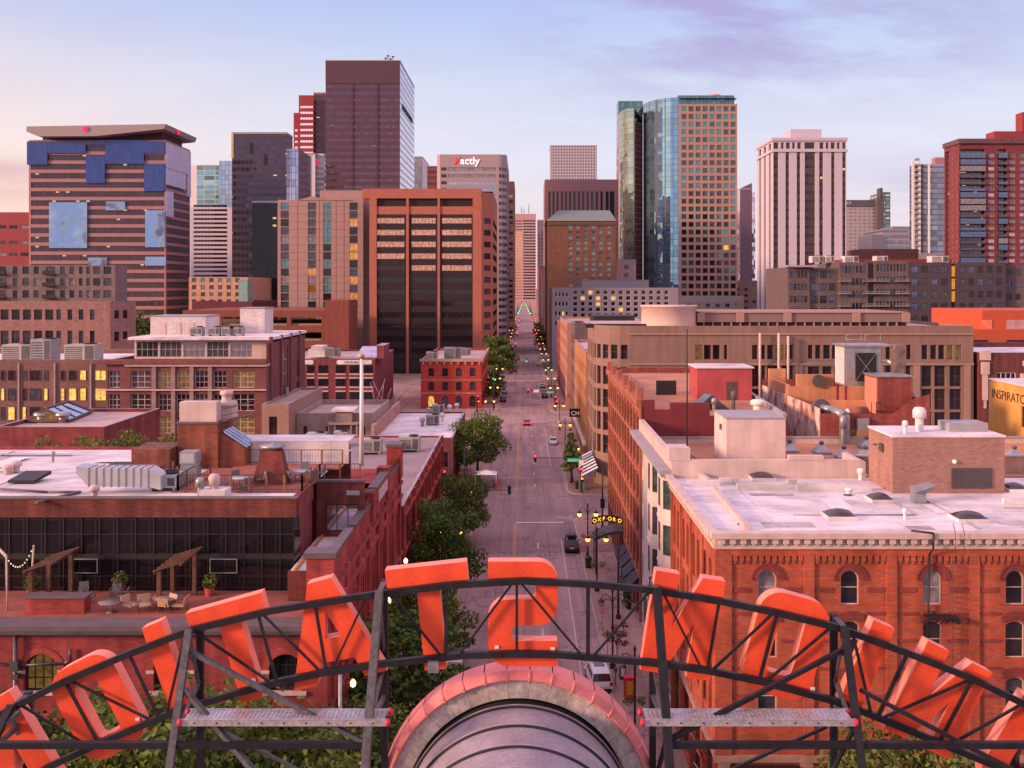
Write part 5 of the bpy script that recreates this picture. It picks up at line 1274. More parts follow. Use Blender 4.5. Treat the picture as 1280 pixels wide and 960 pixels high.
# parking structure
GAR = mat('garage_red_brown', (.235,.065,.05), .85, var=.12, streak=.12); PARK = mat('garage_deck', (.30,.24,.17), .9)
b = Bld('parking_garage', 'red brown parking garage with open decks and a blank stair tower', (-90, 370, 0))
xa, xb = wx(228,350), wx(408,350); m = MB()
hs = [(1+ (xb-xa-2)*k/4+.8, 1+(xb-xa-2)*(k+1)/4-.8, z, z+3.2) for k in range(4) for z in (3.5,9.,15.,20.6)]
b.facade(m, (xa,350), 0, xb-xa, 0, 26.2, hs, .8); m.quad([(xb,350,0),(xb,400,0),(xb,400,26.2),(xb,350,26.2)]); m.quad([(xa,350,26.2),(xb,350,26.2),(xb,400,26.2),(xa,400,26.2)])
m.box(xb, wx(437,350), 348, 366, 0, 30); b.part('wall', m, [GAR])
m = MB()
for z in (2.4, 8, 14, 19.6): m.box(xa+.5, xb-.5, 351, 399, z, z+1.7)
b.part('deck', m, [PARK]); b.finish()
b = block('plum_shed', 'dark plum low building beside the colourful flats', wx(240,400), wx(315,400), 400, 440, 28, mat('plum_panel', (.13,.03,.045), .8, var=.1), grid(2,23,4,3,20,1,0,3), kw=dict(style=(2,1,.15), frame=DARKF, panes=[PW])); b.finish()
b = block('colourful_flats', 'small orange and teal balcony flats in front of the louvred white tower', wx(236,430), wx(310,430), 430, 470, 38.5, mat('flats_orange', (.52,.28,.19), .85), grid(.5,24,6,2.0,24,5,3.2,2.0), kw=dict(style=(2,1,.15), frame=GREYF, panes=[PM,PD,PTEAL]))
m = MB(); m.box(wx(300,430), wx(311,430), 428, 436, 20, 38); b.part('teal_stair_tower', m, [mat('teal_panel', (.22,.36,.34), .6)]); b.finish()
# two tier flats on the far left
GRYB = brick('brick_grey_pink', (.215,.15,.155), var=.1, streak=.1, bw=.7, bh=.25); PKB = brick('brick_salmon', (.33,.17,.155), var=.1, streak=.1, bw=.7, bh=.25)
xa, xb = wx(-70,268), wx(144,268)
b = Bld('two_tier_flats', 'two tier block of flats, grey upper storeys above salmon lower storeys, far left', (-120, 280, 0)); m = MB()
hs = []
for z in (35.2, 38.6-.1, 31.8): hs += [(u-w/2,u+w/2,z,z+2.1) for u, w in ((2,1.6),(5.5,2.2),(9,1.4),(12.5,1.4),(16.,3.),(20,1.4),(23.,1.8),(26,1.4),(30,2.6),(33.4,1.4),(36,1.4),(38.5,1.),(40.6,1.0),(43,2.),(46,2.2))]
hs = [h for h in hs if h[1] < xb-xa]
b.wall(m, (xa,268), 0, xb-xa, 29, 41., hs, .3, style=(2,1,.1), frame=DARKF, panes=weighted((PD,3),(PM,3),(PB,1)), sub=True)
m.quad([(xb,268,29),(xb,276,29),(xb,276,41),(xb,268,41)]); m.quad([(xa,268,40.9),(xb,268,40.9),(xb,276,40.9),(xa,276,40.9)]); b.part('upper_wall', m, [GRYB])
m = MB(); xc = wx(138,260); hs = []
for z in (26.2, 20.4, 14.5, 9.): 
    for k in range(15):
        u = 2+3.05*k; hs.append((u,u+(2.2 if k < 11 else 1.3),z-1.9 if z < 26 else z-.3,z+2.5))
hs = [h for h in hs if h[1] < xc-xa-.3]
b.wall(m, (xa,260), 0, xc-xa, 0, 31., hs, .35, style=(2,2,.1), frame=DARKF, panes=weighted((PD,4),(PM,3),(PL,1),(PW,2)))
b.wall(m, (xc,260), 35, 5.5, 0, 31, [(1,2.2,26.2,28.5),(3.2,4.4,26.2,28.5),(1,2.2,20,22.6),(3.2,4.4,20,22.6)], .3, style=(1,2,.1), frame=DARKF, panes=[PD,PM]); m.quad([(xa,260,30.9),(xc,260,30.9),(xc+4.5,263.1,30.9),(xc+4.5,280,30.9),(xa,280,30.9)])
m.quad([(xc+4.5,263.1,0),(xc+4.5,266,0),(xc+4.5,266,31),(xc+4.5,263.1,31)])
b.part('lower_wall', m, [PKB]); m = MB()
for u in (16., 30., 5.5):
    for z in (35, 38.3, 31.6): m.box(xa+u-1.8, xa+u+1.8, 266.8, 268, z, z+.2); m.box(xa+u-1.8, xa+u+1.8, 266.75, 266.85, z+.2, z+1.1)
b.part('balconies', m, [DARKF], kind='stuff'); b.finish()

# ================================================================== towers, left
def ribbons(u0, u1, z0, n, dz, h): return [(u0,u1,z0+dz*k,z0+dz*k+h) for k in range(n)]
b = block('red_ribbon_office', 'dark red office with ribbon windows behind the blue panelled tower, far left', wx(-90,520), wx(42,520), 520, 560, 74, mat('panel_dark_red', (.30,.045,.06), .7, var=.1), [h for k in range(9) for h in ((1+6.2*k,5.6+6.2*k,z,z+1.9) for z in (66.5,58.,51.5,44.5,37.5,30.5))], par=1.5, kw=dict(style=(3,1,.12), frame=BROWNF, panes=weighted((PM,2),(PB,2),(PD,2),(PL2,1))), sub=False); b.finish()
# blue panelled tower
Yt = 450; xa, xb = wx(36,Yt), wx(207,Yt); zt = wz(175,Yt)
SPAN = mat('spandrel_pink', (.36,.18,.195), .7, var=.1); BLU = glass('panel_blue', (.065,.095,.27), refl=.5, pw=1.6, ph=4.3, line=.05, lcol=(.03,.03,.1), wob=.01, vari=.3)
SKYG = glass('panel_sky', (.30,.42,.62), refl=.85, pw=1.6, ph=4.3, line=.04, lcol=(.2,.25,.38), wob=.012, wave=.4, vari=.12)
b = Bld('blue_panel_tower', 'wide office tower with blue glass panels, pink bands and a folded overhanging roof', (wx(120,Yt), 470, 0)); m = MB()
rb = [(1,xb-xa-.6,z,z+2.7) for z in [zt-5.4-4.3*k for k in range(22)] if z > 1]
b.wall(m, (xa,Yt), 0, xb-xa, 0, zt, rb, .35, style=(40,1,.09), frame=DARKF, panes=[glass('ribbon_glass_wine', (.10,.06,.07), refl=.5, pw=1.6, ph=4.3, line=.06, wob=.02, lit=.03)], sub=False)
b.wall(m, (xb,Yt), 90, 33, 0, zt, [(1.,32,z,z+2.9) for z in [zt-5.4-4.3*k for k in range(22)] if z > 1], .3, style=(16,1,.1), frame=DARKF, panes=[glass('ribbon_glass_side', (.42,.36,.42), refl=.8, pw=1.8, ph=4.3, line=.06, wob=.03)], sub=False)
m.quad([(xa,Yt+33,0),(xa,Yt,0),(xa,Yt,zt),(xa,Yt+33,zt)]); m.quad([(xa,Yt,zt),(xb,Yt,zt),(xb,Yt+33,zt),(xa,Yt+33,zt)]); b.part('wall', m, [SPAN])
for a, y0, c, y1 in ((34.5,177,60,206),(60.2,177,107.8,191.5),(108,177,132,181),(108,195,132,229),(132.2,175.5,180.5,205),(180.8,177,206.5,192),(180.8,205,206.5,239)):
    m = MB(); m.box(wx(a,Yt), wx(c,Yt), Yt-.7, Yt-.05, wz(y1,Yt), wz(y0,Yt)); b.part('blue_panel', m, [BLU])
for a, y0, c, y1 in ((62,253,109.5,310),(133,252,157,263),(182,263,207,309),(111,322,134.5,332),(182,321,208,332)):  # reflected sky built as tinted panels
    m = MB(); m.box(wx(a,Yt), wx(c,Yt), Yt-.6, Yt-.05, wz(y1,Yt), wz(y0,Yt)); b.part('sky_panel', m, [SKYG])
LAV = glass('panel_sky_tint', (.62,.60,.82), refl=.25, pw=2.2, ph=4.3, line=.04, lcol=(.3,.3,.45), wob=.02, vari=.2, rough=.35)  # pale diffuse tint paints the sky reflected on the side face
for u0, u1, z0, z1 in ((.2,32.9,zt-13,zt-1),(.2,26,zt-21,zt-13.2),(28,32.9,zt-24,zt-13.2),(.2,9,zt-36,zt-24)):
    m = MB(); m.box(xb, xb+.5, Yt+u0, Yt+u1, z0, z1); b.part('sky_tint_panel', m, [LAV])
m = MB(); m.box(xa+5, xb-3, Yt+3, Yt+30, zt, zt+5.5); b.part('dark_penthouse', m, [mat('penthouse_wine', (.07,.03,.035), .6)])
m = MB(); m.prism([(wx(33,445),wz(158,445)),(wx(33,445),wz(164.5,445)),(wx(48,445),wz(170.5,445)),(wx(120,445),wz(170,445)),(wx(205,445),wz(161,445)),(wx(207.5,445),wz(155,445))], 445, 487)
b.part('folded_roof', m, [mat('roof_taupe', (.32,.26,.275), .6, var=.08)])
m = MB(); m.tube((wx(107,445),444.9,wz(161.3,445)),(wx(107,445),444.5,wz(161.3,445)),1.3,1.3,16); b.part('round_logo', m, [emit('logo_red', (.9,.005,.1), .8)])
m = MB(); m.tube((wx(207.5,445)+.02,460,wz(158.5,445)),(wx(207.5,445)+.4,460,wz(158.5,445)),1.3,1.3,16); b.part('round_logo', m, [MATS['logo_red']])
b.finish()
def slabtower(name, label, px0, px1, Y, ytop, depth, mS, mSide=None, extra=None, base=0.):
    b = Bld(name, label, ((wx(px0,Y)+wx(px1,Y))/2, Y+depth/2, 0)); xa, xb = wx(px0,Y), wx(px1,Y); zt = wz(ytop,Y)
    m = MB(); m.quad([(xa,Y,base),(xb,Y,base),(xb,Y,zt),(xa,Y,zt)]); b.part('front_facade', m, [mS])
    m = MB(); m.quad([(xb,Y,base),(xb,Y+depth,base),(xb,Y+depth,zt),(xb,Y,zt)]); m.quad([(xa,Y+depth,base),(xa,Y,base),(xa,Y,zt),(xa,Y+depth,zt)]); m.quad([(xb,Y+depth,base),(xa,Y+depth,base),(xa,Y+depth,zt),(xb,Y+depth,zt)])
    b.part('side_facades', m, [mSide or mS])
    m = MB(); m.quad([(xa,Y,zt-.3),(xb,Y,zt-.3),(xb,Y+depth,zt-.3),(xa,Y+depth,zt-.3)]); m.box(xa-.15,xb+.15,Y-.15,Y+.5,zt-.6,zt+.4); m.box(xb-.5,xb+.15,Y+.5,Y+depth,zt-.6,zt+.4); m.box(xa-.15,xa+.5,Y+.5,Y+depth,zt-.6,zt+.4); b.part('roof', m, [COPE])
    b.X = (xa, xb, zt); return b
b = slabtower('teal_striped_tower', 'distant pale tower with teal glass stripes behind the louvred white office', 246, 290, 800, 207, 40, glass('teal_stripes', (.28,.50,.52), refl=.75, pw=9., ph=4, line=.06, lcol=(.5,.55,.55), wob=.25, vari=.9))
m = MB(); xa, xb, zt = b.X; m.box(wx(238,800), xa, 800, 830, 0, zt); b.part('white_fin', m, [WHITE]); m = MB(); m.box(wx(274,796), wx(290,796), 796, 830, 0, wz(201,796)); b.part('blue_glass_bay', m, [glass('bay_glass', (.45,.5,.6), refl=.8, pw=3, ph=4)]); b.finish()
LVW = mat('lavender_white_panel', (.60,.50,.58), .7, var=.06)
b = block('louvred_white_office', 'pale lavender office with a frame of thin horizontal bands', wx(238,600), wx(291,600), 600, 640, wz(262,600), LVW, ribbons(2,23.2,30,21,2.75,1.45), par=1.5, kw=dict(style=(10,1,.06), frame=LVW, panes=[PW]), sub=False); b.finish()
DKP = glass('glass_dark_purple', (.085,.068,.12), refl=.6, pw=2.2, ph=3.9, line=.12, lcol=(.06,.05,.07), wob=.04, band=.38, bcol=(.05,.035,.055), lit=.012)
b = slabtower('dark_purple_tower', 'dark purple glass tower with flat top left of the tall wine red tower', 290, 358, 520, 166, 14, DKP, glass('glass_purple_side', (.55,.53,.66), refl=.85, pw=2.2, ph=3.9, line=.08, wob=.05))
m = MB(); xa, xb, zt = b.X; m.box(xa-.3, xa+.9, 519.8, 521, zt-14, zt); b.part('glint_edge', m, [mat('glint_edge', (.6,.42,.16), .4, .5)]); m = MB(); m.box(xb, wx(374,526), 524, 548, 0, wz(186,524)); b.part('side_wing', m, [MATS['glass_purple_side']])  # the gold strip stands in for light reflected off the left edge
m = MB(); m.box(wx(312,519.6), wx(315,519.6), 519.7, 519.9, wz(192,520), wz(178,520)); m.box(wx(330,519.6), wx(333,519.6), 519.7, 519.9, wz(206,520), wz(192,520)); b.part('dark_bay', m, [GAP]); b.finish()
b = slabtower('dark_reflection_block', 'darker reflection in the dark purple tower, built as a separate block with dim lit rows', 315, 352, 470, 252, 40, glass('glass_dark_reflection', (.022,.02,.03), refl=.4, pw=1.9, ph=3.7, line=.1, lcol=(.02,.02,.025), wob=.03, lit=.03)); b.finish()  # stands in for a dark reflection in the purple tower's glass
b = slabtower('white_stripe_tower', 'slim white tower with dark stripe and louvred corner beside the dark purple tower', 373, 394, 620, 192, 30, mat('white_cladding', (.66,.62,.70), .6, var=.06), glass('louvre_side', (.3,.27,.32), refl=.4, pw=50, ph=3.6, line=.002, band=.45, bcol=(.66,.6,.68)))
m = MB(); xa, xb, zt = b.X; m.box(wx(381.5,620), wx(388,620), 619.6, 620, 0, zt-1.2); b.part('dark_stripe', m, [glass('stripe_glass', (.1,.09,.13), refl=.5)])
m = MB(); m.box(xb, wx(405,624), 624, 650, 0, zt+.5); b.part('louvred_corner', m, [MATS['louvre_side']]); m = MB(); m.box(wx(395,624), wx(398,624), 623.6, 624, zt-7, zt-4); b.part('red_logo', m, [emit('logo_red', (.9,.005,.1), .8)]); b.finish()
b = slabtower('red_crown_tower', 'distant red topped tower with sunlit white ribbon windows behind the tallest tower', 392, 420, 760, 116, 40, glass('wine_dark', (.12,.055,.07), refl=.35, pw=3, ph=4.3, line=.1, band=.4, bcol=(.15,.05,.06), lit=.02))
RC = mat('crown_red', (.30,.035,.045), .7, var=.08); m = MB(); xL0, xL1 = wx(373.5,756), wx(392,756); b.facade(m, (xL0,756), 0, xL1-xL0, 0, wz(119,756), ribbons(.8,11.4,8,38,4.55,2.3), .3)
b.wins((xL0,756), 0, ribbons(.8,11.4,8,38,4.55,2.3), (5,1,.3), RC, [pane('pane_sunlit', (.95,.72,.74), .5, .1, .1, .25, (1,.75,.75))], .25, sub=False); m.quad([(xL0,790,0),(xL0,756,0),(xL0,756,wz(119,756)),(xL0,790,wz(119,756))]); b.part('lit_bay', m, [RC])  # pale colour and faint glow paint sunlight on these windows
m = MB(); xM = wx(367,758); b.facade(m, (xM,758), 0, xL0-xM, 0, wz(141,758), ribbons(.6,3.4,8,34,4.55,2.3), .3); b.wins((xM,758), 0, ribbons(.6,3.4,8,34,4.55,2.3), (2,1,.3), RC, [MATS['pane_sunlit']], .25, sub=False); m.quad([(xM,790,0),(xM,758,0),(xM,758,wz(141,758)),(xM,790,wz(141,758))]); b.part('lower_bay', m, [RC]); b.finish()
TW = glass('tall_wine_glass', (.15,.09,.135), refl=.55, pw=2.0, ph=4.15, line=.13, lcol=(.075,.032,.042), wob=.02, wave=.02, band=.52, bcol=(.085,.036,.060), lit=.012)
b = slabtower('tall_wine_red_tower', 'tallest tower, dark wine red slab with rooftop dishes and mirror like right side', 407, 500, 590, 76, 77, TW, glass('tall_side', (.56,.52,.66), refl=.92, pw=2.2, ph=4.15, line=.06, lcol=(.4,.36,.45), wob=.03, band=.25, bcol=(.5,.42,.5)))
xa, xb, zt = b.X; m = MB(); m.box(xa, xb, 589.7, 590, zt-14, zt); b.part('blank_crown', m, [mat('crown_wine', (.095,.042,.066), .7, var=.06)])
m = MB()
for px in (440.5, 471.5): m.box(wx(px,590)-.5, wx(px,590)+.5, 589.5, 590, 0, zt-14)
b.part('pier', m, [MATS['crown_wine']])
m = MB(); m.box(xb, xb+.2, 600, 655, zt-28, zt-24.5); b.part('louvre_band', m, [GAP])
for dx, h in ((-10,4.),(-8.5,5.5),(-7,3.5),(-5.5,5)):
    m = MB(); m.tube((xb+dx,598,zt-.3),(xb+dx,598,zt+h),.25,.2,6); m.lathe((xb+dx,598,zt+h-1.2),[(.1,0),(.9,.5),(.9,1.0),(.1,1.2)],8); b.part('roof_antenna', m, [LOUVER])
b.finish()
# tan hotel
TANH = mat('hotel_tan_panel', (.38,.24,.23), .8, var=.06, streak=.05)
xa, xb = wx(347,410), wx(454,410); zt = wz(250,410); b = Bld('tan_hotel', 'tan panelled hotel with four vertical strips of windows and small gables', (wx(400,410), 425, 0)); m = MB()
hs = [(wx(c,410)-xa-1.75, wx(c,410)-xa+1.75, 4+3.55*k, 4+3.55*k+3.2) for c in (356,390,409,442) for k in range(19)]
b.wall(m, (xa,410), 0, xb-xa, 0, zt, hs, .3, style=(2,1,.09), frame=DARKF, panes=lambda h: R.choice([PM,PD,PB,PTEAL] if h[0] < 8 else [PGOLD,PGOLD,PM,PD,PB] if h[0] < 16 else [PTEAL,PD,PTEAL] if h[0] < 24 else [PGOLD,PD,PM,PGOLD]), sub=True)
m.quad([(xa,440,0),(xa,410,0),(xa,410,zt),(xa,440,zt)]); m.quad([(xb,410,0),(xb,440,0),(xb,440,zt),(xb,410,zt)]); m.quad([(xa,410,zt),(xb,410,zt),(xb,440,zt),(xa,440,zt)])
for c in (390, 425): m.idx([(wx(c-17,410),409.7,zt-.1),(wx(c+17,410),409.7,zt-.1),(wx(c,410),409.7,zt+1.7),(wx(c-17,410),440,zt-.1),(wx(c+17,410),440,zt-.1),(wx(c,410),440,zt+1.7)],[(0,1,2),(0,2,5,3),(1,4,5,2)])
b.part('wall', m, [TANH]); hut(b, 'penthouse', wx(400,416), wx(454,416), 416, 434, zt, wz(238,416), TANH, COPE)
m = MB()
for k in range(22): m.box(xa, xb, 409.93, 410, 3.4+3.55*k*.93, 3.46+3.55*k*.93)
for c in (372, 399, 420, 430): m.box(wx(c,410)-.06, wx(c,410)+.06, 409.93, 410, 0, zt)
b.part('panel_joints', m, [mat('joint_brown', (.2,.12,.11), .8)], kind='stuff'); b.finish()
# orange framed tower
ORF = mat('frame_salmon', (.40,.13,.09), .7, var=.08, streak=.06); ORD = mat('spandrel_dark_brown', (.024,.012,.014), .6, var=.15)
Yt = 380; b = Bld('salmon_framed_tower', 'salmon framed office tower with dark window bays and a chamfered corner, beside the street', (wx(530,Yt), 410, 0)); zt = wz(236,Yt)
xs = [(471,506),(514,545),(552,590)]; m = MB(); xa, xb = wx(468,Yt), wx(591,Yt); hs = []
for a, c in xs: hs += [(wx(a,Yt)-xa+.1, wx(c,Yt)-xa-.1, wz(279.5,Yt)-4.72*k, wz(279.5,Yt)-4.72*k+2.35) for k in range(14)]
b.facade(m, (xa,Yt), 0, xb-xa, 0, wz(268,Yt), hs, .3); wt = {}
b.wins((xa,Yt), 0, hs, (7,1,.1), DARKF, lambda h: PCOP if h[2] > 45 else R.choice([PCOP, PW, PCOP]) if h[2] > 40.5 else R.choice([PW,PD,PD,PW]), .25, sub=True); b.part('dark_bays', m, [ORD])
m = MB(); m.box(wx(453,Yt), xb+3.4, Yt-.4, Yt+12, wz(248,Yt), zt); m.box(xa, xb, Yt-.1, Yt+1, wz(268,Yt), wz(258,Yt)); m.box(xa, xb, Yt+.8, Yt+1.2, wz(258,Yt), wz(248,Yt), 1)
m.box(wx(591,Yt), wx(602,Yt), Yt-.5, Yt+2, 0, wz(248,Yt)); m.box(wx(462,Yt), wx(471,Yt), Yt-.5, Yt+1, 0, wz(248,Yt))
for px in (509.5, 548.5): m.box(wx(px,Yt)-.5, wx(px,Yt)+.5, Yt-.55, Yt, 0, wz(248,Yt)+.3)
b.part('frame', m, [ORF, ORD])
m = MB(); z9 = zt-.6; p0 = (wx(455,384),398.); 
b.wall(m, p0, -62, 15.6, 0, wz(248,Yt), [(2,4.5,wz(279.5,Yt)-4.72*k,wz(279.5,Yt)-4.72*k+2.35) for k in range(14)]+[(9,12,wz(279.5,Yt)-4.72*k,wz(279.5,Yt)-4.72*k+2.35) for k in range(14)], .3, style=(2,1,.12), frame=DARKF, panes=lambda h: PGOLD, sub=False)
b.part('chamfer_wall', m, [mat('frame_salmon_lit', (.95,.30,.10), .7, var=.08)]); m = MB()  # bright orange paints the sun's reflection on the left chamfer
p1 = (wx(602,Yt), Yt); b.wall(m, p1, 52, 7.0, 0, wz(240,Yt), [(1.5,5.6,wz(279.5,Yt)-4.72*k,wz(279.5,Yt)-4.72*k+2.35) for k in range(14)], .3, style=(2,1,.12), frame=DARKF, panes=[PW,PM], sub=False)
q1 = (p1[0]+7*math.cos(math.radians(52)), p1[1]+7*math.sin(math.radians(52))); b.wall(m, q1, 90, 60, 0, wz(240,Yt), [(2,58,wz(279.5,Yt)-4.72*k,wz(279.5,Yt)-4.72*k+2.35) for k in range(14)], .3, style=(24,1,.12), frame=DARKF, panes=[PW], sub=False)
b.part('chamfer_wall', m, [ORF]); m = MB(); m.quad([(wx(455,384),385,z9),(q1[0],385,z9),(q1[0],446,z9),(wx(455,384),446,z9)]); b.part('roof', m, [COPE]); b.finish()
b = slabtower('grey_slim_tower', 'slim distant grey tower with pale side between tallest tower and the sign topped office', 517, 528, 900, 196, 60, glass('grey_slim', (.28,.27,.3), refl=.5, pw=2.5, ph=4, line=.15, lcol=(.2,.2,.22)), mat('pale_side', (.62,.56,.62), .7)); b.finish()
b = slabtower('distant_red_tower', 'sliver of a distant red tower left of the sign topped office', 534, 548, 800, 208, 30, glass('distant_red', (.4,.12,.1), refl=.4, pw=3, ph=5, line=.1, band=.5, bcol=(.5,.13,.12))); b.finish()
# office with white lettering
XP = mat('panel_pink_grey', (.38,.27,.30), .65, var=.05, streak=.04); Yt = 482; zt = wz(193,Yt)
b = Bld('sign_topped_office', 'pink grey office with rounded corner, ribbon windows and white lettering at its top', (wx(587,Yt), 520, 0)); m = MB(); xa, xb = wx(546,Yt), wx(623.5,Yt)
zr = [wz(213.5,Yt)-3.48*k for k in range(28)]; ribg = [PPINK, PR, PM]
b.wall(m, (xa+1.6,Yt), 0, xb-xa-1.6, 0, zt, [(.6,3.4,z,z+1.75) for z in zr]+[(4.,xb-xa-3,z,z+1.75) for z in zr], .25, style=lambda h: (2,1,.1) if h[1] < 4 else (14,1,.08), frame=GREYF, panes=lambda h: PD if h[1] < 4 else (R.choice((PR,PB)) if h[2] > 60 else R.choice((PM,PR,PD))), sub=False)
px_, py_ = xa, Yt+1.6; b.facade(m, (xa,Yt+1.6), -45, 2.26, 0, zt, [])
o = (xb, Yt)
for k in range(4):
    a = 11.25+22.5*k; L_ = 1.56
    b.wall(m, o, a, L_, 0, zt, [(.0+.05,L_-.05,z,z+1.75) for z in zr], .2, style=(1,1,.08), frame=GREYF, panes=[PD,PM], sub=False); o = (o[0]+L_*math.cos(math.radians(a)), o[1]+L_*math.sin(math.radians(a)))
b.wall(m, o, 90, 75, 0, zt, [(.5,74,z,z+1.75) for z in zr], .25, style=(30,1,.1), frame=GREYF, panes=[PD,PM,PW], sub=False)
m.quad([(xa,557,0),(xa,Yt+1.6,0),(xa,Yt+1.6,zt),(xa,557,zt)]); m.quad([(xa,Yt+1.6,zt-.4),(o[0],Yt+2,zt-.4),(o[0],557,zt-.4),(xa,557,zt-.4)]); b.part('wall', m, [XP])
A = wx(567,Yt); zb = wz(205.3,Yt)
b.part('sign_lettering', text_mb('X', 5.2, .3, fn=lambda u, w, t: (A+u, Yt-.25+t, zb+w)), [emit('sign_red', (.9,.02,.03), .7)], label='red X of the rooftop lettering')
b.part('sign_lettering', text_mb('actly', 5.2, .3, fn=lambda u, w, t: (A+3.3+u, Yt-.25+t, zb+w), sx=1.02), [emit('sign_lit_white', (1,.97,.97), .9)]); b.finish()
b = block('brown_ribbon_tower', 'narrow brown tower with orange ribbon bands just behind the sign topped office', wx(612,640), wx(643,640), 640, 700, wz(228,640), mat('brown_ribbon', (.30,.15,.12), .8, var=.08), ribbons(1,15.6,6,26,3.55,1.7), kw=dict(style=(8,1,.1), frame=BROWNF, panes=[PW,PGOLD,PM]), sub=False); b.finish()
b = block('street_end_tower', 'slim pale banded tower closing the far end of the street', wx(643,1560), wx(670,1560), 1560, 1590, wz(268,1560), mat('end_tower_pink', (.50,.28,.30), .7, var=.04), ribbons(.8,13.5,14,28,4.7,2.2)+ribbons(14.4,34.6,14,28,4.7,3.0), par=1, kw=dict(style=(4,1,.2), frame=WHITE, panes=lambda h: PGOLD if h[0] < 3 and h[2] < 125 else PW), sub=False)  # gold panes on the left half paint its sunlit side
for px, h in ((652,9),(655,6),(661,14)):
    m = MB(); m.tube((wx(px,1570),1570,156),(wx(px,1570),1570,157+h),.7,.4,6); b.part('roof_mast', m, [LOUVER])
b.finish()
# ================================================================== right side, second block on
TANB = mat('stone_tan_brown', (.265,.158,.135), .85, var=.10, streak=.14, fine=.06); TANL = mat('stone_pinkish_trim', (.33,.20,.175), .85, var=.08)
b = Bld('tan_corner_office', 'big tan brown stone office with rounded corner, long penthouse and a pale drum', (45, 185, 0)); Yt = 164.4; zt = 27.6
m = MB(); xa, xb = 18.2, 77.6; hs = []; hl = []
for a, c in ((869,878),(880,889),(891,900),(905,909),(940,947),(949,957),(959,967),(969,980),(982,992),(1010,1016),(1019,1026),(1029,1038),(1040,1047),(1050,1057),(1107,1113),(1115,1121),(1123,1130),(1133,1139),(1152,1160),(1163,1171),(1173,1181),(1184,1191),(1194,1202)):
    hs.append((wx(a,Yt)-xa, wx(c,Yt)-xa, 22.4, 24.9))
for a, c in ((869,885),(887,900),(940,957),(959,975),(977,992),(1010,1025),(1028,1040),(1043,1057),(1107,1121),(1124,1139),(1152,1165),(1168,1182),(1187,1202)):
    hl += [(wx(a,Yt)-xa, wx(c,Yt)-xa, z, z+3.6) for z in (17.7,13.7,9.7,5.7)]+[(wx(a,Yt)-xa, wx(c,Yt)-xa, .5, 4.5)]
hs = [h for h in hs if h[0] > .2]; hl = [h for h in hl if h[0] > .2]
b.wall(m, (xa,Yt), 0, xb-xa, 0, zt+.6, hs, .4, style=(1,1,.1), frame=BROWNF, panes=weighted((PD,4),(PW,4),(PL2,2),(PL,1)))
m2 = MB(); m = MB()
b.w = [w for w in b.w if False]
b.wall(m, (xa,Yt), 0, xb-xa, 0, zt+.6, hs+hl, .45, style=lambda h: (1,1,.1) if h[1]-h[0] < 1.4 else (2,2,.1), frame=BROWNF, panes=weighted((PD,4),(PW,4),(PL2,1)))
o = (12.5, Yt+5.7); segs = [(-80+20*k*.95) for k in range(5)]                 # rounded corner turns from the street to the front
n = 5; rad = 5.7
for k in range(n):
    t0 = math.pi+math.pi/2*k/n; t1 = math.pi+math.pi/2*(k+1)/n
    p = (xa+rad*math.cos(t0), Yt+rad+rad*math.sin(t0)); q = (xa+rad*math.cos(t1), Yt+rad+rad*math.sin(t1)); L_ = math.dist(p, q); a = math.degrees(math.atan2(q[1]-p[1], q[0]-p[0]))
    b.wall(m, p, a, L_, 0, zt+.6, [(.3,L_-.3,22.4,24.9)]+[(.3,L_-.3,z,z+3.2) for z in (17.9,13.9,9.9,5.9)], .4, style=(1,2,.1), frame=BROWNF, panes=[PD,PG,PW])
hw = [(1.2+4.1*k,2.2+4.1*k,z,z+3.) for k in range(4) for z in (22,17.9,13.9,9.9,5.9)]+[(2.4+4.1*k,3.6+4.1*k,z,z+3.) for k in range(4) for z in (22,17.9,13.9,9.9,5.9)]
b.wall(m, (12.5,187), -90, 187-(Yt+rad), 0, zt+.6, hw, .4, style=(1,2,.1), frame=BROWNF, panes=[PD,PM,PG])
m.quad([(xb,Yt,0),(xb,205,0),(xb,205,zt+.6),(xb,Yt,zt+.6)]); b.part('wall', m, [TANB])
m = MB(); 
for z in (21.4, 26.6): m.box(xa, xb, Yt-.25, Yt, z, z+.35)
for px in (862,904,934,999,1064,1100,1146,1209): m.box(wx(px,Yt)-.5, wx(px,Yt)+.5, Yt-.2, Yt, 0, 21.4)
b.part('stone_bands', m, [TANL])
m = MB(); pts = [(xa+rad*math.cos(math.pi+math.pi/2*k/8), Yt+rad+rad*math.sin(math.pi+math.pi/2*k/8)) for k in range(9)]+[(xb,Yt),(xb,205),(12.5,205)]
m.quad([(x,y,zt) for x, y in pts]); b.part('roof', m, [GRAVELP])
m = MB(); m.box(wx(875,176), wx(1134,176), 176, 195, zt+.8, 30.1); m.box(wx(874,176), wx(1135,176), 175.7, 196, 30.1, 30.3, 1); m.box(wx(875,176), wx(1134,176), 176.4, 195, zt, zt+.8, 2)
for px in (876,925,984,1070,1132): m.box(wx(px,176)-.7, wx(px,176)+.7, 175.6, 176, zt+.8, 30.1, 1)
for k in range(22): m.box(wx(880+11.5*k,176)-.12, wx(880+11.5*k,176)+.12, 176.1, 176.4, zt, zt+.8, 1)
b.part('penthouse', m, [mat('penthouse_mauve', (.22,.14,.135), .85, var=.06), TANL, GAP])
m = MB(); m.lathe((wx(838,176),178,zt-.1),[(5.1,0),(5.1,3.7),(5.3,3.7),(5.3,4.0),(.01,4.0)],40); b.part('drum', m, [mat('drum_salmon_white', (.62,.44,.40), .8, var=.05)])
m = MB(); m.box(wx(733,168), wx(803,168)+1, 170, 171, zt, zt+.7); b.part('roof_canopy', m, [DARKF])
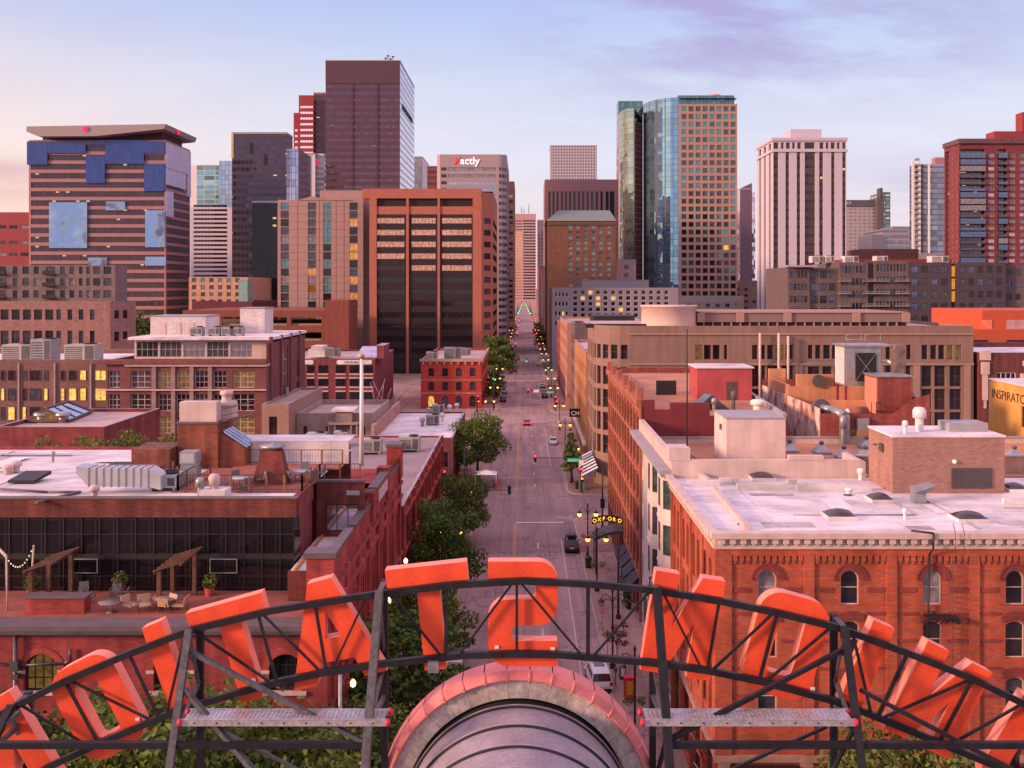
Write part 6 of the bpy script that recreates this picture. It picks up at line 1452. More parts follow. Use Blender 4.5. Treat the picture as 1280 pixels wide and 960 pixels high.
for px in (956, 980, 992):
    m = MB(); m.tube((wx(px,160),163.3,16),(wx(px,160),163.3,27.0-(px==992)*.5),.22,.22,8); b.part('white_flue', m, [STONEW])
m = MB()
for z in (21.9,22.5,23.1): m.box(wx(1008,Yt), wx(1059,Yt), Yt-.8, Yt-.72, z-.6, z-.54)
b.part('balcony_rail', m, [GREYF]); b.finish()
m = MB(); q = 12.5
r = empty('striped_awning', (10.9, 160, 3.0), 'long black and white striped sidewalk awning below the tan corner office', 'awning')
for k in range(14):
    y = 157+1.25*k; m = MB(); m.idx([(12.3,y,4.9),(12.3,y+1.25,4.9),(9.6,y+1.25,3.5),(9.6,y,3.5),(9.6,y+1.25,3.1),(9.6,y,3.1)],[(0,3,2,1),(3,5,4,2)]); part('stripe', m, [WHITE if k % 2 else DARKF], r)
# brick corner with white trim, right edge
b = block('white_trim_brick_building', 'dark brick building with white stone pendants and white windows at the right edge', 78.4, 130, 164, 195, 22.6, brick('brick_ox_blood', (.17,.04,.04), var=.15), [(u,u+3.4,z,z+3.) for u in (3.0,9.7,16.4,23.) for z in (17.2,12.0,6.6)], roof=ROOFW, par=1.0, kw=dict(style=(4,2,.15), frame=WHITE, panes=[PD,PM]))
for u, kd in ((1.0,0),(8.0,1),(14.7,1)):
    m = MB(); x = 78.4+u
    if kd == 0: m.box(x-.9,x+.9,163.7,164,22.3,23.9); m.box(x-.7,x+.7,163.7,164,19.9,22.0); m.box(x-.45,x+.45,163.8,164,15.4,19.9); m.box(x-.2,x+.2,163.85,164,14,15.4)
    else: m.box(x-.95,x+.95,163.7,164,18.4,20.0); m.box(x-.2,x+.2,163.8,164,16.7,18.4); m.box(x-.5,x+.5,163.8,164,21.3,22.2)
    b.part('stone_pendant', m, [STONEW])
for u in (3.,9.7,16.4,23.):
    for z in (16.9,11.7,6.3): m = MB(); m.box(78.4+u-.2,78.4+u+3.6,163.75,164,z,z+.3); b.part('sill', m, [STONEW])
b.finish()
ORP = mat('panel_orange', (.48,.085,.04), .7, var=.08)
b = Bld('orange_panel_building', 'bright orange two tier panel building beyond the tan office, right edge', (140, 260, 0)); m = MB()
m.box(wx(1228,240), wx(1420,240), 240, 270, 12, wz(388,240)); m.box(wx(1205,236), wx(1420,236), 236, 262, 0, wz(412,236)); b.part('wall', m, [ORP])
m = MB(); m.box(wx(1258,239.9), wx(1300,239.9), 239.8, 239.95, wz(412,240), wz(400,240)); b.part('corrugated_panel', m, [mat('corrugated_mauve', (.45,.28,.3), .6)])
for a, c in ((1217,1234),(1258,1300)): m = MB(); m.box(wx(a,236), wx(c,236), 235.85, 235.99, wz(433,236), wz(425,236)); b.part('window_band', m, [PD])
m = MB(); m.box(wx(1228,239.9), wx(1240,239.9), 239.8, 239.95, wz(412,240), wz(400,240)); b.part('pink_panel', m, [mat('panel_coral', (.7,.2,.13), .7)]); b.finish()
# dark brick apartment row
DKB = brick('brick_taupe', (.135,.095,.10), var=.08, streak=.08, bw=.8, bh=.3); DKB2 = mat('panel_charcoal_plum', (.072,.05,.066), .8, var=.08)
Yt = 330; b = Bld('taupe_apartment_row', 'long taupe and charcoal apartment row with balconies and a yellow stripe', (wx(1140,Yt), 345, 0)); m = MB(); ms = MB()
def seg(px0, px1, ytop, holes, mb, dy=0):
    xa, xb = wx(px0,Yt), wx(px1,Yt); zt = wz(ytop,Yt); y = Yt+dy
    b.wall(mb, (xa,y), 0, xb-xa, 0, zt, holes(xb-xa, zt), .3, style=(2,1,.12), frame=DARKF, panes=weighted((PD,3),(PM,3),(PBLUE,2),(PW,2)))
    mb.quad([(xa,y,zt),(xb,y,zt),(xb,y+30,zt),(xa,y+30,zt)]); mb.quad([(xb,y,0),(xb,y+30,0),(xb,y+30,zt),(xb,y,zt)]); mb.quad([(xa,y+30,0),(xa,y,0),(xa,y,zt),(xa,y+30,zt)])
g = lambda n, w, h, dz=4.3, top=3.6, k=8: (lambda L, zt: [q for q in grid(.6, L-.6, n, w, zt-top-dz*(k-1), k, dz, h)])
seg(985,1012,334,g(5,1.0,2.2),m); seg(1012,1049,335,g(3,2.4,2.6),m,1); seg(1049,1085,328,g(7,.9,2.4),m); seg(1085,1093,327,lambda L,z: [],ms,1); seg(1093,1135,326,g(9,.8,2.4),m)
seg(1135,1189,328,g(4,2.4,2.3),ms); seg(1195,1257,328,g(5,2.0,2.3),ms); seg(1257,1330,331,g(6,2.0,2.0),m,2)
b.part('taupe_wall', m, [DKB]); b.part('charcoal_wall', ms, [DKB2])
m = MB(); m.box(wx(1189,Yt), wx(1195,Yt), Yt+.4, Yt+1, 0, wz(331,Yt)); b.part('stripe_recess', m, [GAP])
for k in range(3): m = MB(); m.box(wx(1189.5,Yt), wx(1194,Yt), Yt+.1, Yt+.4, wz(378,Yt)+4.35*k+.2, wz(378,Yt)+4.35*k+3.9); b.part('yellow_panel', m, [mat('panel_yellow', (.62,.34,.03), .6)])
for px0, px1 in ((1047,1062),(1078,1092),(1093,1110),(1118,1135)):
    for k in range(5):
        m = MB(); z = wz(352,Yt)-4.3*k; m.box(wx(px0,Yt), wx(px1,Yt), Yt-1.6, Yt, z, z+.25); m.box(wx(px0,Yt), wx(px1,Yt), Yt-1.6, Yt-1.5, z+.9, z+1.0)
        for i in range(9): m.box(wx(px0,Yt)+(wx(px1,Yt)-wx(px0,Yt))*i/8-.03, wx(px0,Yt)+(wx(px1,Yt)-wx(px0,Yt))*i/8+.03, Yt-1.58, Yt-1.5, z+.25, z+.9)
        b.part('balcony', m, [GREYF])
m = MB(); m.box(wx(983,Yt), wx(1020,Yt), Yt-2, Yt+3, wz(334,Yt), wz(331.5,Yt)); b.part('roof_overhang', m, [COPE]); b.finish()
for px, sx, lab in ((1020,4,'leftmost plant unit on the taupe apartment roof'),(1035,3,'second plant unit from the left on the taupe apartment roof'),(1062,5,'white plant unit in the middle of the taupe apartment roof'),(1100,4,'pale plant unit on the taupe roof near the charcoal part'),(1172,6,'large white plant unit on the charcoal apartment roof')):
    air_unit(wx(px,340), 340, wz(328,332), sx, 4, 2.4, lab, mm=ROOFW)
b = block('long_brown_hall', 'low brown hall behind the taupe apartments', wx(1078,460), wx(1148,460), 460, 500, wz(313,460), mat('hall_brown', (.23,.10,.08), .85), [], roof=GRAVELP); b.finish()
b = block('long_red_shed', 'dark red flat shed behind the taupe apartments', wx(1060,400), wx(1190,400), 400, 440, wz(326,400), mat('shed_red', (.22,.03,.04), .85), [], roof=GRAVELP); b.finish()
# street frontage, third block right
for name, lab, y0, y1, z, wl, rf, n in (('orange_brick_store','orange brick store front with small windows just beyond the tan corner office',187,230,21.5,brick('brick_store_orange', (.50,.21,.10), var=.15),ROOFW,10),
        ('dark_brick_store','dark mauve brick building past the orange brick store on the right',230,245,25.5,brick('brick_store_mauve', (.17,.11,.125), var=.12),GRAVELP,4),
        ('salmon_corner_store','salmon corner building past the second cross street on the right',269,322,24.0,mat('salmon_wall', (.38,.18,.14), .85, var=.08),GRAVELP,13),
        ('wine_brick_store','wine red brick building on the right near the third cross street',322,350,22.,brick('brick_store_wine', (.36,.06,.06), var=.12),GRAVELP,6)):
    b = block(name, lab, 12.2, 42 if y0 < 260 else 36, y0, y1, z, wl, [], 'W', [h for k in range(n) for h in [((y1-y0)*(k+.5)/n-.9,(y1-y0)*(k+.5)/n+.9,zz,zz+2.2) for zz in [5+4*i for i in range(int((z-6)/4)+1)] if zz+2.2 < z]+[((y1-y0)*(k+.5)/n-1.5,(y1-y0)*(k+.5)/n+1.5,.5,3.4)]], roof=rf, kws=dict(style=(1,2,.1), frame=STONEW if 'orange' in name else BROWNF, panes=[PD,PM,PW,PL2])); 
    if name == 'orange_brick_store':
        m = MB(); m.box(11.6, 12.2, 187, 230, 3.6, 4.1); b.part('store_ledge', m, [STONEW])
        m = MB(); m.box(9.9, 12.2, 207, 207.5, 6.6, 8.4); b.part('blade_sign', m, [DARKF]); b.part('sign_lettering', text_mb('CH', 1.3, .05, fn=lambda u, w, t: (10.2+u, 206.95+t, 7.0+w)), [emit('sign_lit_warm', (1,.8,.5), .25)])
    if name == 'salmon_corner_store':
        m = MB(); m.box(20, 32, 275, 290, 24, 26.5); b.part('roof_house', m, [DARKF]); m = MB(); m.box(31, 46, 272, 280, 24, 24.9); b.part('roof_plant', m, [ROOFW])
    b.finish()
# grey block with window strips
GRB = mat('panel_grey_lilac', (.26,.22,.26), .8, var=.06)
b = block('grey_strip_block', 'grey lilac slab block with vertical strips of small windows and a flat penthouse', wx(690,400), wx(848,400), 400, 440, wz(362,400), GRB,
    [(wx(c,400)-wx(690,400)-.95, wx(c,400)-wx(690,400)+.95, z, z+1.75) for c in (719,728.5,738,747.5,757,766.5,776,785.5,795,804.5,814,823.5,833) for z in (31.6,29.2,26.8,24.4,22.,19.6,17.2,14.8)]+[(wx(c,400)-wx(690,400)-.55, wx(c,400)-wx(690,400)+.55, z, z+2.) for c in (695,699.5,704,708.5) for z in (30.6,26.6,22.6,18.6)], 'W', grid(2,38,8,1.6,8,5,4.6,2.2), par=.8, kw=dict(style=(1,1,.12), frame=WHITE, panes=weighted((PD,5),(PW,4),(PL,1))), sub=False)
hut(b, 'penthouse', wx(727,412), wx(811,412), 412, 430, wz(362,400)-.2, wz(350,412), GRB, GRB); b.finish()
HB = brick('brick_hotel_brown', (.20,.088,.062), var=.1, streak=.1, bw=.8, bh=.3); Yt = 490
xa, xb = wx(684,Yt), wx(769,Yt); zt = wz(277,Yt)
b = block('green_roof_hotel', 'brown brick hotel with grey green hipped roof and six columns of windows', xa, xb, Yt, Yt+45, zt, HB, [(wx(c,Yt)-xa-1.05, wx(c,Yt)-xa+1.05, zt-3.6-2.72*k*1.0, zt-2.0-2.72*k) for c in (713,722.5,732,741.7,751,761) for k in range(16)], par=.3, kw=dict(style=(2,1,.12), frame=GREYF, panes=weighted((PTEAL,3),(PM,2),(PB,2),(PD,2))), sub=False)
m = MB(); z = zt+.3; m.idx([(xa-.6,Yt-.6,z),(xb+.6,Yt-.6,z),(xb+.6,Yt+45.6,z),(xa-.6,Yt+45.6,z),(xa+6,Yt+9,z+6.2),(xb-2,Yt+9,z+6.2),(xb-2,Yt+36,z+6.2),(xa+6,Yt+36,z+6.2)],[(0,1,5,4),(1,2,6,5),(2,3,7,6),(3,0,4,7),(4,5,6,7)]); b.part('hipped_roof', m, [mat('roof_slate_green', (.16,.20,.20), .7, var=.1)])
m = MB(); m.box(xa-.3, xb+.3, Yt-.3, Yt-.02, zt-2., zt-1.0); b.part('eaves_band', m, [BROWNF]); b.finish()
PKC = mat('panel_dusty_pink', (.35,.19,.20), .8, var=.05); Yt = 720; xa, xb = wx(681,Yt), wx(772,Yt); zt = wz(226,Yt)
b = block('pink_column_office', 'dusty pink office with tall slit windows behind the green roofed hotel', xa, xb, Yt, Yt+50, zt, PKC, [(wx(c,Yt)-xa-.9, wx(c,Yt)-xa+.9, 20, zt-8.) for c in (687,692,697,702.5,707.5,712.5,718,723.5,729,734.5,740,746,752)]+[(wx(757,Yt)-xa, wx(761,Yt)-xa, 20, zt-8),(wx(762,Yt)-xa, wx(768,Yt)-xa, 20, zt-8)], 'W', grid(2,48,7,2.5,20,1,0,zt-30), par=1, kw=dict(style=(1,20,.25), frame=BROWNF, panes=[PW,PD]), sub=False); b.finish()
b = slabtower('white_grid_tower', 'distant flat topped tower with an even white grid of small windows', 688, 746, 1000, 182, 45, glass('grid_white', (.16,.15,.2), refl=.4, pw=2.85, ph=3.1, line=.42, lcol=(.46,.40,.44), wob=.02)); b.finish()
b = slabtower('dark_sliver_tower', 'dark sliver of a distant tower left of the green roofed hotel', 672, 684, 1100, 275, 40, glass('sliver', (.2,.15,.19), refl=.4, pw=3, ph=4, line=.15, lcol=(.25,.17,.2))); b.finish()
b = slabtower('pink_white_annex', 'small pink and white annex building at the street edge left of the green roofed hotel', 674, 700, 700, 333, 40, mat('annex_pink', (.55,.30,.28), .8), mat('annex_red', (.4,.06,.06), .8)); m = MB(); m.box(wx(675.5,698), wx(679,698), 697.5, 700, 12, 44); b.part('white_panel', m, [STONEW]); b.finish()
b = slabtower('pink_stub_block', 'small pink block at the foot of the curved glass tower', 771, 795, 540, 325, 30, mat('stub_pink', (.50,.33,.34), .8)); 
for px in (783,): 
    for y in (333, 343, 352): m = MB(); m.box(wx(px-3,540), wx(px+3,540), 539.8, 540, wz(y+3,540), wz(y-2,540)); b.part('window', m, [PM])
b.finish()
# curved glass tower
Yt = 586; CG = glass('curved_blue_glass', (.27,.44,.56), refl=.85, pw=2.3, ph=3.55, line=.09, lcol=(.06,.07,.10), wob=.03, wave=.10, vari=.45); CGW = glass('wing_glass_warm', (.36,.46,.40), refl=.9, pw=2.3, ph=3.55, line=.09, lcol=(.10,.08,.08), wob=.03, wave=.16); CGD = glass('recess_glass_wine', (.16,.07,.07), refl=.5, pw=2.3, ph=3.55, line=.11, lcol=(.45,.24,.22), wob=.03); CGT = glass('crown_glass_teal', (.10,.24,.28), refl=.75, pw=2.6, ph=3.4, line=.09, lcol=(.07,.10,.12), wob=.03)
b = Bld('curved_glass_tower', 'tall tower with a curved blue mirror front and a pink window grid on its right', (wx(848,Yt), 610, 0))
PKG = mat('grid_salmon_pink', (.41,.24,.20), .7, var=.05); m = MB(); xa, xb = wx(848.5,Yt), wx(921.5,Yt); zt = wz(130,Yt)
hs = [(1.75+4.31*k, 4.95+4.31*k, zt-4.6-4.74*i, zt-1.45-4.74*i) for k in range(8) for i in range(31) if zt-4.6-4.74*i > 2]
b.wall(m, (xa,Yt), 0, xb-xa, 0, zt, hs, .4, style=(1,1,.14), frame=PKG, panes=lambda h: R.choice([PTEAL,PTEAL,PG,PG,PM]) if h[2] > 80 else R.choice([PD,PD,PG,PW,PTEAL]) if R.random() < .97 else PL, sub=False)
m.quad([(xb,Yt,0),(xb,Yt+55,0),(xb,Yt+55,zt),(xb,Yt,zt)]); b.part('grid_wall', m, [PKG])
pts = [(848.5,586),(838,587),(828,590),(818,595),(810,601),(804,609)]; P2 = [(wx(x,Y),Y) for x, Y in pts]; zc = wz(121.5,586)
m = MB()
for p, q in zip(P2, P2[1:]):
    for s in range(4):
        a = Vector(p).lerp(Vector(q), s/4); c = Vector(p).lerp(Vector(q), (s+1)/4); m.quad([(c.x,c.y,0),(a.x,a.y,0),(a.x,a.y,zc),(c.x,c.y,zc)], 0, True)
b.part('curved_glass', m, [CG])
m = MB(); W = [(wx(803.5,609),609),(wx(793,600),600)]; zw = wz(135,600); m.quad([(*W[1],0),(*W[0],0),(*W[0],zw-8),(*W[1],zw-8)]); b.part('recess_glass', m, [CGD])
W = [(wx(793,600),600),(wx(785,602),602),(wx(779,607),607),(wx(775,614),614)]; m = MB()
for p, q in zip(W, W[1:]): m.quad([(*q,0),(*p,0),(*p,zw),(*q,zw)], 0, True)
b.part('wing_glass', m, [CGW]); m = MB(); m.quad([(wx(771.5,640),640,0),(wx(775,614),614,0),(wx(775,614),614,zw),(wx(771.5,640),640,zw)]); b.part('wing_side', m, [PKG])
m = MB(); tp = P2+[(wx(804,609),640),(xb,640),(xb,586)]; m.quad([(x,y,zc-.5) for x, y in tp]); m.quad([(x,y,zw-.3) for x, y in W+[(wx(775,640),640),(wx(803,640),640)]]); b.part('roof', m, [COPE])
m = MB(); m.box(xa, wx(918,588), 588.5, 640, zt-.5, wz(119,588)); m.box(wx(772.5,630), wx(803,630), 628, 640, 0, wz(127,630)); b.part('teal_crown', m, [CGT])
m = MB(); m.lathe((wx(892,600),600,wz(119,588)-.2),[(5,0),(5.5,1.5),(4.2,2.6),(.1,3.2)],16); b.part('roof_dome', m, [mat('dome_salmon', (.5,.26,.22), .7)]); b.finish()
b = slabtower('dark_wedge_tower', 'dark slanted tower with a reflective edge between the curved tower and white pillared tower', 925, 940, 800, 236, 30, mat('wedge_dark', (.16,.10,.14), .6), glass('wedge_side', (.7,.62,.72), refl=.9)); xa, xb, zt = b.X
m = MB(); m.idx([(xa,800,zt),(xb,800,zt),(xb,800,zt+5),(xa,830,zt),(xb,830,zt),(xb,830,zt+5)],[(0,1,2),(0,2,5,3),(1,4,5,2)]); m.box(xb, wx(944,806), 806, 830, 0, zt-2, 1); b.part('slanted_top', m, [MATS['wedge_dark'], MATS['wedge_side']]); b.finish()
# white pillared tower
PLW = mat('pillar_lilac_white', (.53,.46,.55), .65, var=.04, streak=.03); Yt = 430; xa, xb = wx(966,Yt), wx(1058,Yt); zt = wz(173,Yt)
b = Bld('white_pillared_tower', 'lilac white pillared tower with dark vertical window strips and a square penthouse', (wx(1005,Yt), 450, 0)); m = MB(); hs = []
for a, c in ((967,973),(982,986.5),(996,1000.5),(1006,1019),(1024,1029),(1039,1043.5),(1053,1057.3)): hs += [(max(.15,wx(a,Yt)-xa), wx(c,Yt)-xa, 2, wz(190,Yt))]
ht = [(wx(c,Yt)-xa-w/2, wx(c,Yt)-xa+w/2, wz(186,Yt), wz(178,Yt)) for c, w in ((970,2.2),(978,1.2),(985,1.8),(992,1.2),(999,1.6),(1012,4.6),(1027,1.8),(1034,1.2),(1041,1.8),(1048,1.2),(1055,1.4))]
SG = glass('strip_glass_wine', (.085,.055,.062), refl=.5, pw=1.7, ph=3.9, line=.08, lcol=(.06,.04,.045), wob=.03, band=.3, bcol=(.045,.025,.03), lit=.02)
b.wall(m, (xa,Yt), 0, xb-xa, 0, zt, hs+ht, .7, style=lambda h: (1,1,.12), frame=BROWNF, panes=lambda h: SG if h[2] < 5 else PW, sub=True)
hw = [(4+9*k, 7.2+9*k, 2, wz(190,Yt)) for k in range(3)]; b.wall(m, (xa,Yt+29), -90, 29, 0, zt, hw+[(3.4+9*k,7.8+9*k,wz(186,Yt),wz(178,Yt)) for k in range(3)], .7, style=(1,1,.12), frame=BROWNF, panes=lambda h: SG, sub=True)
m.quad([(xb,Yt,0),(xb,Yt+29,0),(xb,Yt+29,zt),(xb,Yt,zt)]); m.quad([(xa,Yt,zt-.2),(xb,Yt,zt-.2),(xb,Yt+29,zt-.2),(xa,Yt+29,zt-.2)])
m.box(xa-.5, xb+.5, Yt-.5, Yt-.02, wz(176,Yt), zt+.3); m.box(xa-.5, xb+.5, Yt-.5, Yt-.02, wz(190,Yt), wz(187,Yt)); m.box(xa-.5, xa-.02, Yt, Yt+29, wz(176,Yt), zt+.3); m.box(xa-.5, xa-.02, Yt, Yt+29, wz(190,Yt), wz(187,Yt))
b.part('wall', m, [PLW]); m = MB(); m.box(wx(988,438), wx(1027,438), 438, 452, zt-.2, wz(161.5,438)); m.box(wx(1003,438), wx(1006,438), 437.9, 438, zt+.4, zt+1.2, 1); b.part('penthouse', m, [PLW, GAP]); b.finish()
b = slabtower('hotel_slab', 'distant grey hotel slab with a dark top band carrying white letters', 1040, 1100, 900, 258, 40, glass('hotel_grid', (.22,.22,.25), refl=.45, pw=4.4, ph=3.4, line=.42, lcol=(.40,.32,.33)))
xa, xb, zt = b.X; m = MB(); m.box(xa, xb, 899, 939, zt, zt+6); b.part('dark_top_band', m, [mat('band_dark_plum', (.11,.085,.11), .6)]); b.part('sign_lettering', text_mb('REGENCY', 3.4, .3, fn=lambda u, w, t: (wx(1066.5,899)+u-17, 898.8+t, zt+1.8+w)), [WHITE])
m = MB(); m.box(wx(1097,892), wx(1105,892), 892, 930, 0, wz(247,892)); b.part('plum_core', m, [MATS['band_dark_plum']]); m = MB(); m.box(wx(1104,896), wx(1113,896), 896, 930, 0, wz(240,896)); b.part('teal_lift_shaft', m, [glass('shaft_teal', (.25,.34,.34), refl=.6, pw=4, ph=3.6, line=.1, lit=.3)]); m = MB(); m.box(wx(1100,892), wx(1103,892), 891, 900, wz(247,892), wz(235,892)); b.part('fin', m, [BROWNF]); b.finish()
b = slabtower('grey_blue_midrise', 'distant grey blue mid rise with stepped roof right of the hotel slab', 1103, 1142, 760, 287, 40, glass('midrise', (.25,.27,.33), refl=.5, pw=3., ph=4.6, line=.1, band=.4, bcol=(.40,.33,.36))); m = MB(); m.box(wx(1116,764), wx(1142,764), 764, 790, wz(287,764), wz(283,764)); m.box(wx(1090,758), wx(1103,758), 758, 790, 0, wz(293,758)); b.part('stepped_roof', m, [MATS['panel_grey_lilac']]); b.finish()
GR = glass('residence_glass', (.22,.27,.38), refl=.75, pw=3.2, ph=3.1, line=.05, lcol=(.25,.22,.26), wob=.06, band=.2, bcol=(.13,.11,.14), vari=.9)
b = slabtower('glass_residence', 'slim glass residential tower with stacked balconies left of the red residential tower', 1143, 1188, 560, 206, 7, GR)
xa, xb, zt = b.X
for px, w, mm in ((1141,1.4,WHITE),(1149,1.2,WHITE),(1152,1.5,BROWNF),(1161,.9,WHITE)): m = MB(); m.box(wx(px,560)-w/2, wx(px,560)+w/2, 559.2, 560, 0, zt+(2 if px in (1141,1149) else 0)); b.part('pier', m, [mm])
for k in range(34):
    m = MB(); z = 5+3.15*k; m.box(wx(1143,560), wx(1148,560), 558.3, 560, z, z+1.2); b.part('balcony', m, [GREYF])
m = MB(); m.box(wx(1168,562), wx(1187,562), 561, 566, zt-.3, zt+4.5); b.part('penthouse', m, [MATS['panel_dusty_pink']]); b.finish()
# red residential tower
RRB = brick('brick_residence_red', (.20,.045,.058), var=.08, streak=.08, bw=.8, bh=.3); Yt = 420; xa, xb = wx(1199,Yt), wx(1350,Yt); zt = wz(179,Yt)
b = Bld('red_residential_tower', 'red brick residential tower with dark glazed balconies and a flat dark roof edge', (wx(1270,Yt), 440, 0)); m = MB(); hs = []; fl = [5+2.9*k for k in range(31)]
def colw(c, w, h=1.5): return [(wx(c,Yt)-xa-w/2, wx(c,Yt)-xa+w/2, z, z+h) for z in fl]
rec = [(wx(1199.5,Yt)-xa, wx(1231,Yt)-xa, 3, zt-2.6), (wx(1247,Yt)-xa, wx(1258.5,Yt)-xa, 3, zt-2.6), (wx(1283,Yt)-xa, wx(1297,Yt)-xa, 3, zt-2.6)]
wn = colw(1239,2.6)+colw(1265,2.6)+colw(1277,1.8)
b.facade(m, (xa,Yt), 0, xb-xa, 0, zt, rec+wn, 1.6); b.wins((xa,Yt), 0, wn, (2,1,.12), STONEW, weighted((PM,3),(PB,3),(PR,2),(PBLUE,2)), .2, sub=False)
b.facade(m, (xa,Yt+15), -90, 15, 0, zt, [(1,5,3,zt-2)]+[(8,8.9,z,z+1.2) for z in fl]+[(12,12.9,z,z+1.2) for z in fl], 1.4); b.wins((xa,Yt+15), -90, [(8,8.9,z,z+1.2) for z in fl]+[(12,12.9,z,z+1.2) for z in fl], (1,1,.1), STONEW, [PR,PM], .2, sub=False)
m.quad([(xa,Yt,zt),(xb,Yt,zt),(xb,Yt+15,zt),(xa,Yt+15,zt)]); b.part('wall', m, [RRB])
m = MB()
for u0, u1, z0, z1 in rec: m.quad([(xa+u0,Yt+1.55,z0),(xa+u1,Yt+1.55,z0),(xa+u1,Yt+1.55,z1),(xa+u0,Yt+1.55,z1)])
m.quad([(xa+1.35,Yt+14,3),(xa+1.35,Yt+10,3),(xa+1.35,Yt+10,zt-2),(xa+1.35,Yt+14,zt-2)]); b.part('recess_glass', m, [glass('balcony_glass_dark', (.14,.12,.16), refl=.5, pw=1.7, ph=2.9, line=.1, band=.25, bcol=(.2,.12,.14), lit=.05)])
n_ = 0
for z in fl:
    for u0, u1, _, _ in rec[:2]:
        if z < 30: continue
        m = MB(); m.box(xa+u0, xa+u1, Yt-.9, Yt+1.5, z-.6, z-.4); g_ = R.random()
        m.box(xa+u0, xa+u1, Yt-.9, Yt-.82, z-.4, z+(.7 if g_ < .7 else 1.9), 1); b.part('balcony', m, [DARKF, PM if g_ < .6 else PBLUE if g_ < .86 else PB])
m = MB(); m.box(xa-.6, xb, Yt-1.0, Yt+15.4, zt-.2, zt+1.9); b.part('roof_edge', m, [mat('edge_plum', (.13,.065,.08), .6)]); m = MB(); m.box(wx(1243,426), xb, 426, 434, zt+1.9, wz(164,426)); b.part('penthouse', m, [mat('penthouse_bright_red', (.27,.04,.045), .7)])
m = MB(); m.box(wx(1278,430), wx(1300,430), 430, 436, wz(164,426), wz(140,430)); b.part('red_tower_top', m, [MATS['penthouse_bright_red']]); b.finish()
# low blocks that fill the gaps between the towers further back
FM = [mat('filler_mauve', (.27,.18,.18), .85, var=.1), mat('filler_grey', (.30,.26,.28), .85, var=.1), mat('filler_red', (.26,.09,.08), .85, var=.1)]
fill = [(905,960,620,352,'grey low block in the gap right of the curved glass tower'),(840,930,500,372,'low mauve block with a pale roof under the curved glass tower'),(1055,1090,560,322,'grey low block at the foot of the white pillared tower'),(150,245,560,372,'low mauve block behind the trees under the blue panelled tower'),(1130,1210,520,318,'low mauve block at the foot of the glass residence')]
for i, (a, c, Y, yt, lab) in enumerate(fill):
    L_ = wx(c,Y)-wx(a,Y); zt = wz(yt,Y); b = block('low_block', lab, wx(a,Y), wx(c,Y), Y, Y+40, zt, FM[i % 3], grid(1,L_-1,int(L_/5),2.4,4,max(1,int((zt-5)/4)),4,2), kw=dict(style=(2,1,.15), frame=GREYF, panes=[PD,PM,PL2]), sub=False); b.finish()
# ================================================================== ground, streets, sidewalks
def road_mat(name, col, jx=3.3, jy=4.6):
    t = NT(name); p = t.pos(); s = t.n('ShaderNodeSeparateXYZ'); t.l(p, s.inputs[0])
    f = t.remap(t.noise(p, .09, 5), .3, .7, .82, 1.16); g = t.remap(t.noise(p, 2.5, 4), .3, .7, .90, 1.09)
    st = t.remap(t.noise(t.mapv(p, (.75, .035, 1.)), 1., 4), .35, .65, .84, 1.1)         # tyre wear along the street
    k = t.math('MULTIPLY', t.math('MULTIPLY', f, g), st)
    jl = t.math('MAXIMUM', t.math('LESS_THAN', t.math('FRACT', t.math('DIVIDE', s.outputs[0], jx)), .02), t.math('LESS_THAN', t.math('FRACT', t.math('DIVIDE', s.outputs[1], jy)), .016))
    crack = t.n('ShaderNodeTexVoronoi', feature='DISTANCE_TO_EDGE', i={'Scale': .10}); t.l(t.n('ShaderNodeVectorMath', operation='ADD').outputs[0], crack.inputs[0])
    va = t.t.nodes[-1]; t.l(p, va.inputs[0]); nzc = t.n('ShaderNodeTexNoise', i={'Scale': .6}); t.l(p, nzc.inputs[0]); sc_ = t.n('ShaderNodeVectorMath', operation='SCALE'); t.l(nzc.outputs['Color'], sc_.inputs[0]); sc_.inputs[3].default_value = 4.; t.l(sc_.outputs[0], va.inputs[1])
    cm = t.math('LESS_THAN', crack.outputs[0], .012)
    patch = t.n('ShaderNodeTexVoronoi', distance='CHEBYCHEV', i={'Scale': .055}); t.l(p, patch.inputs[0])
    pc = t.n('ShaderNodeSeparateColor'); t.l(patch.outputs['Color'], pc.inputs[0])
    k = t.math('MULTIPLY', k, t.remap(pc.outputs[0], 0, 1, .70, 1.15))
    k = t.math('MULTIPLY', k, t.remap(t.math('MAXIMUM', jl, t.math('MULTIPLY', cm, .8)), 0, 1, 1, .58))
    cc = t.n('ShaderNodeCombineColor')
    for i, q in enumerate(col): t.l(t.math('MULTIPLY', k, q), cc.inputs[i])
    t.set(color=cc.outputs[0], rough=.95, spec=.08); return t.mat
ROAD = road_mat('road_concrete', (.37,.25,.255)); GROUND = mat('ground_mauve', (.20,.14,.14), .95, var=.2, scale=.05)
SIDE = road_mat('sidewalk_paving', (.40,.25,.22), 1.5, 1.5); CURB = mat('kerb_stone', (.42,.33,.33), .85, var=.15)
m = MB(); m.quad([(-9000,-500,0),(9000,-500,0),(9000,14000,0),(-9000,14000,0)]); struct('ground', m, [GROUND])
m = MB(); m.quad([(-7.4,30,.006),(7.4,30,.006),(7.4,1555,.006),(-7.4,1555,.006)]); struct('road', m, [ROAD])
CROSS = [(38.5,55.5),(145,159.5),(250,264.5),(355,369.5),(460,474.5),(565,579.5),(670,684.5),(775,789.5),(880,894.5),(985,999.5)]
for a, c in CROSS:
    for s in (-1, 1):
        m = MB(); m.quad([(min(s*7.4,s*420),a,.006),(max(s*7.4,s*420),a,.006),(max(s*7.4,s*420),c,.006),(min(s*7.4,s*420),c,.006)]); struct('cross_street', m, [ROAD])
blocks = [(20,38.5)]+[(CROSS[i][1], CROSS[i+1][0]) for i in range(9)]+[(999.5,1555)]
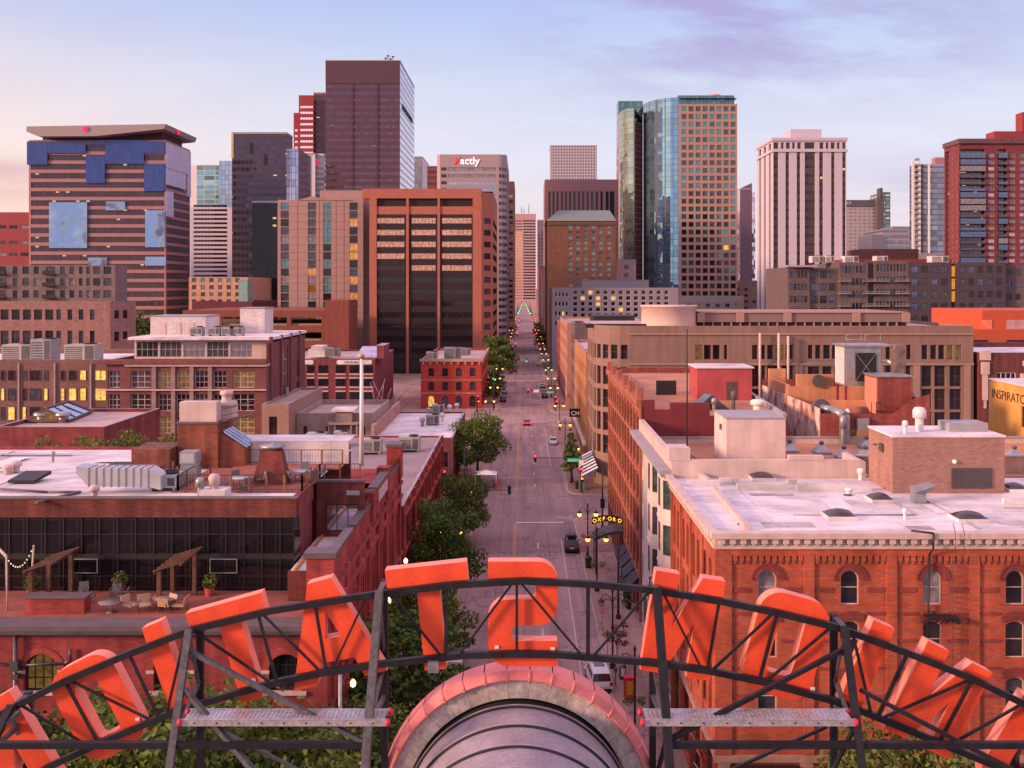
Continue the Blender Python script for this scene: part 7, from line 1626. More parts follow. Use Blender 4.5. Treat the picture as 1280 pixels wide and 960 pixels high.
for a, c in blocks:
    for s in (-1, 1):
        r = 3.0
        x0, x1 = 7.4, 138.
        pts = []
        for cx_, cy_, t0 in ((x0+r, a+r, math.pi), (x1-r, a+r, 1.5*math.pi), (x1-r, c-r, 0), (x0+r, c-r, .5*math.pi)):
            for k in range(6): t = t0+math.pi/2*k/5; pts.append((s*(cx_+r*math.cos(t)), cy_+r*math.sin(t)))
        if s < 0: pts = pts[::-1]
        m = MB(); m.quad([(x,y,.14) for x, y in pts]); struct('sidewalk', m, [SIDE])
        m = MB(); n = len(pts)
        cxm, cym = sum(p[0] for p in pts)/n, sum(p[1] for p in pts)/n
        for i in range(n):
            p, q = pts[i], pts[(i+1) % n]
            ins = lambda v: (v[0]+(.16 if v[0] < cxm else -.16), v[1]+(.16 if v[1] < cym else -.16))
            pi_, qi = ins(p), ins(q)
            m.quad([(*p,0),(*q,0),(*q,.146),(*p,.146)]); m.quad([(*p,.146),(*q,.146),(*qi,.146),(*pi_,.146)])
        struct('kerb', m, [CURB])
YELP = mat('marking_yellow', (.50,.25,.055), .8, var=.3, scale=1.5, fine=.2); WHP = mat('marking_white', (.62,.52,.53), .8, var=.25, scale=1.5, fine=.2)
stop = [57,141,164,246,268.5,351,373,456,478]
segs = [(58,141),(163,246),(268,351),(373,456),(478,561),(583,666)]
my, mw = MB(), MB(); z = .012
for a, c in segs:
    for dx in (-1.42, -1.16): my.quad([(dx-.06,a,z),(dx+.06,a,z),(dx+.06,c,z),(dx-.06,c,z)])
    y = a+3
    while y < c-4:
        for X in (1.9,): mw.quad([(X-.07,y,z),(X+.07,y,z),(X+.07,y+3,z),(X-.07,y+3,z)])
        y += 11
    mw.quad([(-1.1,c-.1,z),(5.9,c-.1,z),(5.9,c+.35,z),(-1.1,c+.35,z)])
    mw.quad([(5.1,a+22,z),(5.2,a+22,z),(5.2,c-10,z),(5.1,c-10,z)])
for k in range(5, 10):
    for y in (CROSS[k-1][0]-3.2, CROSS[k-1][1]+1.):
        for i in range(12): mw.quad([(-6.6+1.15*i,y,z),(-6.0+1.15*i,y,z),(-6.0+1.15*i,y+2.6,z),(-6.6+1.15*i,y+2.6,z)])
for i in range(13):
    for y in (353,372): mw.quad([(-6.6+1.05*i,y-.3,z),(-6.1+1.05*i,y-.3,z),(-6.1+1.05*i,y+1.4,z),(-6.6+1.05*i,y+1.4,z)])
struct('road_marking_yellow', my, [YELP]); struct('road_marking_white', mw, [WHP])
MANH = mat('manhole_iron', (.09,.065,.07), .7)
for x, y in ((.6,150),(-3.2,176),(3.6,118),(4.2,230),(-.2,206)):
    m = MB(); m.lathe((x,y,.013), [(.45,0),(.02,.0015)], 16); struct('manhole_cover', m, [MANH])

# ================================================================== street furniture
IRON = mat('iron_black', (.022,.020,.024), .45, var=.2); GLOW = emit('lamp_glow', (1.,.47,.07), 3.2, (.9,.6,.3)); GLOFF = pane('globe_off', (.30,.26,.27), .1, .3)
REDL = emit('signal_red', (1.,.025,.045), 6.5); GRNL = emit('signal_green', (.03,.9,.42), 4.5); AMBL = emit('signal_orange_hand', (1.,.22,.03), 4.)
LGTOP = 6.6
def lamp_proto(lit, baskets):
    r = empty('street_lamp', (0,0,0), 'lamp', 'street lamp')
    m = MB(); m.lathe((0,0,0), [(.30,0),(.30,.25),(.2,.4),(.16,1.0),(.09,1.15),(.075,6.9),(.12,7.0),(.03,7.35)], 10); part('pole', m, [IRON], r, False)
    for s in (-1, 1):
        m = MB(); pts = [(0,0,5.9),(s*.25,0,6.45),(s*.6,0,6.75),(s*.95,0,6.65),(s*1.05,0,6.35)]; m.path(pts, .035, 6); m.path([(0,0,6.5),(s*.4,0,6.2),(s*.75,0,6.35),(s*.6,0,6.6)], .02, 5); part('arm', m, [IRON], r, False)
        m = MB(); m.lathe((s*1.05,0,5.75), [(.30,.28),(.24,.42),(.10,.52),(.06,.66),(.02,.66)], 10); o = part('lantern', m, [IRON], r, False)
        m = MB(); m.lathe((s*1.05,0,5.60), [(.02,0),(.17,.06),(.27,.22),(.27,.42),(.02,.45)], 10); part('globe', m, [GLOW if lit else GLOFF], o, False)
        if baskets: 
            m = MB(); leaf_blob(m, (s*.55,0,3.1), (.42,.42,.38), 90, .16); part('flower_basket', m, [LEAFD, LEAFM], r, False)
    return r
# ---- foliage kit (used by the lamps too)
def leafmat(name, col, col2):
    t = NT(name); p = t.pos(); f = t.remap(t.noise(p, .55, 4), .35, .65, 0, 1); oi = t.n('ShaderNodeNewGeometry').outputs['Random Per Island']
    c = t.mix(f, col, col2); c = t.mix(1., c, t.math('MULTIPLY_ADD', oi, .9, .55), 'MULTIPLY')
    t.set(color=c, rough=.6, spec=.25); b2 = t.n('ShaderNodeBsdfTranslucent'); t.l(c, b2.inputs[0]); ms = t.n('ShaderNodeMixShader', i={0: .28}); t.l(t.bsdf.outputs[0], ms.inputs[1]); t.l(b2.outputs[0], ms.inputs[2])
    t.l(ms.outputs[0], t.t.nodes['Material Output'].inputs[0]); return t.mat
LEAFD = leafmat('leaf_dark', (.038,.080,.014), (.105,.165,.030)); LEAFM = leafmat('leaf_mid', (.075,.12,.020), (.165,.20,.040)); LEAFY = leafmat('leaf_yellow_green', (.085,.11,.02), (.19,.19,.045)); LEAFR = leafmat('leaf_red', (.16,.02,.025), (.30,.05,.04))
BARK = mat('bark', (.075,.05,.042), .9, var=.3, scale=3.)
def leaf_blob(mb, c, rad, n, size, nm=2):
    for _ in range(n):
        while True:
            d = Vector((R.uniform(-1,1), R.uniform(-1,1), R.uniform(-1,1)))
            if d.length <= 1 and (d.length > .45 or R.random() < .3): break
        p = Vector(c)+Vector((d.x*rad[0], d.y*rad[1], d.z*rad[2]))
        nrm = (d.normalized()*.6+Vector((R.uniform(-1,1), R.uniform(-1,1), R.uniform(-.3,1.2)))).normalized()
        a = nrm.cross(Vector((R.uniform(-1,1), R.uniform(-1,1), R.uniform(-1,1)))).normalized(); b2 = nrm.cross(a); s = size*R.uniform(.6,1.3)
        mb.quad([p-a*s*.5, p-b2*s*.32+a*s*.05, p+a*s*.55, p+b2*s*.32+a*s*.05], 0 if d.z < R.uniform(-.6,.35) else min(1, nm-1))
def tree_mesh(h, spread, nblob, nleaf, size, trunk_h, seed, conical=False):
    R.seed(seed); t = MB(); cr = MB()
    r0 = .018*h+.05
    t.tube((0,0,0),(.1,.05,trunk_h), r0*1.25, r0*.8, 8); top_ = Vector((.1,.05,trunk_h))
    t.tube(top_, (.0,0,h*.8), r0*.8, r0*.2, 6)
    for k in range(nblob):
        a = 2.4*k+R.uniform(-.4,.4); f = (k+.5)/nblob
        zz = trunk_h*.95+(h-trunk_h)*(.12+.82*f*R.uniform(.85,1.05))
        zz = min(zz, h*.95)
        fr = (zz-trunk_h)/(h-trunk_h)
        w = spread*(math.sqrt(max(.05, 1-(1.5*fr-.6)**2)) if not conical else max(.12, 1.02-fr))
        rr = w*R.uniform(.35,.92); p = Vector((math.cos(a)*rr, math.sin(a)*rr, zz))
        br = spread*R.uniform(.24,.40)*(1 if not conical else .8*(1.15-fr))
        z1 = trunk_h+(zz-trunk_h)*R.uniform(.1,.5)
        t.tube((.05,.02,z1), p, r0*.32, r0*.06, 5, caps=False)
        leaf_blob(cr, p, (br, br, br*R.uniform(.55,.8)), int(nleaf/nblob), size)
    return t.mesh('trunk', [BARK]), cr.mesh('crown', [LEAFD, LEAFM]), cr
TREES = {}
def tree(kind, x, y, h, lab, group, mats=None, rz=None, z=.14, sx=1., cat='tree', name='street_tree'):
    if kind not in TREES:
        P = {'big': (10., 4.3, 34, 7800, .34, 2.6, 3), 'wide': (10., 4.8, 40, 8400, .34, 2.2, 5), 'tall': (10., 3.4, 30, 6000, .34, 2.4, 8), 'far': (10., 4., 24, 2600, .55, 2., 11), 'cone': (10., 2.9, 34, 4200, .36, 1.8, 14, True), 'bushy': (10., 6.2, 44, 8200, .36, 1.0, 17)}[kind]
        TREES[kind] = tree_mesh(*P)[:2]
    tm, cm = TREES[kind]
    r = empty(name, (x, y, z), lab, cat, group, R.uniform(0, 6.28) if rz is None else rz)
    s = h/10.; r.scale = (s*sx, s*sx, s)
    link('trunk', tm, r)
    if mats:
        key = kind+mats[0].name
        if key not in TREES: c2 = cm.copy(); c2.materials.clear(); [c2.materials.append(q) for q in mats]; TREES[key] = c2
        cm = TREES[key]
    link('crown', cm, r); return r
G1 = 'street trees along the left sidewalk'
tree('wide', -8.3, 172, 12.2, 'round leafy street tree beyond the first cross street on the left, above a white tent', G1, sx=1.0)
tree('wide', -8.4, 130, 9.6, 'dark street tree by the dark signal head on the left before the cross street', G1, sx=.82)
tree('big', -8.6, 101, 12.2, 'largest street tree on the left, overhanging the road beside the red brick front', G1, sx=.8, mats=[LEAFD, LEAFM])
tree('tall', -8.3, 83, 10.6, 'street tree behind the second letter T of the sign', G1, mats=[LEAFM, LEAFY])
tree('tall', -8.6, 68, 11.6, 'street tree nearest the pediment, left of its curved coping', G1, mats=[LEAFD, LEAFY], sx=1.15)
tree('big', -9.6, 58, 9.6, 'lower yellowish street tree at the left foot of the pediment', G1, mats=[LEAFM, LEAFY], sx=1.0)
G2 = 'plaza trees behind the sign on the left'
for kind, x, y, h, lab, mt in (('wide',-18.6,50,14.4,'yellow green plaza tree seen through the letters I and T',[LEAFM,LEAFY]),('bushy',-12.8,49,12.6,'plaza tree under the left scaffold plank',None),('wide',-25.5,50.5,12.6,'plaza tree behind the left letter O',None),('big',-30.8,50,13.2,'plaza tree behind the partly cut letter N',[LEAFM,LEAFY]),('bushy',-22.,47,10.4,'low dark plaza tree below the left letter O',None)):
    tree(kind, x, y, h, lab, G2, mats=mt, name='plaza_tree', sx=.9)
tree('bushy', 20.3, 50.5, 11.6, 'dark tree below the right letter N at the brick building', None, name='plaza_tree', sx=.75)
tree('tall', 26.5, 51, 8.6, 'low tree behind the cut letter U at the bottom right', None, name='plaza_tree', sx=1.2)
tree('cone', 8.3, 169, 10.0, 'slim conical street tree on the right sidewalk before the striped awning', None, sx=.95)
G3 = 'far street trees on the left'
for x, y, h, lab in ((-9.4,342,17.5,'large dark tree past the salmon framed tower on the left sidewalk'),(-9.4,384,15,'second dark tree past the salmon framed tower, further up the street'),(-9.2,420,12,'third dark tree up the left side of the street'),(-9.2,303,8.,'small thin street tree beside the small red corner building'),(-9.2,285,6.5,'smallest street tree by the small red corner building')):
    tree('far', x, y, h, lab, G3)
for k, (x, y, h) in enumerate(((9.8,520,10),(9.8,640,11),(-9.6,690,11))):
    tree('far', x, y, h, 'small distant street tree far up the %s sidewalk' % ('right' if x > 0 else 'left'), 'distant trees far up the %s sidewalk' % ('right' if x > 0 else 'left'))
for x, y, h, lab in ((-47.6,112,18.0,'wide light green tree behind the white roof, left of its neighbour'),(-43.2,113,17.4,'lower light green tree behind the white roof beside the wide one'),(-51.5,100,18.7,'low yellow green tree in front of the small red glass pyramid building'),(-48.0,101,19.0,'second low yellow green tree in front of the pyramid building, right')):
    tree('big', x, y, h, lab, None, mats=[LEAFM, LEAFY], sx=.6 if y > 105 else .42, name='courtyard_tree')
tree('far', -121, 300, 27, 'dark tree between the two tier flats and the brick lofts', None, sx=.8, name='courtyard_tree')
tree('far', -126, 306, 24, 'smaller dark tree left of the tree beside the two tier flats', None, sx=.8, name='courtyard_tree')
r = empty('red_leaf_tree', (8.6, 88, .14), 'small red leafed tree on the right sidewalk above the white car', 'tree'); m = MB(); m.tube((0,0,0),(0,0,2.4),.06,.03,6); 
for k in range(8): a = k*.8; m.tube((0,0,1.2+.1*k),(math.cos(a)*.7,math.sin(a)*.7,2.2+.15*k),.02,.01,4)
part('trunk', m, [BARK], r, False); m = MB()
for k in range(9): a = k*2.4; leaf_blob(m, (math.cos(a)*.7,math.sin(a)*.7,1.9+.2*k), (.38,.38,.3), 55, .2)
part('crown', m, [LEAFR, LEAFR], r, False)
for r_s in SHRUBS:
    m = MB(); leaf_blob(m, (0,0,1.0), (.55,.55,.6), 160, .2); part('foliage', m, [LEAFD, LEAFM], r_s, False)
hedge = MB()
for k in range(14): leaf_blob(hedge, (-43.5+1.25*k if k < 7 else -36.+1.25*k*.9, 161.7, 8.1), (.8,.4,.4), 60, .25)
solo('planter_hedge', hedge, [LEAFM, LEAFY], 'low clipped greenery in the courtyard planter behind the grey roof', 'shrub', kind='stuff')

lampL = lamp_proto(True, False); lampB = lamp_proto(True, True); lampO = lamp_proto(False, True)
used = set()
def lamp(proto, x, y, lab, group=None):
    if proto.name in used: return dup(proto, (x,y,.14), 0., lab, group)
    used.add(proto.name); proto.location = (x,y,.14); proto['label'] = lab
    if group: proto['group'] = group
    return proto
GL = 'twin lantern street lamps on the right sidewalk'
lamp(lampB, 8.1, 121, 'lit twin lantern lamp on the right sidewalk just beyond the hotel canopy', GL)
lamp(lampB, 8.35, 109, 'lit twin lantern lamp with baskets in front of the hotel canopy', GL)
lamp(lampO, 8.1, 87, 'unlit black twin lantern lamp on the right sidewalk above the small red tree', GL)
lamp(lampO, 8.5, 73, 'unlit black twin lantern lamp nearest the right side of the pediment', GL)
for y in (170, 199, 231, 272, 300, 330, 376, 410, 440): lamp(lampL, 8.6, y, 'distant lit twin lantern lamp on the right sidewalk, %s' % {170:'half hidden in the conical tree',199:'between awning and shop sign',231:'past the dark shop sign',272:'just after the second cross street',300:'midway along the third block',330:'late in the third block',376:'just after the third cross street',410:'midway along the fourth block',440:'late in the fourth block'}[y], GL)
for y in (135, 112, 240, 273, 300, 335, 378, 430): lamp(lampL, -8.6, y, 'lit twin lantern lamp on the left sidewalk, %s' % {135:'among trees before the cross street',112:'inside the largest street tree',240:'just before the second cross street',273:'in front of the small red corner building',300:'beside the small red corner building',335:'under the large dark tree',378:'just after the third cross street',430:'beyond the third cross street'}[y], 'twin lantern street lamps on the left sidewalk')
for k, y in enumerate((485,520,550,590,630,660,700,740,800,850,920)):
    for s in (-1, 1): lamp(lampL, s*8.6, y, 'tiny distant street lamp far up the %s sidewalk' % ('right' if s > 0 else 'left'), 'distant street lamps far up the %s sidewalk' % ('right' if s > 0 else 'left'))
for k, y in enumerate((64.6, 81.6, 93.4)):
    r = empty('wall_lamp', (-12.0, y, 8.1), 'small lit wall lamp on the left brick street front, %s' % ('nearest the viewer','middle one of three','furthest up the street')[k], 'wall lamp', 'wall lamps on the left brick front')
    m = MB(); m.tube((-12.15,y,8.3),(-11.6,y,8.4),.04,.04,5); part('bracket', m, [IRON], r); m = MB(); m.lathe((-11.6,y,8.0), [(.02,-.2),(.18,-.1),(.2,.15),(.1,.3),(.02,.35)], 8); part('globe', m, [emit('wall_lamp_glow', (1,.72,.3), 4.)], r)

GREEN = mat('sign_green', (.01,.30,.16), .5, var=.05); SIGNW = mat('sign_face_white', (.75,.70,.70), .5, var=.05)
SIGE = emit('sign_green_lit', (.02,.45,.25), .35, (.02,.4,.22))
def signal_head(r, x, y, z, lens, face=-1, sc_=1.):
    m = MB(); w = .24*sc_; m.box(x-w, x+w, y-.12, y+.12, z-.65*sc_, z+.65*sc_)
    for k in (-1,0,1): m.box(x-w*.8, x+w*.8, y+face*.12, y+face*.3, z+.4*k*sc_+.15, z+.4*k*sc_+.18)
    o = part('signal_head', m, [IRON], r)
    if lens:
        k = 1 if lens is REDL else -1 if lens is GRNL else 0
        m = MB(); c = Vector((x, y+face*.125, z+.4*k*sc_)); vs = [c]+[c+Vector((math.cos(t)*.19*sc_, 0, math.sin(t)*.19*sc_)) for t in [2*math.pi*i/14 for i in range(14)]]
        m.idx(vs, [(0, 1+(i+1) % 14, 1+i) if face < 0 else (0, 1+i, 1+(i+1) % 14) for i in range(14)]); m.lathe((c.x, c.y+face*.06, c.z-.16*sc_), [(.02,0),(.12*sc_,.05*sc_),(.16*sc_,.16*sc_),(.12*sc_,.27*sc_),(.02,.32*sc_)], 10); part('lens', m, [lens], o)
def mast_signal(px, Y, zarm, xhead, lens, label, street=None, extra=(), group='traffic signals over the street', face=-1):
    k_ = 1. if Y < 450 else 1.7 if Y < 1040 else 2.6  # far heads enlarged to stand in for the glow around their lights
    s = 1 if px > xhead else -1
    r = empty('traffic_signal', (px, Y, .14), label, 'traffic signal', group)
    m = MB(); m.tube((px,Y,.14),(px,Y,zarm+1.6),.14,.10,8); m.lathe((px,Y,.14),[(.3,0),(.3,.3),(.14,.5)],8); part('pole', m, [IRON], r)
    m = MB(); m.tube((px,Y,zarm),(xhead,Y,zarm),.09,.05,6); part('mast_arm', m, [IRON], r)
    signal_head(r, xhead, Y+face*.16, zarm, lens, face, k_)
    for dx, z, l in extra: signal_head(r, px+dx, Y-.3, z, l)
    if street:
        a = px-s*2.2
        m = MB(); m.box(min(a,a+s*1.7)-.15, max(a,a+s*1.7)+.15, Y-.2, Y-.15, zarm-.62, zarm-.05); o = part('street_sign', m, [SIGE], r)
        part('sign_lettering', text_mb(street, .46, .02, fn=lambda u, w, t: (min(a,a+s*1.7)-.05+u, Y-.22+t, zarm-.5+w), sx=.85), [SIGNW], o)
    return r
mast_signal(9.7, 161.5, 5.9, 1.9, REDL, 'red traffic signal on a long arm over the first cross street with green street sign', 'Wazee St', [(-.05,3.7,REDL),(.15,2.5,AMBL)])
m = MB(); m.box(9.3, 10.1, 161.2, 161.25, 4.7, 5.6); solo('traffic_sign', m, [SIGNW], 'white square traffic sign on the signal pole above two red lights', 'sign', base=(9.7,161.2,4.7))
mast_signal(8.8, 267, 5.7, 1.15, REDL, 'red traffic signal on a long arm over the second cross street with green street sign', 'Blake St', [(.0,3.7,REDL),(.35,2.4,REDL)])
m = MB(); m.box(2.7, 4.2, 266.7, 266.75, 5.3, 6.1); solo('traffic_sign', m, [SIGNW], 'wide white sign hanging on the second signal arm', 'sign', base=(3.4,266.7,5.3))
mast_signal(8.8, 372, 6.2, 1.0, GRNL, 'green traffic signal on a long arm over the third cross street', 'Market St', [(.6,3.6,GRNL)])
mast_signal(-8.8, 143, 4.4, -2.2, None, 'dark traffic signal seen from behind on a short arm left of the first cross street', face=1)
r = mast_signal(-12.9, 148, 5.9, -12.4, REDL, 'red signal pair at the left corner of the first cross street by the brick building', None, [(-.35,4.6,AMBL)])
r = mast_signal(-13.2, 267, 4.0, -12.9, REDL, 'red signal pair at the corner of the small red building', None, [(.5,2.8,AMBL)])
mast_signal(-8.6, 268, 9.2, -8.2, GRNL, 'green side signal on a tall pole by the small red corner building', None)
for i, y in enumerate((478,583,688,793,898,1003)):
    for s, xh in ((1,7.6),(-1,-4.2)):
        mast_signal(s*8.9, y, 5.6, xh, REDL, 'distant red traffic signal %s side, cross street %d beyond the green one' % ('right' if s > 0 else 'left', i+1) if i < 3 else 'tiny far red traffic signal on the %s side of the street' % ('right' if s > 0 else 'left'), extra=[(-.5*s,3.4,REDL)], group='distant red signals on the %s side' % ('right' if s > 0 else 'left'))
for i, y in enumerate((1070,1120,1170,1230,1290,1350,1420,1500)):
    for s in (1,-1): 
        r = mast_signal(s*8.9, y, 6.0+.6*i, s*(6.6-.55*i), GRNL, 'tiny far green traffic signal on the %s side near the end of the street' % ('right' if s > 0 else 'left'), group='far green signals on the %s side' % ('right' if s > 0 else 'left'))
# hotel canopy with lettered sign
r = empty('hotel_canopy', (10.4, 117, .14), 'black curved hotel entrance canopy carrying six lit yellow letters', 'canopy')
m = MB(); 
for k in range(8):
    t0, t1 = k/8, (k+1)/8; f = lambda t: (8.5+3.6*t, 4.5+.9*math.sin(t*1.9))
    a, c = f(t0), f(t1); m.idx([(a[0],115.2,a[1]),(c[0],115.2,c[1]),(c[0],118.6,c[1]),(a[0],118.6,a[1]),(a[0],115.2,a[1]-.35),(c[0],115.2,c[1]-.35),(c[0],118.6,c[1]-.35),(a[0],118.6,a[1]-.35)],[(0,1,2,3),(7,6,5,4),(0,4,5,1),(2,6,7,3)])
part('roof', m, [mat('canopy_charcoal', (.06,.05,.06), .6)], r)
for y in (115.4, 118.4): m = MB(); m.tube((8.7,y,.14),(8.7,y,4.4),.07,.07,8); part('post', m, [IRON], r)
m = MB()
for k in range(12):
    t0, t1 = k/12, (k+1)/12; f = lambda t: (8.2+3.7*t, 6.55+.35*math.sin(math.pi*t)); a, c = f(t0), f(t1); m.idx([(a[0],115.3,a[1]-.38),(c[0],115.3,c[1]-.38),(c[0],115.3,c[1]+.42),(a[0],115.3,a[1]+.42)],[(0,1,2,3)]); 
m.bar((8.7,115.4,4.4),(8.7,115.4,6.6),.06); m.bar((12.0,115.4,5),(12.0,115.4,6.6),.06); part('sign_plate', m, [IRON], r)
for k, chh in enumerate('OXFORD'):
    t = (k+.5)/6; x = 8.2+3.7*t; z = 6.55+.35*math.sin(math.pi*t)
    part('letter', text_mb(chh, .66, .06, fn=lambda u, w, tt: (x-.22+u, 115.24+tt, z-.23+w), sx=.92), [emit('letter_yellow', (1.,.62,.04), 1.5)], r, label='lit yellow letter %s' % chh)
    if k < 5: 
        t = (k+1)/6; x = 8.2+3.7*t; z = 6.55+.35*math.sin(math.pi*t); m = MB(); m.lathe((x,115.26,z),[(.01,-.03),(.03,0),(.01,.03)],6); part('bulb', m, [MATS['letter_yellow']], r)
HAWN = mat('awning_navy', (.05,.05,.075), .8)
for k in range(4):
    y = 100.5+3.6*k; m = MB(); m.idx([(12.1,y,4.3),(12.1,y+3.0,4.3),(10.9,y+3.0,3.2),(10.9,y,3.2),(10.9,y+3.,2.9),(10.9,y,2.9)],[(0,3,2,1),(3,5,4,2)])
    solo('shop_awning', m, [HAWN], 'dark navy shop awning at the hotel front, %s' % ('first from the white building','second from the white building','third from the white building','nearest the hotel canopy')[k], 'awning', 'navy awnings along the hotel front', base=(11.5,y+1.5,2.9))
for k, (x, y, lab) in enumerate(((11.4,110,'taller potted conifer by the hotel wall'),(11.4,106.5,'shorter potted conifer nearer the viewer by the hotel wall'),(11.3,103,'small potted conifer furthest from the hotel canopy'))):
    r = empty('potted_conifer', (x,y,.14), lab, 'potted plant', 'potted conifers by the hotel'); m = MB(); m.lathe((0,0,0),[(.25,0),(.35,.6),(.3,.6)],10); part('pot', m, [IRON], r, False)
    m = MB(); hh = 2.6-.4*k
    for j in range(7): leaf_blob(m, (0,0,.8+hh*j/7), (.5*(1-j/7.5),)*2+(.3,), 60, .18)
    part('foliage', m, [LEAFD, LEAFD], r, False)
def box_thing(name, x, y, w, d, h, mats_, lab, cat, z=.14, panel=None, group=None):
    r = empty(name, (x,y,z), lab, cat, group); m = MB(); m.box(-w/2,w/2,-d/2,d/2,.08,h*.97); m.box(-w/2+.05,w/2-.05,-d/2+.05,d/2-.05,0,.08); m.box(-w/2-.02,w/2+.02,-d/2-.02,d/2+.02,h*.97,h); part('body', m, [mats_], r, False)
    if panel: m = MB(); m.box(-w*.32,w*.32,-d/2-.012,-d/2,h*.25,h*.85); part('panel', m, [panel], r, False)
    return r
box_thing('newspaper_box', 8.9, 80.5, .9, .7, 1.9, mat('box_magenta_red', (.55,.015,.06), .5), 'magenta red kiosk box with a yellow panel beside the white car', 'newspaper box', panel=mat('panel_amber', (.62,.30,.02), .5))
box_thing('newspaper_box', 8.75, 84.6, .55, .5, 1.2, IRON, 'black and white news box behind the magenta kiosk', 'newspaper box', panel=SIGNW)
r = empty('parking_meter', (8.0, 83.2, .14), 'grey parking meter on a post left of the news boxes', 'parking meter'); m = MB(); m.tube((0,0,0),(0,0,1.1),.04,.04,6); part('post', m, [IRON], r, False); m = MB(); m.lathe((0,0,1.05),[(.06,0),(.16,.15),(.17,.4),(.1,.55),(.01,.58)],8); part('head', m, [LOUVER], r, False)
for k, (x, y, lab) in enumerate(((8.0,118,'black litter bin below the lit lamp by the dark car'),(9.2,164,'black litter bin at the far corner of the first cross street'),(9.9,163.4,'grey green signal cabinet at the far corner of the first cross street'))):
    if k < 2:
        r = empty('litter_bin', (x,y,.14), lab, 'litter bin'); m = MB(); m.lathe((0,0,0),[(.36,0),(.42,1.1),(.45,1.15),(.3,1.3),(.3,1.25)],12); part('body', m, [IRON], r, False); m = MB(); m.lathe((0,0,1.3),[(.35,0),(.2,.14),(.01,.16)],12); part('lid', m, [IRON], r, False)
    else: box_thing('signal_cabinet', x, y, 1.0, .7, 1.7, mat('cabinet_green_grey', (.16,.20,.19), .6), lab, 'cabinet')
for x, y, z, lab, col in ((7.8,120,2.9,'pink faced parking sign on a thin post by the lit lamps',(.75,.30,.34)),(7.9,96,2.6,'pink and white parking sign left of the small red tree',(.72,.25,.30)),(7.9,90,2.3,'white parking sign near the unlit lamp',(.75,.66,.66)),(8.2,226,3.,'white sign on the right sidewalk past the awning',(.75,.66,.66))):
    r = empty('parking_sign', (x,y,.14), lab, 'sign', 'parking signs on the right sidewalk'); m = MB(); m.tube((0,0,0),(0,0,z),.035,.035,6); part('post', m, [STEEL], r, False)
    m = MB(); m.box(-.28,.28,-.05,-.02,z-.75,z); part('face', m, [mat('sign_face_%d' % int(col[1]*100), col, .5, var=.05)], r, False)
for x, y, h, lab in ((9.9,100,7.5,'plain dark pole at the right sidewalk near the hotel'),(11.3,137,9.5,'tall dark utility pole at the corner end of the hotel'),(-11.6,150,9.,'dark pole at the left corner of the first cross street'),(-9.9,158,8.,'dark pole behind the trees at the left corner')):
    r = empty('utility_pole', (x,y,.14), lab, 'pole'); m = MB(); m.tube((0,0,0),(0,0,h),.13,.09,8); part('shaft', m, [IRON], r, False); m = MB(); m.lathe((0,0,0),[(.28,0),(.28,.3),(.13,.5)],8); part('base', m, [IRON], r, False)
    if y == 137: m = MB(); m.box(-.3,.3,-.25,.25,3.,4.3); m.box(-.26,.26,-.3,-.25,3.1,4.2); part('signal_cabinet', m, [IRON], r, False)
r = empty('market_tent', (-6.6, 165.5, .14), 'white peaked patio tent with a red side banner beside the left trees', 'tent'); m = MB(); m.idx([(-1.9,-1.6,2.4),(1.9,-1.6,2.4),(1.9,1.6,2.4),(-1.9,1.6,2.4),(0,0,3.0)],[(0,1,4),(1,2,4),(2,3,4),(3,0,4)]); part('canopy', m, [SIGNW], r, False)
for sx in (-1.8,1.8):
    for sy in (-1.5,1.5): m = MB(); m.tube((sx,sy,0),(sx,sy,2.4),.04,.04,6); part('leg', m, [SIGNW], r, False)
m = MB(); m.box(1.7,1.85,-1.6,6.5,.0,1.1); part('side_banner', m, [mat('banner_red', (.6,.03,.05), .7)], r, False)
for k, (x, y) in enumerate(((-10.6,176),(-10.8,181))):
    r = empty('patio_umbrella', (x,y,.14), 'grey patio umbrella on the left sidewalk, %s' % ('nearer one' if k == 0 else 'farther one'), 'umbrella'); m = MB(); m.lathe((0,0,2.2),[(1.6,0),(.8,.45),(.02,.8)],8,sm=False); part('canopy', m, [COPE], r, False); m = MB(); m.tube((0,0,0),(0,0,2.9),.04,.04,6); part('pole', m, [IRON], r, False)
for x, y, z, ca, lab in ((9.35,66,5.0,((.02,.35,.12),(.72,.68,.7)),'green and white flag beside the right edge of the pediment'),(10.9,62,5.2,((.5,.05,.08),(.55,.12,.16)),'red banner flag at the brick building corner'),(11.0,60,4.0,((.65,.6,.68),(.2,.25,.45)),'white and blue flag at the foot of the brick corner')):
    r = empty('flag', (x,y,z-2), lab, 'flag'); m = MB(); m.tube((x+.9,y,z-.6),(x-.3,y,z+1.0),.035,.03,6); part('staff', m, [STEEL], r)
    m = MB()
    for i in range(6):
        for j in range(2):
            P = lambda i, j: (x-.2+.15*i+.1*j, y+.12*math.sin(i*1.1), z+.9-.24*i-.42*j)
            m.quad([P(i,j),P(i+1,j),P(i+1,j+1),P(i,j+1)], j, True)
    part('cloth', m, [mat('flag_%s_%d' % (lab.split()[0], j), ca[j], .8) for j in (0,1)], r)
r = empty('fairy_lights', (-9.6, 48.6, 6.), 'cluster of red orange fairy lights left of the pediment foot', 'string lights'); R.seed(4); m = MB()
P0 = [Vector((-10.6+.32*k, 48.6+R.uniform(-.3,.3), 10.2+R.uniform(-.7,.7))) for k in range(9)]; m.path(P0, .012, 4); part('cable', m, [IRON], r)
for p in P0: m = MB(); m.lathe(p, [(.01,-.09),(.06,-.05),(.06,0),(.01,.04)], 6); part('bulb', m, [emit('fairy_orange', (1.,.18,.03), 5)], r)

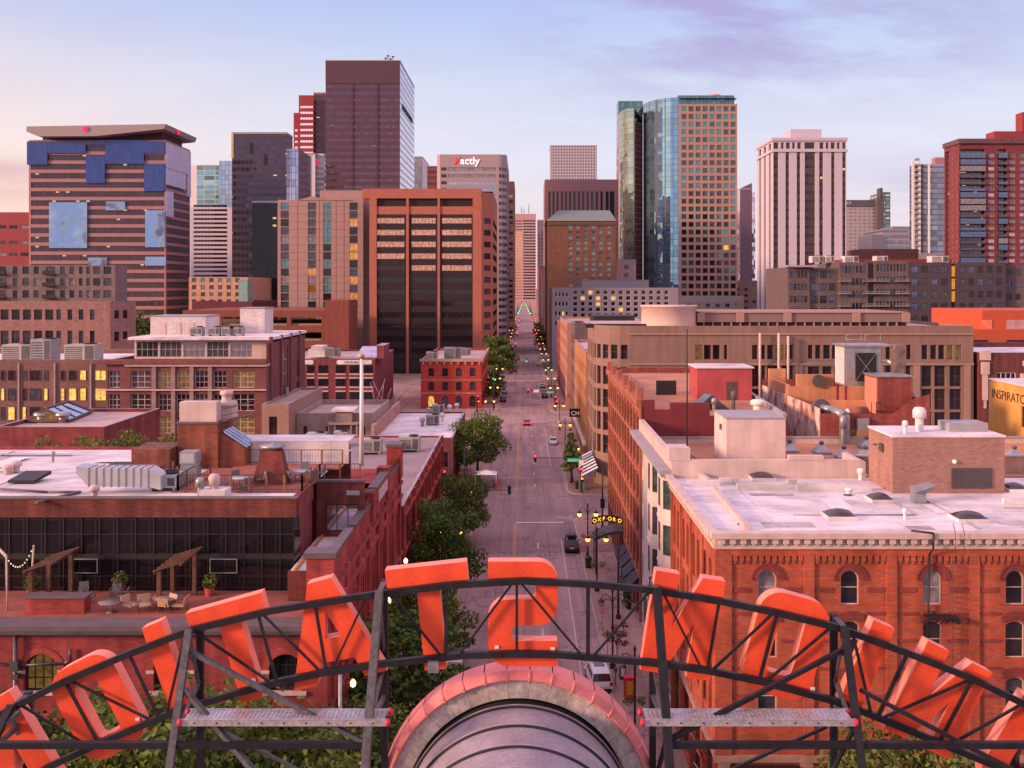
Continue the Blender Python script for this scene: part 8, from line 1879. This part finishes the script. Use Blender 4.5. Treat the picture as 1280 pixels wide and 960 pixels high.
# ================================================================== cars
TYRE = mat('tyre_rubber', (.018,.018,.02), .85); RIM = mat('rim_alloy', (.35,.34,.36), .35, .8); CGL = pane('car_glass', (.03,.03,.04), .35, .04)
TAIL = mat('tail_lamp_red', (.35,.01,.02), .25); TAILON = emit('tail_lamp_lit', (1.,.02,.04), 5.)
def car(kind, x, y, paint, lab, rz=0., lit=False, rack=False):
    """nose towards +Y in its own space"""
    r = empty('parked_car' if not lit else 'driving_car', (x,y,.008), lab, 'car', None, rz)
    if kind == 'suv': W, L, prof = 1.9, 4.75, [(-2.37,.42,.80),(-2.40,.75,.98),(-2.30,1.02,1.0),(-1.2,1.05,1.0),(1.0,1.0,1.0),(1.9,.93,.97),(2.3,.78,.85),(2.38,.45,.72)]; roof = [(-2.22,1.06),(-1.98,1.62),(-1.5,1.72),(.0,1.73),(.55,1.62),(1.25,1.03)]
    else: W, L, prof = 1.82, 4.6, [(-2.27,.40,.80),(-2.32,.66,.97),(-2.22,.92,1.0),(-1.3,.95,1.0),(.9,.92,1.0),(1.8,.82,.96),(2.2,.68,.84),(2.3,.42,.70)]; roof = [(-1.85,.95),(-1.15,1.36),(-.6,1.43),(.15,1.43),(.5,1.34),(1.25,.93)]
    m = MB(); rows = []
    for yy, zt, wf in prof:
        w = W/2*wf; rows.append([(-w*.96,yy,.22),(-w,yy,.45),(-w*.99,yy,zt*.8+.06),(-w*.90,yy,zt),(w*.90,yy,zt),(w*.99,yy,zt*.8+.06),(w,yy,.45),(w*.96,yy,.22)])
    for a, c in zip(rows, rows[1:]):
        for i in range(7): m.quad([a[i],a[i+1],c[i+1],c[i]][::-1], 0, True)
        m.quad([a[7],a[0],c[0],c[7]][::-1], 0)
    m.quad(rows[0]); m.quad(rows[-1][::-1])
    part('body', m, [paint], r, False)
    g = MB(); t = MB(); sec = []
    for yy, zz in roof:
        f = (zz-roof[0][1])/(1.72-roof[0][1]); w0 = W/2*.89; w = w0*(1-.17*min(1, f)); sec.append((yy, zz, w, w0))
    base = roof[0][1]-.06
    for k, (a, c) in enumerate(zip(sec, sec[1:])):
        top_ = (a[1] > 1.3 and c[1] > 1.3)
        (t if top_ else g).quad([(-a[2],a[0],a[1]),(a[2],a[0],a[1]),(c[2],c[0],c[1]),(-c[2],c[0],c[1])], 0, True)
        for s in (-1, 1):
            q = [(s*a[3],a[0],base),(s*a[2],a[0],a[1]),(s*c[2],c[0],c[1]),(s*c[3],c[0],base)]
            g.quad(q if s < 0 else q[::-1])
    for s in (-1, 1):                                   # pillars and roof edge
        for i in (1, 3): 
            a = sec[i]; t.bar((s*(a[2]+.01),a[0],a[1]-.01),(s*(a[3]+.01),a[0]-(.12 if i == 1 else -.02),base),.09,.05)
        t.bar((s*(sec[1][2]),sec[1][0],sec[1][1]),(s*sec[4][2],sec[4][0],sec[4][1]),.07,.06); t.bar((s*sec[4][2],sec[4][0],sec[4][1]),(s*sec[5][3],sec[5][0],sec[5][1]),.07,.05); t.bar((s*sec[1][2],sec[1][0],sec[1][1]),(s*sec[0][3],sec[0][0],sec[0][1]),.08,.06)
    part('windows', g, [CGL], r, False); part('roof', t, [paint], r, False)
    for sx in (-1, 1):
        for yy in (-1.42, 1.42):
            m = MB(); m.tube((sx*(W/2-.22),yy,.33),(sx*(W/2+.01),yy,.33),.33,.33,14); o = part('wheel', m, [TYRE], r, False); m = MB(); m.tube((sx*(W/2+.005),yy,.33),(sx*(W/2+.02),yy,.33),.21,.19,12); part('rim', m, [RIM], o, False)
        z0 = prof[2][1]
        m = MB(); m.box(sx*W*.33, sx*W*.475, prof[1][0]-.03, prof[1][0]+.12, z0-.28, z0-.02); part('tail_light', m, [TAILON if lit else TAIL], r, False)
        m = MB(); m.box(sx*W*.27, sx*W*.41, prof[-2][0]-.1, prof[-2][0]+.06, .6, .72); part('headlight', m, [SIGNW], r, False)
        m = MB(); m.box(sx*(W/2+.02), sx*(W/2+.2), .72, .86, .98, 1.12); part('mirror', m, [paint], r, False)
    m = MB(); m.box(-.28,.28,prof[1][0]-.035,prof[1][0]-.01,.62,.76); part('number_plate', m, [SIGNW], r, False)
    m = MB(); m.box(-W*.44,W*.44,prof[0][0]-.03,prof[0][0]+.06,.24,.46); part('bumper', m, [TYRE], r, False)
    if kind == 'suv':
        m = MB(); m.box(-.45,.45,-.7,.25,1.735,1.745); part('sunroof', m, [CGL], r, False)
    if rack:
        m = MB(); m.box(-.55,.55,-1.3,.2,1.85,2.15); m.box(-.7,.7,-1.0,-.95,1.75,1.85); m.box(-.7,.7,0,.05,1.75,1.85); part('roof_box', m, [IRON], r, False)
    return r
PWH = mat('car_paint_white', (.70,.64,.65), .25, var=.03, spec=.6); PBK = mat('car_paint_black', (.025,.018,.022), .2, var=.05, spec=.6); PRD = mat('car_paint_red', (.50,.02,.03), .25, var=.03, spec=.6); PSV = mat('car_paint_silver', (.46,.40,.42), .3, .3, var=.03)
car('suv', 6.55, 84, PWH, 'white hatchback parked at the right kerb between the sign legs', rz=.07)
car('suv', 6.35, 127, PBK, 'black car with a roof box stopped at the right before the cross street', rz=-.02, rack=True)
car('sedan', .7, 241, PRD, 'red car with lit tail lights driving away in the middle of the street', lit=True)
car('sedan', 6.5, 212, PWH, 'white car parked at the right kerb beside the conical tree', rz=math.pi)
car('suv', -6.5, 89, PWH, 'white car half hidden by trees at the left kerb', rz=math.pi); car('sedan', -6.5, 222, PSV, 'silver car parked at the left kerb behind the round street tree')
car('sedan', -6.0, 452, PRD, 'small far red car at the left with lit tail lights', lit=True)
for k, (x, y, p, s) in enumerate(((-6.4,290,PBK,0),(-6.4,312,PSV,0),(6.5,300,PBK,0),(6.4,330,PSV,0),(-6.3,400,PBK,0),(6.4,420,PWH,0))):
    car('sedan' if k % 2 else 'suv', x, y, p, '%s car parked at the %s kerb, %s' % ('black' if p is PBK else 'silver' if p is PSV else 'white', 'left' if x < 0 else 'right', ('beside the front of the small red building','further along the small red building','early in the third block','late in the third block','past the third cross street','far up in the fourth block')[k]))
# ================================================================== world, sun, camera
SUN_AZ, SUN_EL = -98, 14     # degrees: azimuth from the street axis (negative = left), elevation
w = bpy.data.worlds.new('World'); bpy.context.scene.world = w; w.use_nodes = True
nt = w.node_tree; nt.nodes.clear()
class WN(NT):
    def __init__(s): s.t = nt
W = WN()
out = W.n('ShaderNodeOutputWorld'); bg = W.n('ShaderNodeBackground'); W.l(bg.outputs[0], out.inputs[0])
sky = W.n('ShaderNodeTexSky', sky_type='NISHITA', sun_disc=False)
sky.sun_elevation = math.radians(SUN_EL); sky.sun_rotation = math.radians(SUN_AZ); sky.air_density = 1.; sky.dust_density = 2.
tc = W.n('ShaderNodeTexCoord').outputs['Generated']
sp = W.n('ShaderNodeSeparateXYZ'); W.l(tc, sp.inputs[0]); X_, Y_, Z_ = sp.outputs
ramp = W.n('ShaderNodeValToRGB'); cr = ramp.color_ramp
stops = [(0., (.34,.24,.27)), (.47, (.45,.32,.36)), (.50, (.97,.72,.72)), (.525, (.96,.82,.86)), (.565, (.87,.86,1.0)), (.61, (.68,.76,1.0)), (.645, (.50,.61,.98)), (.70, (.95,.84,1.16)), (.80, (1.45,1.03,1.45)), (1., (1.5,1.06,1.48))]
while len(cr.elements) < len(stops): cr.elements.new(.5)
for e, (p, c) in zip(cr.elements, stops): e.position = p; e.color = (*c, 1)
W.l(W.math('MULTIPLY_ADD', Z_, .5, .5), ramp.inputs[0])
col = ramp.outputs[0]
# streaky clouds: coordinates on a cloud deck
den = W.math('ADD', W.math('MAXIMUM', Z_, 0.), .12)
cv = W.n('ShaderNodeCombineXYZ'); W.l(W.math('DIVIDE', X_, den), cv.inputs[0]); W.l(W.math('DIVIDE', Y_, den), cv.inputs[1]); cv.inputs[2].default_value = 2.3
nz = W.noise(W.mapv(cv.outputs[0], (.55, 1.0, 1.)), 1.05, 6, .58)
nz2 = W.noise(W.mapv(cv.outputs[0], (.22, .42, 1.)), 1.0, 3, .5)
cl = W.math('MULTIPLY', W.remap(nz, .44, .64, 0, 1), W.remap(W.math('ADD', nz2, W.math('MULTIPLY', X_, .12)), .42, .62, .05, 1))
above = W.remap(Z_, .0, .06, 0, 1)
cl = W.math('MULTIPLY', cl, above)
front = W.remap(Y_, -.2, .5, 0, 1)
ccol = W.mix(front, (1.25,.80,.62), (.46,.40,.74))        # sunlit behind the viewer, lavender ahead
col = W.mix(W.math('MULTIPLY', cl, W.remap(front, 0, 1, .85, .35)), col, ccol)
back = W.math('MULTIPLY', W.remap(Y_, -.15, -.7, 0, 1), W.remap(Z_, .0, .12, 0, 1))
bcl = W.remap(W.noise(W.mapv(tc, (2., 2., 6.)), 1.1, 5, .6), .42, .62, 0, 1)
bsky = W.mix(bcl, (.62,.64,.95), (1.55,1.0,.85))
col = W.mix(W.math('MULTIPLY', back, .85), col, bsky)
# thin bright veil
vz = W.noise(W.mapv(cv.outputs[0], (.3, .9, 1.)), .8, 5, .6)
col = W.mix(W.math('MULTIPLY', W.remap(vz, .5, .75, 0, .35), above), col, (.96,.94,1.))
# lavender streaks high on the right, laid on the view of the sky ahead by direction
yy = W.math('MAXIMUM', Y_, .05); U_ = W.math('DIVIDE', X_, yy); V_ = W.math('DIVIDE', Z_, yy)
cb = W.n('ShaderNodeCombineXYZ'); W.l(W.math('MULTIPLY_ADD', V_, .8, U_), cb.inputs[0]); W.l(V_, cb.inputs[1]); cb.inputs[2].default_value = .7
n3 = W.noise(W.mapv(cb.outputs[0], (5.5, 20., 1.)), 1., 6, .6)
msk = W.math('MULTIPLY', W.math('MULTIPLY', W.remap(U_, -.05, .12, 0, 1), W.remap(U_, .35, .55, 1, .25)), W.math('MULTIPLY', W.remap(V_, .17, .25, 0, 1), W.remap(Y_, .2, .4, 0, 1)))
col = W.mix(W.math('MULTIPLY', W.math('MULTIPLY', W.remap(n3, .40, .60, 0, 1), msk), .70), col, (.46,.36,.70))
n4 = W.noise(W.mapv(cb.outputs[0], (3., 16., 1.)), 1.3, 6, .6)
col = W.mix(W.math('MULTIPLY', W.math('MULTIPLY', W.remap(n4, .48, .62, 0, 1), W.remap(V_, .03, .14, .0, .16)), W.remap(Y_, .2, .4, 0, 1)), col, (.62,.60,.82))
# glow low on the left where the sun comes up
sd = Vector((math.sin(math.radians(-62)), math.cos(math.radians(-62)), .0))
dt = W.math('ADD', W.math('MULTIPLY', X_, sd.x), W.math('MULTIPLY', Y_, sd.y))
gl = W.math('MULTIPLY', W.math('POWER', W.math('MAXIMUM', dt, 0.), 5.), W.remap(W.math('ABSOLUTE', Z_), 0., .30, 1, 0))
col = W.mix(W.math('MINIMUM', W.math('MULTIPLY', gl, 1.9), .97), col, (1.35,.88,.62))
# pink cloud bank on the left above the glow
bk = W.math('MULTIPLY', W.math('MULTIPLY', W.remap(W.noise(W.mapv(tc, (3., 3., 9.)), 1.2, 5), .34, .52, 0, 1), W.remap(dt, .74, .86, 0, 1)), W.math('MULTIPLY', W.remap(Z_, .06, .10, 0, 1), W.remap(Z_, .11, .17, 1, 0)))
col = W.mix(W.math('MULTIPLY', bk, .85), col, (.70,.36,.42))
fin = W.mix(.90, W.mix(1., sky.outputs[0], (.12,.12,.12), 'MULTIPLY'), col)
W.l(fin, bg.inputs[0]); bg.inputs[1].default_value = 1.0
sun = bpy.data.lights.new('sun', 'SUN'); sun.energy = 5.0; sun.angle = math.radians(9); sun.color = (1., .60, .36)
so = bpy.data.objects.new('sun', sun); C.objects.link(so)
az, el = math.radians(SUN_AZ-14), math.radians(SUN_EL)
d = Vector((math.sin(az)*math.cos(el), math.cos(az)*math.cos(el), math.sin(el)))
so.rotation_euler = d.to_track_quat('Z', 'Y').to_euler()
sky.sun_rotation = az
cam = bpy.data.cameras.new('camera'); co = bpy.data.objects.new('camera', cam); C.objects.link(co)
co.location = (0, 0, H); co.rotation_euler = (math.radians(90), 0, 0)
cam.sensor_fit = 'HORIZONTAL'; cam.sensor_width = 36; cam.lens = 36*F/1280
cam.shift_x = -(VX-640)/1280; cam.shift_y = -(480-VY)/1280
cam.clip_start = .5; cam.clip_end = 30000
sc = bpy.context.scene; sc.camera = co
sc.view_settings.view_transform = 'Standard'; sc.view_settings.look = 'None'; sc.view_settings.exposure = 0; sc.view_settings.gamma = 1
sc.render.engine = 'CYCLES'
cy = sc.cycles
cy.max_bounces = 5; cy.diffuse_bounces = 2; cy.glossy_bounces = 3; cy.transparent_max_bounces = 6; cy.caustics_reflective = False; cy.caustics_refractive = False
cy.use_denoising = True; cy.sample_clamp_indirect = 6
